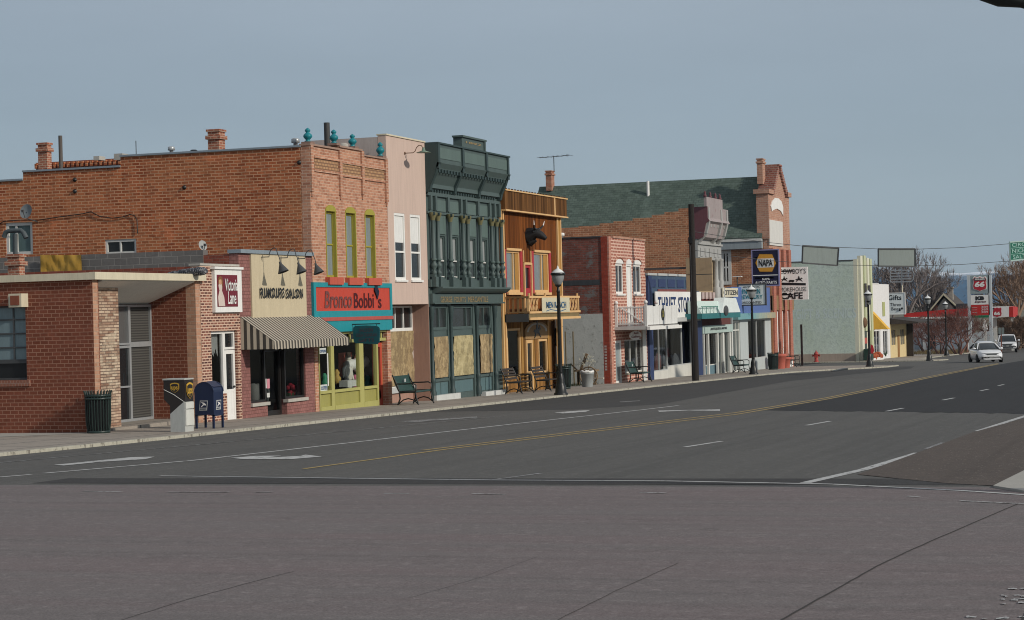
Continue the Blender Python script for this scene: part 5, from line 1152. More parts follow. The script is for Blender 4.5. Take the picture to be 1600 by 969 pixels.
mb = MB(); P.box(mb, (wx1 - .62, wx1 - .5, zg, zdk), -.1, .05); P.box(mb, (wx1 - .3, wx1 - .12, zg, zdk), -.1, .05); mb.build('trim', org, b)
mb = MB(); P.box(mb, (wx1 - .5, wx1 - .3, zg, zdk), -.1, .02); mb.build('trim', gldw, b)
room(b, wx0 + .5, wx1 - .4, g7, zdk - .1, FY + .46, 2.5)
q = R7; cx = q.a(837.5, 520); cz = RZ(524); t = thing('arched_sign', 'tan arched board with a galloping rider silhouette over the door', 'sign', (cx, FY + .35, cz - .3))
hw = (q.a(856, 520) - q.a(820, 520)) / 2; mb = MB(); q.poly(mb, [(cx - hw, RZ(530)), (cx + hw, RZ(530)), (cx + hw, RZ(515))] + [(cx + hw * .98 * math.cos(PI * k / 12), RZ(515) + (RZ(503) - RZ(515)) * math.sin(PI * k / 12)) for k in range(1, 12)] + [(cx - hw, RZ(515))], .003, .05); mb.build('board', paint('sign_tan', (.32, .19, .08), .7, .2, 3), t)
mb = MB()
for k in range(16):
    a0, a1 = PI * k / 16, PI * (k + 1) / 16; rr = lambda a, s: (cx + hw * s * math.cos(a), RZ(519) + (RZ(505.5) - RZ(519)) * s / .85 * math.sin(a))
    q.poly(mb, [rr(a0, .72), rr(a1, .72), rr(a1, .88), rr(a0, .88)], .051, .06)
mb.build('arch_band', paint('arch_grey', (.42, .40, .36), .7, .3, 9), t)
def rider(q, x, z, s, mb, o0, o1, flip=1):
    a = [(-1.0, .1), (-.7, .25), (-.35, .22), (-.25, .55), (-.1, .8), (-.15, .95), (0, 1.02), (.1, .95), (.08, .8), (.2, .5), (.25, .28), (.5, .45), (.65, .6), (.7, .5), (.95, .3), (.85, .22), (.6, .28), (.5, .05), (.75, -.2), (.95, -.4), (.85, -.45), (.5, -.2), (.3, -.1), (-.3, -.08), (-.5, -.35), (-.8, -.5), (-.85, -.42), (-.6, -.2), (-.65, .0)]
    q.poly(mb, [(x + u * s * flip * (1 if q.k == 'Y' else -1), z + v_ * s) for u, v_ in a], o0, o1)
mb = MB(); rider(q, cx, RZ(520), .50, mb, .052, .07); mb.build('rider', M['black'], t)
# bull head
bx, bz = P.a(824, 364), P.z(824, 367); BS = .8
t = thing('bull_head', 'black bull head with white tipped horns mounted on the plank wall', 'bull head', (bx, FY, bz))
bm_ = lambda dx, dy, dz: (bx + dx * BS, FY - dy * BS, bz + dz * BS)
mb = MB(); mb.tube([bm_(0, 0, -.05), bm_(0, .25, .02), bm_(0, .5, .06), bm_(0, .75, -.06), bm_(0, 1.0, -.24)], [.42 * BS, .36 * BS, .27 * BS, .20 * BS, .11 * BS], 14); mb.tube([bm_(0, .02, -.25), bm_(0, .2, -.45), bm_(0, .45, -.28)], [.22 * BS, .18 * BS, .10 * BS], 10); mb.build('head', paint('bull_black', (.012, .011, .011), .6, .3, 6), t)
for s in (-1, 1):
    h3 = lambda a, c, d: bm_(s * (.18 + a), .52 + c, .26 + d)
    mb = MB(); mb.tube([h3(0, 0, 0), h3(.35, .02, .06), h3(.6, .10, .22)], [.055, .042, .03], 8); mb.build('horn', M['black'], t)
    mb = MB(); mb.tube([h3(.6, .10, .22), h3(.72, .14, .46)], [.031, .008], 8); mb.build('horn_tip', M['white'], t)
    mb = MB(); mb.tube([h3(.05, -.04, -.08), h3(.28, -.08, -.14)], [.045, .018], 7); mb.build('ear', M['black'], t)
# hanging barrel-shaped black sign
q = Fr('X', wx1 - .15); mb = MB(); q.ppoly(mb, [(861.5, 513), (878, 513), (878.5, 530), (876, 538), (870, 541), (864, 538), (861.5, 530)], -.03, .03)
t = thing('hanging_sign', 'black shield shaped board hanging beside the lamp post at the wooden front', 'hanging sign', (q.v, q.a(870, 512), q.z(870, 512))); mb.build('board', M['black'], t)
mb = MB(); zz = q.z(870, 511); mb.bar((q.v, FY, zz), (q.v, q.a(880, 512), zz + .02), .03); mb.build('bracket', M['black'], t)
# two lean wood posts with boards in the lot
for k, (px, yt, yb) in enumerate(((884.5, 518, 601), (896.5, 518, 602))):
    q = Fr('X', 92.0); mb = MB(); q.box(mb, (q.a(px + .8, 560), q.a(px - .8, 560), gz(92) - .1, q.z(px, yt)), 0, .05); solo(mb, 'wood_post', paint('post_wood', (.17, .13, .07), .9, .3, 5), ('left' if k == 0 else 'right') + ' one of two thin old wooden posts against the plastered wall', 'post')
# ============================================================ 8. red brick shop with white balcony
rx0 = P.a(951.5, 480); rx1 = P.a(1009, 450)
b = bld('brick_building', 'small two storey pinkish red brick building with a white picket balcony', rx0, rx1)
zt = P.z(978, 374); zg = gz(101) - .4; RZ8 = lambda py: P.z(980, py)
zcn = RZ8(513)
ww = [P.rect(962, 412, 974, 459), P.rect(989, 413.5, 1002, 459)]; zz = (min(x[2] for x in ww), max(x[3] for x in ww)); ww = [(x[0], x[1], *zz) for x in ww]
dd = P.rect(978.5, 413, 988, 482); dd = (dd[0] + .05, dd[1] - .1, zcn, dd[3])
ld = P.rect(962, 532, 972, 598); lw = P.rect(976, 530, 1004, 582)
ld = (ld[0], ld[1], gz(96), ld[3])
mb = MB(); P.wall(mb, (rx0, rx1, zg, zt), [*ww, dd, (ld[0], ld[1], zg, ld[3]), lw], .3); mb.build('wall', M['brick_pink'], b)
pier_m = brickmat('brick_red_painted', (.25, .042, .026), (.31, .06, .036), (.2, .05, .035), .22, .12, .008, samt=.1, blotch=.1)
mb = MB(); yp = Fr('X', rx0).a(941.5, 480); mb.box(rx0 - .04, rx0 - .001, FY - .0, yp, zg, zt + .05); mb.build('corner_pier', pier_m, b)
mb = MB(); P.box(mb, (rx0 - .04, rx0 + .32, zg, zt + .05), .001, .08); mb.build('corner_pier', brickmat('brick_salmon', (.42, .17, .12), (.55, .27, .2), (.5, .3, .24), .22, .12, .012, samt=.3), b)
AL = Fr('X', rx0); zpl = AL.z(905, 491); ye = FY + 14
mb = MB(); mb.box(rx0, rx0 + .28, yp + .001, ye, zpl, zt + .02); mb.build('side_wall', M['brick_alley'], b)
pm, nt_, bs_ = _mat('old_plaster'); v = posvec(nt_); n = noise(nt_, v, 1.1, 8, .7); o = mixc(nt_, n, (.33, .34, .32), (.56, .565, .54)); n2 = noise(nt_, v, 3.5, 6, .75); o = mixc(nt_, ramp(nt_, n2, .56, .66), o, (.22, .22, .20)); nt_.links.new(o, bs_.inputs['Base Color']); bs_.inputs['Roughness'].default_value = .9; bump(nt_, bs_, n2, .03, .6)
mb = MB(); mb.box(rx0 - .05, rx0 + .28, yp + .001, ye, zg, zpl); mb.build('plastered_wall', pm, b)
rnd = random.Random(12); mb = MB(); y = yp + .02
while y < FY + 4: mb.box(rx0 - .02, rx0 + .1, y, y + .2, zpl, zpl + rnd.uniform(.02, .10)); y += .21
mb.build('broken_plaster_edge', M['brick_alley'], b)
pale = paint('pale_stain', (.13, .13, .135), .9, .3, 3, worn=(.09, .04, .035), wamt=.08)
mb = MB(); AL.pbox(mb, 870, 414, 938, 424, .001, .012) if 0 else None
mb = MB(); mb.box(rx0 - .015, rx0 - .001, yp + .1, FY + 3.2, AL.z(900, 446), AL.z(900, 438)); mb.build('flashing', paint('tar_flash', (.05, .055, .06), .5, .5, 6), b)
mb = MB(); mb.box(rx0 + .28, rx1 - .28, FY + .31, ye, zt - .6, zt - .4); mb.build('roof', M['roofing'], b)
mb = MB(); mb.box(rx0, rx1, ye, ye + .3, zg, zt - .1); mb.build('rear_wall', M['brick_dark'], b); mb = MB(); mb.box(rx1 - .28, rx1, FY + .31, ye, zg, zt - .02); mb.build('side_wall', M['brick_alley'], b)
mb = MB(); mb.box(rx0 - .05, rx0 + .35, yp, ye, zt + .021, zt + .08); mb.build('coping', M['dgrey'], b)
mb = MB(); mb.box(P.a(957, 380), rx1, FY - .05, FY + .3, zt, zt + .10); mb.build('brick_coping', M['brick_gable'], b)
for w_ in ww:
    f = window(P, w_, b, M['white'], M['dark_pane'], .10, -.08, mull=[.5], mw=.05, proud=.04); cx = (w_[0] + w_[1]) / 2; hw = (w_[1] - w_[0]) / 2
    mb = MB(); P.poly(mb, [(cx + hw * math.cos(PI * k / 10), w_[3] + .22 * math.sin(PI * k / 10)) for k in range(11)], .001, .03); mb.build('arch_head', M['white'], f)
    mb = MB(); arc = [(cx + (hw + .22) * math.cos(PI * k / 10), w_[3] + .44 * math.sin(PI * k / 10)) for k in range(11)]; arc2 = [(cx + (hw + .06) * math.cos(PI * k / 10), w_[3] + .29 * math.sin(PI * k / 10)) for k in range(10, -1, -1)]
    for k in range(10): P.poly(mb, [arc[k], arc[k + 1], arc2[9 - k], arc2[10 - k]], .001, .05)
    mb.build('arch_brick', M['brick_pink'], f)
    mb = MB(); P.box(mb, (w_[0] - .06, w_[1] + .06, w_[2] - .09, w_[2] - .003), .001, .1); mb.build('sill', M['white'], f)
backing(P, ww[0], b, -.4); backing(P, ww[1], b, -.4)
d = window(P, dd, b, M['white'], M['white'], .1, -.05, name='door', label='tall white arched balcony door', pname='door_panel'); cx = (dd[0] + dd[1]) / 2; hw = (dd[1] - dd[0]) / 2
mb = MB(); P.poly(mb, [(cx + hw * math.cos(PI * k / 10), dd[3] + .25 * math.sin(PI * k / 10)) for k in range(11)], .001, .03); mb.build('arch_head', M['white'], d)
window(P, lw, b, M['offwhite'], M['glass'], .07, -.08, mull=[.36, .72], sill=M['cream'])
window(P, ld, b, M['white'], paint('door_pane_pale', (.28, .33, .34), .2, .2), .12, -.08, name='door', label='white shop door with pale glass')
room(b, rx0 + .4, rx1 - .4, gz(98), zcn - .1, FY + .31, 2.4)
mb = MB(); P.box(mb, (P.a(1003.5, 560), P.a(1009, 560), zg, zcn), .001, .06); mb.build('white_pilaster', M['offwhite'], b)
for px0, px1, hh in ((978, 985, 14), (986, 996, 20), (996, 1003, 12)):
    q = Fr('Y', FY + .7); mb = MB(); a0, a1 = q.a(px0, 575), q.a(px1, 575); z0 = q.z(px0, 583); mb.prism([(a0, q.v, z0), (a1, q.v, z0), ((a0 + a1) / 2 + .1, q.v, z0 + hh * .045)], (0, .15, 0)); solo(mb, 'artwork', paint('art_pale', (.45, .48, .5), .7, .4, 4), {978: 'small pale artwork at the left', 986: 'tall pale artwork in the middle', 996: 'small pale artwork at the right'}[px0] + ' of the gallery window', 'artwork', group='artworks in the gallery window')
# balcony: floor, picket side, boarded front with the oval emblem
AX = Fr('X', rx0 + .95); yo = AX.a(1010, 500); bd = FY - yo; BF = Fr('Y', yo); bxl = rx0 + .95; bxr = BF.a(1058, 495)
zf1 = BF.z(1035, 477); zf0 = BF.z(1035, 506.5); zfl = BF.z(1035, 513.5)
M['pick'] = paint('picket_white', (.70, .70, .68), .6, .1)
mb = MB(); mb.box(bxl - .1, bxr + .1, yo - .05, FY - .003, zfl, zf0 - .05); mb.build('balcony_floor', paint('bfloor', (.5, .5, .48), .7, .2), b)
mb = MB(); mb.box(bxl - .12, bxr + .14, yo - .2, yo - .051, zfl - .02, zf0 - .08); mb.build('gutter', M['white'], b)
mb = MB(); n = 5; wd = (bxr - bxl) / n
for i in range(n): mb.box(bxl + wd * i + .02, bxl + wd * (i + 1) - .02, yo - .02, yo + .03, zf0, zf1 - (.04 * (i % 2)))
mb.build('balcony_boards', M['pick'], b)
mb = MB(); y = FY - .1; k = 0
while y > yo + .08:
    mb.box(bxl, bxl + .03, y - .055, y, zf0, zf1 - .02); y -= .13
mb.box(bxl - .02, bxl + .04, yo, FY - .003, zf1 - .12, zf1 - .06); mb.box(bxl - .02, bxl + .04, yo, FY - .003, zf0 + .04, zf0 + .10); mb.bar((bxl - .03, FY - .3, zf1 - .08), (bxl - .03, yo + .1, zf0 + .08), .05)
for yy in (FY - .08, yo + .02): mb.box(bxl - .04, bxl + .08, yy - .06, yy + .06, zf0 - .05, zf1 + .06)
mb.build('picket_rail', M['pick'], b)
for yy, xx in ((FY - .08, bxl + .02), (yo + .02, bxl + .02), (FY - .5, bxr)):
    mb = MB(); mb.sphere((xx, yy, zf1 + .16), .10); mb.build('ball_finial', M['pick'], b)
q = Fr('Y', yo - .025); cx, cz = q.a(1035.5, 491), q.z(1035.5, 491); rx_, rz_ = .32, .30
t = thing('oval_emblem', 'black oval emblem with a gold figure on the white balcony boards', 'emblem', (cx, q.v, cz)); mb = MB(); q.poly(mb, [(cx + rx_ * math.cos(2 * PI * k / 20), cz + rz_ * math.sin(2 * PI * k / 20)) for k in range(20)], 0, .02); mb.build('disc', M['black'], t)
mb = MB(); q.poly(mb, [(cx + rx_ * a, cz + rz_ * c) for a, c in ((-.4, -.5), (-.2, .1), (-.35, .3), (0, .75), (.3, .3), (.15, .1), (.5, -.1), (.4, -.6), (0, -.35))], .021, .03); mb.build('figure', paint('emblem_gold', (.45, .36, .05), .5), t)
q = Fr('X', P.a(991, 524)); t = thing('hanging_sign', 'white oval board reading Art Gallery hanging under the white balcony', 'hanging sign', (q.v, FY - .5, q.z(991, 518)))
q = Fr('Y', FY - .35); cx, cz = q.a(992, 524), q.z(992, 524); hw = (q.a(1001.5, 524) - q.a(983, 524)) / 2; hh = (q.z(992, 517.5) - q.z(992, 531)) / 2
t.location = (cx, q.v, cz); mb = MB(); q.poly(mb, [(cx + hw * math.cos(2 * PI * k / 24), cz + hh * math.sin(2 * PI * k / 24)) for k in range(24)], 0, .04); mb.build('board', M['white'], t)
mb = MB(); mb.tube([(cx - .4, q.v - .02, cz + hh * .8), (cx - .4, q.v - .02, zfl)], .012, 5); mb.tube([(cx + .4, q.v - .02, cz + hh * .8), (cx + .4, q.v - .02, zfl)], .012, 5); mb.build('hanger', M['black'], t)
rdk = paint('sign_dark_red', (.2, .02, .02), .6)
text('Art', q, (cx - hw * .4, cx + hw * .45, cz + .05, cz + hh * .8), .041, rdk, t, bold=.03); text('Gallery', q, (cx - hw * .75, cx + hw * .8, cz - hh * .7, cz - .01), .041, rdk, t, bold=.01)
# white ghost lettering on the red pier
q = Fr('X', rx0 - .045); mb = MB()
for k in range(9): q.box(mb, (yp - .16, yp - .05, q.z(946, 576 - k * 4.5 + 3), q.z(946, 576 - k * 4.5)), .0, .004)
mb.build('painted_letters', paint('ghost_white', (.42, .33, .30), .9, .4, 12), D.objects.get(b.name))
# junk in the vacant lot: cart wheels, planks, pots
q = Fr('X', 91.6); lx = 91.2
t = thing('wagon', 'broken wooden wagon with a spoked wheel beside the plastered wall', 'wagon', (lx, 26.9, gz(lx))); wd = paint('old_wood', (.22, .15, .09), .9, .3, 6)
y0, y1 = Fr('X', lx).a(940, 590), Fr('X', lx).a(900, 590); z0 = gz(lx)
mb = MB(); mb.box(lx - .3, lx + .3, y0 + .2, y1, z0 + .62, z0 + .70); mb.bar((lx, y1 - .1, z0 + .65), (lx, y1 + .25, z0 + 1.0), .06); mb.bar((lx - .2, y1 - .3, z0 + .7), (lx - .2, y1 - .62, z0 + 1.45), .07, .12); mb.build('bed', wd, t)
mb = MB(); c = Vector((lx - .4, y0 + .5, z0 + .42)); R_ = .42
ring = [(c.x, c.y + R_ * math.cos(2 * PI * k / 16), c.z + R_ * math.sin(2 * PI * k / 16)) for k in range(17)]; mb.tube(ring, .03, 6, False)
for k in range(8): a = PI * k / 8 * 2; mb.bar(c, (c.x, c.y + R_ * math.cos(a), c.z + R_ * math.sin(a)), .025)
mb.build('wheel', wd, t)
mb = MB()
for yy in (y1 - .1, y0 + 1.1, y0 + .3): mb.bar((lx, yy, z0), (lx, yy, z0 + .62), .08)
mb.build('leg', wd, t)
mb = MB(); mb.box(lx - .1, lx + .1, y0 - .1, y0 + .9, z0 + .26, z0 + .33); solo(mb, 'plank', paint('pale_plank', (.42, .38, .33), .9), 'pale plank leaning out from under the broken wagon', 'plank')
rnd = random.Random(6)
mb = MB(); c = (lx - .2, y0 + .62, z0 + .9)
for k in range(70):
    a, e = rnd.uniform(0, 6.28), rnd.uniform(-.2, 1.4); r_ = rnd.uniform(.15, .55); p = Vector((c[0] + r_ * math.cos(a) * math.cos(e), c[1] + r_ * math.sin(a) * math.cos(e), c[2] + r_ * math.sin(e))); s = rnd.uniform(.03, .07)
    mb.quad(p, p + Vector((s, s * .3, s)), p + Vector((0, s, s * 1.4)), p + Vector((-s, .3 * s, .4 * s)))
for k in range(8): mb.tube([(c[0], c[1], z0 + .7), (c[0] + rnd.uniform(-.3, .3), c[1] + rnd.uniform(-.4, .4), c[2] + rnd.uniform(.1, .6))], .008, 4)
solo(mb, 'dried_plant', paint('dried_leaf', (.26, .25, .20), .9, .6, 20), 'wiry dried plant standing on the wagon by the plastered wall', 'plant')
mb = MB(); rnd = random.Random(31)
for k in range(900):
    x, y = rnd.uniform(88, 92.3), rnd.uniform(26.6, 31); h = rnd.uniform(.04, .16) * (1.8 if x > 91.7 else 1); z = gz(x) - .01; dx, dy = rnd.uniform(-.05, .05), rnd.uniform(-.05, .05)
    mb.quad((x, y, z), (x + .02, y + .02, z), (x + dx, y + dy, z + h))
o = mb.build('grass', paint('weed_green', (.05, .085, .022), .9, .5, 12)); tag(o, 'short weeds growing in the vacant lot', 'grass'); o['kind'] = 'stuff'
x, y = gnd(918, 604.5); t = thing('plant_pot', 'pale grey tub with a white lining in front of the broken wagon', 'plant pot', (x, y, gz(x)))
mb = MB(); z = gz(x); mb.lathe([(.23, z), (.275, z + .55), (.30, z + .56), (.30, z + .64), (.26, z + .64), (.24, z + .4)], (x, y, 0), 20); mb.build('tub', paint('tub_grey', (.30, .32, .32), .7), t)
mb = MB(); mb.tube([(x + .27 * math.cos(a * .4), y + .27 * math.sin(a * .4), z + .67 + .03 * math.sin(a * 2.3)) for a in range(17)], .05, 6); mb.build('lining', M['white'], t)
# ============================================================ 9. thrift store
tx0 = rx1 + .02; tx1 = P.a(1092.5, 480)
b = bld('thrift_store', 'blue fronted single storey thrift store with wide shop windows', tx0, tx1)
bl = paint('navy_blue', (.028, .046, .12), .6, .2, 2); bl2 = paint('faded_blue', (.05, .085, .14), .7, .35, 2, worn=(.10, .13, .16), wamt=.05)
zt = P.z(1050, 431); zg = gz(112) - .4; TZ = lambda py: P.z(1050, py)
zh = TZ(503)
mb = MB(); P.box(mb, (tx0, tx1, zh, zt), -.3, 0); mb.build('wall', bl2, b)
mb = MB(); P.box(mb, (tx0, P.a(1017.5, 540), zg, zt - .05), .001, .12); P.box(mb, (P.a(1086, 530), tx1, zg, zh + .1), .001, .14); P.box(mb, (tx0, tx0 + .4, zg, zh), -.3, 0); P.box(mb, (tx1 - .7, tx1, zg, zh), -.3, 0); mb.build('pilaster', bl, b)
mb = MB(); x = tx0 + .2
while x < tx1 - .8: P.box(mb, (x, x + 1.9, zt - .02, zt + .10), -.3, .06); x += 2.15
mb.build('coping', M['greywhite'], b)
mb = MB(); x = tx0 + .45
while x < tx1 - 1: P.box(mb, (x, x + 1.5, zt - .62, zt - .2), .001, .03); x += 2.0
mb.build('blue_panel', bl, b)
mb = MB(); P.box(mb, (tx0 + 2.3, tx1 - 2, zt - .95, zt - .72), .001, .05); mb.build('red_moulding', paint('faded_red', (.20, .06, .055), .8), b)
R9 = Fr('Y', FY + .05); R9b = Fr('Y', FY + .5)
lwz = (TZ(575), zh - .02); xs1 = P.a(1043, 560)
window(P, (P.a(1018, 560), xs1, TZ(577), zh - .002), b, M['greywhite'], M['glass'], .05, -.05, mull=[.5])
R9 = R9b; xx2 = P.a(1088, 560)
window(P, (xs1 + .02, xx2, TZ(573), zh - .002), b, M['greywhite'], M['glass'], .05, -.3, mull=[.66], mw=.10)
bk = paint('bulkhead_cream', (.58, .57, .52), .7, .12)
mb = MB(); P.box(mb, (P.a(1018, 560), xs1, zg, TZ(577) - .001), -.15, -.0); P.box(mb, (xs1 + .02, xx2, zg, TZ(573) - .001), -.4, -.26); mb.build('bulkhead', bk, b)
mb = MB(); P.box(mb, (P.a(1018, 505), xx2 + .3, zh, TZ(497)), .001, .25); mb.build('header', M['greywhite'], b)
room(b, tx0 + .45, tx1 - .75, gz(106), zh - .05, FY + .42, 3)
shell(b, tx0, tx1, zt - .2, FY + 20, M['brick_far'], sides='')
rr = P.rect(1019.5, 456, 1091, 496.5); t = thing('shop_sign', 'long white signboard reading THRIFT STORE in navy capitals', 'sign', (rr[0], FY, rr[2]))
mb = MB(); P.box(mb, rr, .121, .17); mb.build('board', M['white'], t)
nv = paint('navy_letters', (.015, .04, .13), .6, .15); Pq = Fr('Y', FY - .17); ptext('THRIFT', Pq, 1028, 464, 1056, 487, .001, nv, t, bold=.02, sp=1.1); ptext('STORE', Pq, 1059.5, 464, 1081, 488, .001, nv, t, bold=.02, sp=1.1)
for k, (px, py, c, lb) in enumerate(((1028, 566, (.45, .22, .2), 'pile of pink cloth'), (1036, 568, (.4, .4, .42), 'pale folded blanket'), (1055, 566, (.25, .26, .28), 'grey boxes'), (1068, 567, (.3, .25, .2), 'low brown stand'))):
    q = Fr('Y', FY + 1.1); x, z = q.a(px, py), q.z(px, py); mb = MB(); mb.lathe([(.8, -.4), (.7, -.1), (.4, .3), (.1, .5)], (x, q.v, z), 9, sy=.4); solo(mb, 'goods', paint('goods%d' % k, c, .8, .5, 6), lb + ' behind the thrift store glass', 'goods')
# ============================================================ 10. building with the galvanised cornice
cx0 = tx1 + .02; cx1 = P.a(1144, 500)
b = bld('ornate_building', 'tall narrow building with faded pink pressed metal cornice and bare brick side wall', cx0, cx1)
zg = gz(120) - .4; CZ = lambda py: P.z(1113, py)
zcw = CZ(405); zlo = CZ(466); cxu = P.a(1128, 430)
pk = paint('faded_pink_metal', (.33, .28, .275), .6, .2, 2, worn=(.20, .10, .11), wamt=.04); gy = paint('faded_grey_metal', (.36, .36, .35), .6, .2, 2, worn=(.22, .2, .19), wamt=.03); mar = paint('maroon_metal', (.13, .05, .06), .7, .3, 2)
CX = Fr('X', cx0); yE = FY + 16
# side wall steps down to the rear
steps = [(872, 361), (905, 356), (938, 350), (960, 347.5), (990, 343), (1020, 338), (1040, 333), (1062, 329), (1086, 322)]
mb = MB(); prev = yE
for (a, ya_), (c, yb_) in zip(steps[:-1], steps[1:]):
    a1 = CX.a(a, 400) if a > 872 else yE; a0 = CX.a(c, 400) if c < 1086 else FY + .3
    zz = CX.z((a + c) / 2, (ya_ + yb_) / 2)
    if a <= 872: zr_ = zz
    mb.box(cx0 + (.001 if 0 else 0), cx0 + .3, a0, a1 - .0005, zg, zz)
mb.build('side_wall', M['brick_far'], b)
mb = MB(); mb.box(cxu - .3, cxu, FY + .31, yE, zg, CZ(345)); mb.build('side_wall', M['brick_far'], b); mb = MB(); mb.box(cx0 + .31, cxu - .31, FY + .31, yE, CZ(372), CZ(368)); mb.box(cxu + .001, cx1, FY + .31, yE, zlo - .3, zlo - .1); mb.build('roof', M['roofing'], b); mb = MB(); mb.box(cx0, cxu, yE, yE + .3, zg, zr_); mb.build('rear_wall', M['brick_far'], b)
mb = MB(); P.box(mb, (cx0, cxu, zcw, CZ(345)), -.3, 0); mb.build('wall', gy, b)
mb = MB()
for px in (1094, 1101, 1108, 1115, 1121): P.box(mb, (P.a(px, 390), P.a(px + 3.6, 390), CZ(402), CZ(389)), .001, .04)
P.box(mb, (cx0, cxu, CZ(384), CZ(381)), .001, .10); P.box(mb, (cx0, cxu, CZ(407), CZ(403.5)), .001, .12); mb.build('panel', gy, b)
cy2 = .62; q = Fr('Y', FY - cy2); ZZ = lambda py: q.z(1124, py)
p_ = [(-.3, ZZ(326)), (cy2, ZZ(326)), (cy2, ZZ(343)), (cy2 + .1, ZZ(348)), (cy2 - .1, ZZ(351)), (.35, ZZ(372)), (.1, CZ(376)), (-.3, CZ(376))]
p_.sort(key=lambda e: 0)
mb = MB(); mb.prism([(cx0 - .0, FY - o, z) for o, z in p_], (q.a(1138, 345) - cx0, 0, 0)); mb.build('cornice', pk, b)
mb = MB(); mb.prism([(cx0 - .05, FY - o, z) for o, z in p_], (.045, 0, 0)); mb.build('cornice_return', mar, b)
mb = MB()
for k in range(7): x = cx0 + .4 + k * .8; P.box(mb, (x, x + .2, ZZ(356), ZZ(351.5)), cy2 - .5, cy2 - .1)
for x in (cx0 + .05, cx0 + 3.2, q.a(1137, 345) - .4): mb.prism([(x, FY - o, z) for o, z in ((.02, CZ(384)), (.15, CZ(380)), (.5, ZZ(368)), (cy2 + .06, ZZ(350)), (cy2 + .04, ZZ(327)), (.02, ZZ(340)))], (.28, 0, 0))
mb.build('bracket', gy, b)
r = (q.a(1104, 320), q.a(1129, 320), ZZ(326), q.z(1116, 310)); mb = MB(); mb.box(r[0], r[1], FY - cy2, FY - cy2 + .15, r[2] + .001, r[3]); cr2 = mb.build('crest', pk, b)
mb = MB()
for px in (1104, 1112, 1120, 1127): x = q.a(px, 320); mb.lathe([(.08, r[3]), (.11, r[3] + .08), (.05, r[3] + .15), (.08, r[3] + .22), (.01, r[3] + .35)], (x, FY - cy2 + .08, 0), 8)
mb.build('crest_ornament', mar, cr2)
mb = MB(); P.box(mb, (cx0 + .3, cx0 + 4.0, zlo, zcw - .001), -.25, -.05); mb.build('boarding', paint('tan_board', (.36, .27, .17), .8, .12, 1), b)
mb = MB(); P.box(mb, (cx0 + 4.0, cxu, zlo, zcw - .001), -.25, -.05); mb.build('wall', gy, b)
for px in (1116, 1123):
    x = P.a(px, 430); mb = MB(); mb.lathe([(.24, CZ(466)), (.24, CZ(450)), (.16, CZ(448)), (.2, CZ(440)), (.14, CZ(436)), (.14, CZ(409)), (.2, CZ(407)), (.2, CZ(404))], (x, FY - .1, 0), 10); mb.build('column', gy, b)
mb = MB()
for k in range(9): x = cx0 + .3 + k * .9; P.box(mb, (x, x + .5, CZ(467), CZ(457)), -.04, .12)
mb.build('baluster_band', paint('faded_rose', (.46, .36, .34), .7, .2), b)
mb = MB(); P.box(mb, (cx0, cx1, CZ(489), zlo), -.3, -.02); mb.build('wall', paint('maroon_wall', (.14, .04, .035), .8), b)
# marquee shaped like a pale ship with teal base
yo = 1.1; q = Fr('Y', FY - yo); MZ = lambda py, px=1130: q.z(px, py)
x0, x1 = q.a(1097, 493), q.a(1157, 493)
t = thing('marquee', 'pale green stepped marquee with a snowy looking painted roof over the narrow shop', 'marquee', ((x0 + x1) / 2, FY, MZ(497)))
mb = MB(); mb.box(x0, x1, FY - yo, FY - .003, MZ(497), MZ(489)); mb.build('base', paint('marquee_teal', (.03, .16, .17), .6, .2), t)
pg = paint('pale_mint', (.55, .66, .62), .7, .15, 3); 
mb = MB(); mb.prism([(x0 + .1, FY - yo + .05, MZ(488.8)), (x0 + .1, FY - .3, MZ(488.8)), (x0 + .1, FY - .3, MZ(470)), (x0 + .1, FY - yo + .35, MZ(470)), (x0 + .1, FY - yo + .25, MZ(478))], (x1 - x0 - .3, 0, 0)); mb.build('canopy_face', pg, t)
mb = MB(); a, c = q.a(1130, 475), q.a(1155, 475); mb.prism([(q.a(1127, 487), FY - yo + .0, MZ(488.7)), (q.a(1133, 487), FY - yo, MZ(465)), (q.a(1150, 465), FY - yo, MZ(466)), (q.a(1157, 487), FY - yo, MZ(488.7))], (0, .6, 0)); mb.build('painted_slope', paint('mint_white', (.70, .76, .75), .7, .1), t)
mb = MB(); mb.sphere((q.a(1134, 485), FY - yo - .02, MZ(485.5)), .42, 12, 8, sx=1.4, sy=.15, sz=.7); mb.build('dark_badge', M['dgrey'], t)
mb = MB(); 
for k in range(5): x = x0 + .3 + k * .9; mb.box(x, x + .05, FY - yo + .03, FY - yo + .051, MZ(488.5), MZ(479))
mb.box(x0 + .1, x0 + 4, FY - yo + .02, FY - yo + .06, MZ(479.3), MZ(478)); mb.build('seams', paint('seam_green', (.06, .2, .16), .7), t)
q2 = Fr('Y', FY - .25); t = thing('shop_sign', 'cream board with worn dark letters CITIZEN above the mint marquee', 'sign', (q2.a(1140, 455), q2.v, q2.z(1140, 462)))
mb = MB(); q2.pbox(mb, 1128, 450, 1152, 464, 0, .05); mb.build('board', paint('cream_board', (.60, .56, .44), .8, .2, 6), t); ptext('CITIZEN', q2, 1129, 453.5, 1151, 461, .051, M['dgrey'], t, bold=.02)
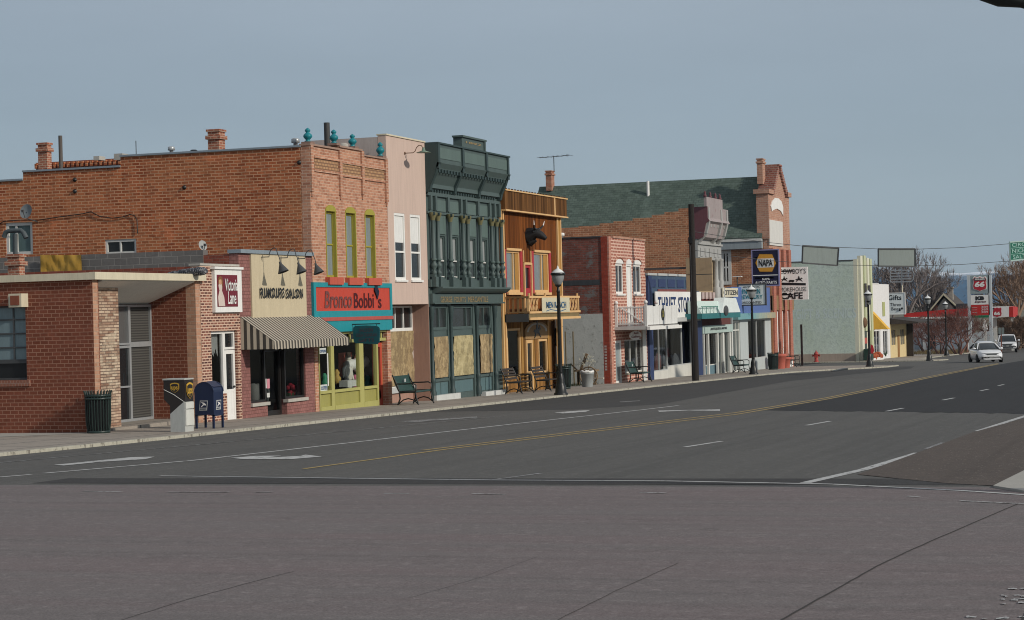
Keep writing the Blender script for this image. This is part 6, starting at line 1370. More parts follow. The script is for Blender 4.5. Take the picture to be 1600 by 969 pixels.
# shop front with white posts
q = P; SZ = lambda py: P.z(1120, py)
mb = MB(); wp = paint('post_white', (.66, .66, .62), .6, .15, 4)
for px, yt in ((1098, 505), (1106, 518), (1120, 518), (1128.5, 518), (1138.5, 518), (1158, 505)):
    pass
zsf = CZ(489)
def posts(b, spec, fr, zt, zb, mat):
    for px, wd in spec:
        mb = MB(); x = fr.a(px, 550); fr.box(mb, (x - wd / 2, x + wd / 2, zb, zt), -.05, .08); mb.build('post', mat, b)
posts(b, ((1098.5, .28), (1105.8, .2), (1120.5, .24), (1129, .3), (1139.5, .26), (1142.8, .18)), P, P.z(1118, 520), zg, wp)
tr = P.rect(1098, 508, 1140, 519); mb = MB(); P.box(mb, (cx0 + .1, cx1 - .5, P.z(1118, 520), P.z(1118, 508)), -.02, .14); mb.build('sign_band', paint('mint_band', (.40, .50, .47), .7, .2, 6, worn=(.1, .2, .18), wamt=.0), b)
ptext('ANTIQUES & MORE', P, 1106, 511.5, 1132, 516, .145, M['dgrey'], b, bold=.04)
R = Fr('Y', FY + .2); zz = P.z(1118, 520)
window(R, (cx0 + .3, R.a(1120, 550), P.z(1113, 571), zz), b, wp, M['glass'], .05, 0); window(R, (R.a(1120, 550) + .02, cx1 - .2, P.z(1130, 584), zz), b, wp, paint('shopglass_grey', (.10, .12, .115), .15, .3, spec=.5), .05, 0, mull=[.35, .6])
mb = MB(); R.box(mb, (cx0 + .3, R.a(1120, 550), zg, P.z(1113, 571) - .002), -.1, .05); mb.build('bulkhead', paint('bulk_blue', (.12, .20, .24), .7), b)
room(b, cx0 + .3, cx1 - .3, gz(116), zsf, FY + .42, 2.5); mb = MB(); P.box(mb, (cx0, cx1, zz + .001, zsf - .001), -.28, -.1); mb.build('transom', paint('brown_band', (.12, .04, .035), .8), b)
q = Fr('Y', FY + .9); mb = MB(); x, z = q.a(1112, 567), q.z(1112, 570); mb.lathe([(.6, 0), (.5, .3), (.2, .6)], (x, q.v, z), 9, sy=.4); solo(mb, 'goods', paint('goods_pink', (.45, .24, .2), .8, .6, 9), 'heap of rosy goods low in the window under the mint marquee', 'goods')
# ============================================================ 11. blue fronted shop
ix0 = cx1 + .02; ix1 = P.a(1204, 500)
b = bld('blue_building', 'low blue fronted shop with a pale grey lower front and one wide dark window', ix0, ix1)
zg = gz(131) - .4; IZ = lambda py: P.z(1180, py)
zt = IZ(449); zm = IZ(490); br = paint('periwinkle', (.09, .15, .36), .6, .12); gw_ = paint('pale_grey_front', (.44, .48, .48), .7, .1, 1.5)
win = P.rect(1169, 499, 1196, 560); dn = P.rect(1144, 500, 1158, 584)
mb = MB(); P.box(mb, (ix0, ix1, zm, zt), -.3, 0); mb.build('wall', br, b)
hole2 = (ix0 + .1, P.a(1157, 540), zg, IZ(500))
mb = MB(); P.wall(mb, (ix0, ix1, zg, zm - .001), [win, hole2], .3); mb.build('wall', gw_, b)
pmb, nt_, bs_ = _mat('painted_frieze'); g = N(nt_, 'ShaderNodeNewGeometry'); s_ = N(nt_, 'ShaderNodeSeparateXYZ'); nt_.links.new(g.outputs['Position'], s_.inputs[0]); mr = N(nt_, 'ShaderNodeMapRange'); nt_.links.new(s_.outputs[0], mr.inputs[0]); mr.inputs[1].default_value = ix0; mr.inputs[2].default_value = ix1
cr_n = N(nt_, 'ShaderNodeValToRGB'); nt_.links.new(mr.outputs[0], cr_n.inputs[0]); cr_n.color_ramp.elements[0].color = (.22, .42, .40, 1); cr_n.color_ramp.elements[1].color = (.60, .34, .07, 1); e = cr_n.color_ramp.elements.new(.35); e.color = (.13, .35, .40, 1); e = cr_n.color_ramp.elements.new(.6); e.color = (.45, .45, .30, 1)
nt_.links.new(mixc(nt_, noise(nt_, posvec(nt_), 2.5, 5), cr_n.outputs[0], (.12, .25, .3)), bs_.inputs['Base Color']); bs_.inputs['Roughness'].default_value = .7
mb = MB(); P.box(mb, (ix0 + .1, ix1, IZ(498), IZ(489)), .001, .35); mb.build('painted_frieze', pmb, b)
window(P, win, b, M['greywhite'], M['glass'], .06, -.05, mull=[.5], mw=.08); R = P
f = window(P, (hole2[0], hole2[1], gz(122), hole2[3]), b, wp, paint('shopglass_grey', (.1, .12, .115), .15), .1, -.1, mull=[.55], rails=[.82])
room(b, ix0 + 2.5, ix1 - .3, gz(126), zm, FY + .32, 3)
mb = MB(); mb.box(ix0, ix1, FY + .31, FY + 14, zt - .8, zt - .6); mb.build('roof', M['roofing'], b); mb = MB(); mb.box(ix0, ix1, FY + 14, FY + 14.3, zg, zt - .2); mb.build('rear_wall', M['brick_far'], b)
q = Fr('Y', FY + 1.4); mb = MB(); x, z = q.a(1186, 552), q.z(1186, 556); mb.sphere((x, q.v, z), .55, 12, 8, sx=2.0, sy=.6, sz=.55); solo(mb, 'canoe', paint('teal_goods', (.03, .12, .13), .5), 'dark teal rounded object low behind the wide dark window', 'display')
# ============================================================ 12. gabled brick building
hx0 = 131.3; hx1 = P.a(1237, 480); hxm = (P.a(1211, 330) + .0)
b = bld('gabled_building', 'tall brick building with a pointed gabled front and a long dark green shingle roof', hx0, hx1)
zg = gz(140) - .4; HZ = lambda py, px=1211: P.z(px, py)
HX = Fr('X', hx0); hr = (hx0 + hx1) / 2
M['shingles'] = brickmat('green_shingles', (.07, .098, .082), (.105, .14, .12), (.045, .06, .055), .35, .16, .012, stain=(.09, .12, .10), blotch=.35, samt=.5, rough=.95)
zr_ = Fr('X', hr).z(1185, 276); yend = Fr('X', hr).a(843, 292); zev = Fr('X', hx0).z(1150, 363) ; 
zsh = HX.z(1186, 300); zse = HX.z(1186, 352)
col_r = brickmat('brick_red_col', (.40, .14, .095), (.46, .18, .13), (.34, .16, .12), .3, .12, .012)
# front wall with gable
gp_ = [(hx0, zg), (hx1, zg), (hx1, HZ(307, 1226)), (hx1 - 1.1, HZ(302, 1222)), (hr + .35, HZ(259)), (hr - .35, HZ(259)), (hx0 + 1.3, HZ(302, 1198)), (hx0, HZ(302, 1198))]
mb = MB(); P.poly(mb, [(a, z) for a, z in gp_], -.35, 0); mb.build('wall', M['brick_gable'], b)
mb = MB(); mb.box(hx0 - .12, hx0 + .001, FY - .05, FY + .75, zse - .9, zsh - .02); mb.box(hx0 - .25, hx0 + 1.4, FY - .15, FY + .9, HZ(302, 1198) + .001, HZ(302, 1198) + .28); mb.box(hx1 - 1.3, hx1 + .2, FY - .15, FY + .5, HZ(307, 1226) + .001, HZ(307, 1226) + .3); mb.build('shoulder_pier', M['brick_gable'], b)
mb = MB()
for s, (xa_, za_) in ((1, (hx0 + 1.3, HZ(302, 1198) + .28)), (-1, (hx1 - 1.1, HZ(307, 1226) + .28))):
    n = 9; zt_ = HZ(257)
    for k in range(n):
        x0 = xa_ + (hr - s * .3 - xa_) * k / n; x1 = xa_ + (hr - s * .3 - xa_) * (k + 1) / n; z1 = za_ + (zt_ - za_) * (k + 1) / n
        mb.box(min(x0, x1), max(x0, x1), FY - .15, FY + .9, za_ + (zt_ - za_) * k / n - .3, z1)
mb.box(hr - .5, hr + .5, FY - .2, FY + .9, HZ(259), HZ(256)); mb.build('stepped_coping', brickmat('brick_cap_far', (.27, .09, .07), (.34, .14, .10), (.36, .26, .22), .3, .14, .03, samt=.6), b)
# roof
nf = (zr_ - zev) / (hr - hx0)
mb = MB(); ov = .35
mb.prism([(hr, FY + .4, zr_), (hx0 - ov, FY + .4, zev - nf * ov), (hx0 - ov, FY + .4, zev - nf * ov - .15), (hr, FY + .4, zr_ - .15)], (0, yend - FY - .4, 0))
mb.build('roof', M['shingles'], b)
mb = MB(); mb.prism([(hr + .001, FY + .4, zr_), (hx1 + ov, FY + .4, zev - nf * ov), (hx1 + ov, FY + .4, zev - nf * ov - .15), (hr + .001, FY + .4, zr_ - .15)], (0, yend - FY - .4, 0)); mb.build('roof', M['shingles'], b)
mb = MB(); HW = (HX.a(1143, 415), HX.a(1126, 415), HX.z(1134, 445), HX.z(1134, 391))
HX.wall(mb, (FY + .36, yend - .2, zg, zev - .18), [HW], .35); mb.build('side_wall', M['brick_far'], b)
mb = MB(); mb.box(hx1 - .35, hx1, FY + .36, yend - .2, zg, zev - .18); mb.build('side_wall', M['brick_far'], b)
mb = MB(); mb.prism([(hx0, yend - .2, zg), (hx1, yend - .2, zg), (hx1, yend - .2, zev - .2), (hr, yend - .2, zr_ - .2), (hx0, yend - .2, zev - .2)], (0, -.3, 0)); mb.build('rear_wall', M['brick_far'], b)
mb = MB(); mb.box(hx0 - .45, hx0 - .001, FY + .4, yend, zev - nf * ov - .75, zev - nf * ov - .13); mb.build('eave_board', paint('eave_grey', (.27, .31, .33), .7), b)
mb = MB(); mb.box(hx0 - .52, hx0 - .451, FY + .4, yend, zev - nf * ov - .26, zev - nf * ov - .10); mb.build('gutter', M['offwhite'], b)
window(HX, HW, b, M['offwhite'], M['dark_pane'], .22, -.02, mull=[.5], rails=[.5], proud=.06, mw=.1); backing(HX, HW, b, -.4)
# front ornaments
mb = MB(); P.ppoly(mb, [(1203.5, 322), (1206, 314), (1210, 309.5), (1215, 310), (1220, 315), (1222.5, 324), (1222.5, 337), (1219, 330), (1213, 326), (1208, 328), (1205, 330)], .001, .06); mb.build('arch_panel', M['white'], b)
mb = MB(); P.pbox(mb, 1201, 345, 1221.5, 384, .001, .08); mb.build('date_panel', paint('weathered_white', (.62, .61, .58), .7, .15, 3), b)
zb_ = gz(135)
mb = MB(); P.box(mb, (hx0 + .01, hx1 - .01, zg, HZ(389)), .001, .02); mb.build('recess_shade', paint('recess_shade_brown', (.13, .075, .045), .9, .3, 2), b)  # flat dark panel stands in for the shaded gaps between the pilasters
for k, px in enumerate((1204.5, 1213, 1221.5, 1229.5)):
    mb = MB(); xx = P.a(px, 480); P.box(mb, (xx, xx + .85, zg, HZ(389)), .001, .22); mb.build('brick_pilaster', col_r, b)
for k, px in enumerate((1209.5, 1217.5, 1226)):
    mb = MB(); xx = P.a(px, 480); P.box(mb, (xx, xx + .55, zb_ + .4, HZ(487)), .021, .12); P.box(mb, (xx - .2, xx + .9, zb_ + .0, zb_ + .42), .001, .3); P.box(mb, (xx, xx + .5, HZ(440), HZ(393)), .001, .1); mb.build('window_strip', M['white'], b)
mb = MB(); P.box(mb, (hx0, hx1, HZ(485), HZ(462)), .001, .16); mb.build('band', paint('band_brown', (.26, .16, .08), .8, .3, 4), b)
mb = MB(); P.box(mb, (hx0, hx0 + 1.2, zg, HZ(430)), .001, .1); mb.build('orange_panel', paint('orange_board', (.46, .22, .11), .8), b)
chimney('square brick chimney beside the gable point', Fr('X', hx0 + 1.3), 1182, 1193, 247, 285, .9, mat=M['brick_gable'])
chimney('brick chimney at the rear end of the green shingle ridge', Fr('X', hr - .5), 852, 863, 266, 296, .7, mat=M['brick_chim'])
q = Fr('X', hr - .9); pipe('vent_pipe', 'white vent pipe on the green shingle roof', q, 1013, 283, 314, .10, M['white'])
q = Fr('X', hr - .5); t = thing('tv_antenna', 'thin television aerial on a mast above the rear chimney', 'antenna', (q.v, q.a(863, 268), q.z(863, 268)))
mb = MB(); y_ = q.a(863, 250); mb.tube([(q.v + .35, y_, q.z(863, 268)), (q.v + .35, y_, q.z(863, 243))], .03, 6); mb.build('mast', M['dgrey'], t)
mb = MB(); y0, y1 = q.a(840, 246), q.a(888, 242); z = q.z(863, 244.5); mb.tube([(q.v + .35, y0, q.z(840, 246)), (q.v + .35, y_, z), (q.v + .35, y1, q.z(888, 242))], .022, 5)
for k in range(7): yy = y0 + (y1 - y0) * k / 6; zz = q.z(840, 246) + (q.z(888, 242) - q.z(840, 246)) * k / 6; mb.tube([(q.v - .1 - .06 * k, yy, zz), (q.v + .8 + .06 * k, yy, zz)], .012, 4)
mb.build('elements', M['dgrey'], t)
q = Fr('X', rx0 + .1); pipe('roof_vent', 'small white vent on the alley wall of the red brick shop', q, 878, 364, 378, .07, M['white'], True, 'vent')
# ============================================================ 13. green stucco building across the side street
ex0 = 161.0; ex1 = Fr('Y', Fr('X', 161.0).a(1343, 560)).a(1361, 490)
b = bld('stucco_building', 'grey green stucco corner building with tall cream fluted pilasters', ex0, ex1)
EX = Fr('X', ex0); yF = EX.a(1343, 560); EF = Fr('Y', yF)
b.location = ((ex0 + ex1) / 2, yF, gz(ex0))
zg = gz(170) - .4; zL = EX.z(1300, 408.5); zl = EX.z(1290, 553)
sm, nt_, bs_ = _mat('green_stucco'); v = posvec(nt_); n = noise(nt_, v, .5, 8, .7); n2 = noise(nt_, v, 4, 6, .8); o = mixc(nt_, ramp(nt_, n, .3, .7), (.50, .59, .49), (.57, .66, .61)); o = mixc(nt_, ramp(nt_, n2, .48, .6), o, mixc(nt_, .5, o, (.32, .38, .35)))
nt_.links.new(o, bs_.inputs['Base Color']); bs_.inputs['Roughness'].default_value = .95; bump(nt_, bs_, n2, .03, .8)
mb = MB(); mb.box(ex0, ex0 + .3, yF + .3, yF + 18, zl, zL); mb.build('side_wall', sm, b)
mb = MB(); mb.box(ex0 - .06, ex0 + .3, yF + .3, yF + 18, zg, zl); mb.build('base_wall', paint('base_tan', (.36, .30, .25), .9, .2, 1), b)
mb = MB(); mb.box(ex0 - .04, ex0 + .34, yF + .3, yF + 18, zL, zL + .08); mb.build('coping', M['dgrey'], b)
gl_ = paint('ghost_letters', (.57, .66, .655), .9, .2, 5, worn=(.52, .60, .52), wamt=.12)
ptext('GIFT & SCENICS', EX, 1243, 482, 1338, 498, .002, gl_, b, bold=.02, depth=.004)
pyg = paint('pale_lime', (.50, .53, .34), .7, .12, 3); pyc = paint('pale_cream', (.66, .65, .52), .7, .12, 3)
EZ = lambda py: EF.z(1350, py)
mb = MB(); mb.box(ex0, ex1, yF, yF + .3, zg, EZ(406)); mb.build('wall', pyc, b)
for k, (px, wd, yt) in enumerate(((1343, 1.1, 401), (1348.5, .9, 400), (1353.5, .9, 403), (1358, .9, 404))):
    x = EF.a(px, 480) - (0 if k else 0); mb = MB(); EF.box(mb, (max(x - wd / 2, ex0), x + wd / 2, zg if k in (0, 3) else EZ(517), EZ(yt)), .001, .25); mb.build('pilaster', pyg if k % 2 else pyc, b)
mb = MB(); EF.pbox(mb, 1346, 443, 1349, 480, .255, .28); EF.pbox(mb, 1351.5, 446, 1355, 476, .255, .28); mb.build('window', M['dark_pane'], b)
mb = MB(); EF.box(mb, (EF.a(1346, 540), EF.a(1354, 540), gz(163), EZ(515)), .01, .05); mb.build('entrance', paint('dark_entry', (.05, .065, .055), .5, .4), b)
mb = MB(); mb.box(ex1 - .3, ex1, yF + .3, yF + 18, zg, zL - .2); mb.build('side_wall', sm, b); mb = MB(); mb.box(ex0 + .3, ex1 - .3, yF + .3, yF + 17.7, zL - .7, zL - .5); mb.build('roof', M['roofing'], b); mb = MB(); mb.box(ex0, ex1, yF + 18, yF + 18.3, zg, zL - .1); mb.build('rear_wall', sm, b)
q = Fr('Y', yF - .06); mb = MB(); q.pbox(mb, 1348.5, 528, 1354.5, 537, 0, .04); solo(mb, 'poster', paint('poster_red2', (.42, .09, .07), .7, .3, 20), 'small red poster beside the stucco building entrance', 'poster')
q = Fr('Y', yF - .5); mb = MB(); q.pbox(mb, 1349, 545, 1355, 563, 0, .5); solo(mb, 'litter_bin', paint('bin_green', (.02, .05, .035), .6), 'dark green box bin at the stucco building entrance', 'bin', bevel=.04)
q = Fr('Y', yF - .3); x, z = q.a(1351, 504), q.z(1351, 504); mb = MB(); mb.sphere((x, yF - .3, z), .42, 10, 7, sy=.5); solo(mb, 'basket', paint('basket_brown', (.16, .09, .05), .9, .4, 9), 'round brown hanging basket on the cream pilasters', 'basket')
# ============================================================ 14. white shop with the yellow awning
ox0 = ex1 + .05; ox1 = EF.a(1390, 500)
b = bld('white_building', 'white stepped shop building with a yellow awning', ox0, ox1); b.location.y = yF
wst = paint('white_stucco', (.72, .71, .70), .8, .06); OZ = lambda py, px=1376: EF.z(px, py); zg = gz(190) - .4
xm = EF.a(1373, 470)
holes = [EF.rect(1366, 515, 1376, 556), EF.rect(1380, 515, 1388, 556)]
mb = MB(); EF.wall(mb, (ox0, ox1, zg, OZ(444)), holes, .3); mb.build('wall', wst, b)
mb = MB(); mb.box(ox0, ox0 + .3, yF + .3, yF + 14, zg, OZ(444)); mb.build('side_wall', wst, b); mb = MB(); mb.box(ox1 - .3, ox1, yF + .3, yF + 14, zg, OZ(444)); mb.build('side_wall', wst, b); mb = MB(); mb.box(ox0 + .31, ox1 - .31, yF + .31, yF + 14, OZ(455), OZ(453)); mb.build('roof', M['roofing'], b)
mb = MB(); EF.box(mb, (ox0, xm, OZ(444) + .001, OZ(443)), -.3, .05); mb.build('coping', wst, b)
for h in holes: window(EF, h, b, M['white'], M['glass'], .12, -.1, mull=[.5]); backing(EF, h, b, -1.2)
mb = MB(); EF.pbox(mb, 1378.5, 472, 1382, 494, .001, .05); mb.build('green_shutter', paint('shutter_lime', (.40, .42, .18), .7), b)
q = Fr('Y', yF - 1.3); ya = paint('awning_yellow', (.72, .42, .06), .8, .08); a, c = ox0 + .2, q.a(1391, 515)
t = thing('yellow_awning', 'golden yellow cloth awning on the white shop', 'awning', ((a + c) / 2, yF, q.z(1380, 515)))
za, zb2 = EF.z(1364, 487), q.z(1378, 515.5); mb = MB(); mb.prism([(a, yF - .003, za), (a, yF - 1.3, zb2), (a, yF - .003, zb2)], (c - a, 0, 0)); mb.build('cloth', ya, t)
q = Fr('Y', yF - .8); rnd = random.Random(5)
t = thing('planter', 'long white planter of orange flowers in front of the white shop', 'planter', (q.a(1373, 562), q.v, gz(175))); mb = MB(); mb.box(q.a(1365, 562), q.a(1381, 560), q.v, q.v + .4, gz(178) - .1, q.z(1373, 558.5)); mb.build('box', M['white'], t)
mb = MB()
for k in range(30): mb.sphere((rnd.uniform(q.a(1366, 556), q.a(1380, 556)), q.v + rnd.uniform(0, .4), q.z(1373, rnd.uniform(553.5, 558.5))), rnd.uniform(.12, .2), 6, 5)
mb.build('flowers', paint('orange_flowers', (.36, .08, .03), .8, .5, 5), t)
q = Fr('Y', yF - .4); mb = MB()
for k in range(9): mb.tube([(q.a(1384, 556), q.v, q.z(1384, 556.5)), (q.a(1384, 556) + rnd.uniform(-.8, .8), q.v + rnd.uniform(-.2, .2), q.z(1384, rnd.uniform(546, 552)))], [.05, .01], 4)
solo(mb, 'spiky_plant', paint('plant_dark', (.03, .06, .03), .8), 'dark spiky plant by the right window of the white shop', 'plant')
# ============================================================ 15. cream shop with a dark lean-to canopy
kx0 = ox1 + .05; kx1 = EF.a(1417, 530)
b = bld('cream_building', 'small cream shop with a dark flat sloping canopy', kx0, kx1); b.location.y = yF
crm = paint('cream_yellow', (.66, .53, .29), .8, .08); KZ = lambda py: EF.z(1402, py); zg = gz(200) - .4
hl = [EF.rect(1393, 514, 1400, 541), EF.rect(1407, 513, 1414, 540)]
mb = MB(); EF.wall(mb, (kx0, kx1, zg, KZ(506)), hl, .3); mb.build('wall', crm, b)
for h in hl: window(EF, h, b, crm, paint('pane_grey', (.16, .17, .17), .2, .3, 2), .1, -.08, mull=[.5]); 
mb = MB(); EF.pbox(mb, 1402.5, 524, 1405, 563, .001, .06); mb.build('door_post', paint('brown_post', (.30, .16, .06), .8), b)
dk = paint('canopy_dark', (.045, .036, .03), .8); mb = MB(); yo = 2.4
mb.prism([(kx0 + .2, yF + .3, KZ(496)), (kx0 + .2, yF - yo, KZ(503)), (kx0 + .2, yF - yo, KZ(505)), (kx0 + .2, yF + .3, KZ(506) + .002)], (kx1 - kx0 + .6, 0, 0)); mb.build('canopy', dk, b)
mb = MB(); mb.box(kx1 - .4, kx1 - .1, yF - .6, yF - .05, zg, KZ(506)); mb.build('post', dk, b)
mb = MB(); mb.box(kx0, kx1, yF + .3, yF + 10, KZ(508), KZ(506)); mb.build('roof', M['roofing'], b); mb = MB(); mb.box(kx0, kx0 + .3, yF + .3, yF + 10, zg, KZ(508)); mb.build('side_wall', crm, b); mb = MB(); mb.box(kx1 - .3, kx1, yF + .3, yF + 10, zg, KZ(508)); mb.build('side_wall', crm, b)
# ============================================================ hanging and projecting signs that face up the street
def board(name, label, X, x0, y0, x1, y1, mat, edge=None, th=.12, cat='sign'):
    q = Fr('X', X); r = q.rect(x0, y0, x1, y1); t = thing(name, label, cat, (X, (r[0] + r[1]) / 2, r[2]))
    mb = MB(); q.box(mb, r, -th, 0); mb.build('board', mat, t)
    if edge is not None:
        e = .07; mb = MB(); q.box(mb, (r[0] - e, r[1] + e, r[3], r[3] + e), -th - .01, .03); q.box(mb, (r[0] - e, r[1] + e, r[2] - e, r[2]), -th - .01, .03); q.box(mb, (r[0] - e, r[0], r[2], r[3]), -th - .01, .03); q.box(mb, (r[1], r[1] + e, r[2], r[3]), -th - .01, .03); mb.build('frame', edge, t)
    return t, q, r
nvy = paint('deep_navy', (.014, .014, .045), .45, .1); sgy = paint('sign_amber', (.62, .29, .035), .5, .08)
t, q, r = board('auto_parts_sign', 'tall navy and orange sign reading NAPA auto parts over the blue shop', 127.5, 1176, 391.5, 1216, 445.5, nvy, paint('frame_lilac', (.25, .24, .42), .5))
def sq(px, py): return (q.a(px, py), q.z(px, py))
cxy = [(1180.5, 411), (1186.5, 397.5), (1206.5, 397.5), (1212.5, 411.5), (1206.5, 424.5), (1187, 424.5)]
mb = MB(); q.ppoly(mb, [(1197 + (x - 1197) * 1.06, 411 + (y - 411) * 1.08) for x, y in cxy], .002, .01); mb.build('hexagon_rim', paint('hex_dark', (.05, .03, .02), .5), t)
mb = MB(); q.ppoly(mb, cxy, .011, .02); mb.build('hexagon', sgy, t)
mb = MB(); q.pbox(mb, 1183.5, 404, 1209, 418, .021, .026); mb.build('white_band', M['white'], t); ptext('NAPA', q, 1185.5, 405.5, 1207.5, 416.5, .027, M['black'], t, bold=.03)
mb = MB(); q.pbox(mb, 1176, 429.5, 1216, 430.8, .002, .012); mb.build('rule', M['white'], t)
ptext('NAPA', q, 1191, 434.5, 1203, 438, .004, M['white'], t, bold=.02); ptext('AUTO PARTS', q, 1180, 439.3, 1214, 443.7, .004, M['white'], t, bold=.02)
mb = MB(); mb.box(127.5, 127.6, r[0] + .3, FY + .2, r[3] - .5, r[3] - .4); mb.box(127.5, 127.6, r[0] + .3, FY + .2, r[2] + .4, r[2] + .5); mb.build('bracket', M['dgrey'], t)
t, q, r = board('jewelry_sign', 'pale green sign reading Authentic Indian Jewelry Discounted on a thin pole', 122.5, 1154.5, 445, 1195.5, 476, paint('sage_grey', (.70, .76, .73), .6, .08), M['dgrey'])
tl = paint('teal_letters', (.015, .20, .24), .6)
ptext('AUTHENTIC', q, 1161, 446.8, 1187.5, 449.8, .002, M['black'], t, bold=.01); ptext('INDIAN', q, 1159.5, 451.5, 1188, 459.5, .002, tl, t, bold=.035, sp=1.15); ptext('JEWELRY', q, 1157, 461, 1192, 469, .002, tl, t, bold=.03, sp=1.15); ptext('DISCOUNTED', q, 1158, 471, 1190, 474.8, .002, M['black'], t, bold=.01)
mb = MB(); y = q.a(1152.5, 460); mb.tube([(122.5, y, q.z(1152.5, 497)), (122.5, y, q.z(1152.5, 433))], .04, 6); mb.build('pole', M['dgrey'], t)
mb = MB(); mb.box(122.35, 122.6, y - .3, y + .25, q.z(1152, 433), q.z(1152, 431.5)); mb.build('lamp', M['white'], t)
t, q, r = board('cafe_sign', 'large white sign with riders and black letters reading Cowboy\'s Smokehouse Cafe', 134.5, 1216.5, 417.5, 1262.5, 468.5, paint('bright_white', (.88, .88, .86), .6, .03), None)
ptext("COWBOY'S", q, 1217.5, 420, 1259, 428, .002, M['black'], t, bold=.005); ptext('SMOKEHOUSE', q, 1215.5, 449, 1260, 455.5, .002, M['black'], t, bold=.0); ptext('CAFE', q, 1220, 457, 1254.5, 467.5, .002, M['black'], t, bold=.03)
mb = MB(); q.ppoly(mb, [(1218, 441.5), (1259, 442.5), (1259, 446), (1218, 445.5)], .002, .01)
rider(q, *sq(1225.5, 437.5), .24, mb, .002, .012); rider(q, *sq(1248.5, 437.5), .26, mb, .002, .012)
q.ppoly(mb, [(1232, 439), (1234, 437.5), (1240, 437.5), (1241.5, 438.5), (1241, 440), (1239, 441.4), (1238, 440.5), (1235, 440.5), (1234, 441.4), (1233, 441)], .002, .012); mb.build('rider_silhouettes', M['black'], t)
mb = MB(); mb.box(134.5, 134.6, r[0] + 1, FY + .2, r[3] - .3, r[3] - .2); mb.box(134.5, 134.6, r[0] + 1, FY + .2, r[2] + .3, r[2] + .4); mb.build('bracket', M['dgrey'], t)
t, q, r = board('gifts_sign', 'pale sign reading Gifts Three Bees above the dark canopy', 188, 1384.5, 458.5, 1413.5, 490.5, paint('sign_pale_grey', (.72, .77, .76), .6, .1), M['white'])
ptext('Gifts', q, 1388, 461, 1408.5, 469, .002, M['black'], t, bold=.02, sp=1.1); ptext('Three', q, 1391, 473.5, 1408, 478.5, .002, M['dgrey'], t, bold=.01, sp=1.1); ptext('Bees', q, 1393, 480, 1406.5, 485, .002, M['dgrey'], t, bold=.01, sp=1.1)
mb = MB(); 
for x, y in ((1386.5, 475.5), (1409.5, 482), (1406, 484.5)): a_, z_ = q.a(x, y), q.z(x, y); mb.sphere((187.99, a_, z_), .10, 8, 6)
mb.build('bees', M['black'], t)
mb = MB(); y = q.a(1409, 450); mb.tube([(188.3, y, q.z(1409, 491)), (188.3, y, q.z(1409, 446))], .06, 6); mb.build('pole', M['cream'], t)
# louvred sign skeleton above it
q = Fr('X', 189); t = thing('sign_frame', 'empty slatted grey sign frame above the pale gifts sign', 'sign frame', (189, q.a(1408, 440), q.z(1408, 446)))
mb = MB()
for y in (422.5, 427, 431.5, 436, 440.5): mb.bar((189, q.a(1391, y + .3), q.z(1391, y + .3)), (189, q.a(1424, y - .3), q.z(1424, y - .3)), .09)
mb.build('slats', paint('slat_grey', (.33, .35, .37), .6), t)
mb = MB(); mb.tube([(189, q.a(1425, 421), q.z(1425, 421)), (189, q.a(1428, 428), q.z(1428, 428)), (189, q.a(1427, 436), q.z(1427, 436)), (189, q.a(1423, 441), q.z(1423, 441))], .05, 6); mb.tube([(189, q.a(1391, 421), q.z(1391, 421)), (189, q.a(1391, 441), q.z(1391, 441))], .05, 6); mb.bar((189, q.a(1409, 419), q.z(1409, 419)), (189, q.a(1409, 447), q.z(1409, 447)), .1); mb.build('frame', paint('frame_grey', (.22, .24, .26), .6), t)
# tan boards on the wall beside the utility pole
q = Fr('X', 99.5); t = thing('blank_sign', 'large blank tan sign board fixed behind the utility pole', 'sign', (99.5, q.a(1092, 430), q.z(1092, 456)))
r = q.rect(1072, 403, 1112.5, 455); r = (max(r[0], FY - 3.9) if 0 else r[0], r[1], r[2], r[3]); mb = MB(); zmid_ = (r[2] + r[3]) / 2; q.box(mb, (r[0], r[1], r[2], zmid_ - .02), -.1, 0); q.box(mb, (r[0], r[1], zmid_ + .02, r[3]), -.1, 0); mb.build('board', paint('tan_board', (.36, .27, .17), .8, .12, 1), t)
mb = MB(); q.box(mb, (r[0], r[1], zmid_ - .02, zmid_ + .02), -.12, -.01); mb.build('joint', M['dgrey'], t)
mb = MB(); mb.box(99.6, 99.7, r[0] + .2, FY, zmid_ + .3, zmid_ + .4); mb.build('bracket', M['dgrey'], t)
# span wires with sign backs and the green guide sign
A0 = Vector((96.7, 23.2)); B0 = Vector((119, -3))
def onseg(px, py):
    r_ = ray(px, py); d = B0 - A0; nx, ny = d.y, -d.x
    t_ = (A0.x * nx + A0.y * ny) / (r_.x * nx + r_.y * ny); return Vector((r_.x * t_, r_.y * t_, EYE + r_.z * t_))
up = [(1084, 362), (1140, 371), (1200, 379), (1253, 384.5), (1310, 386.5), (1372, 389), (1430, 389.5), (1500, 387), (1577, 381), (1640, 376), (1760, 360)]
lo = [(1085, 391), (1140, 400), (1200, 407), (1253, 411), (1310, 414), (1372, 415), (1430, 415.5), (1500, 413.5), (1577, 408), (1640, 402), (1760, 388)]
for pts, lb in ((up, 'upper'), (lo, 'lower')): mb = MB(); mb.tube([onseg(*p) for p in pts], .014, 5); solo(mb, 'span_wire', M['dgrey'], lb + ' black span wire crossing above the street', 'wire', group='span wires over the street')
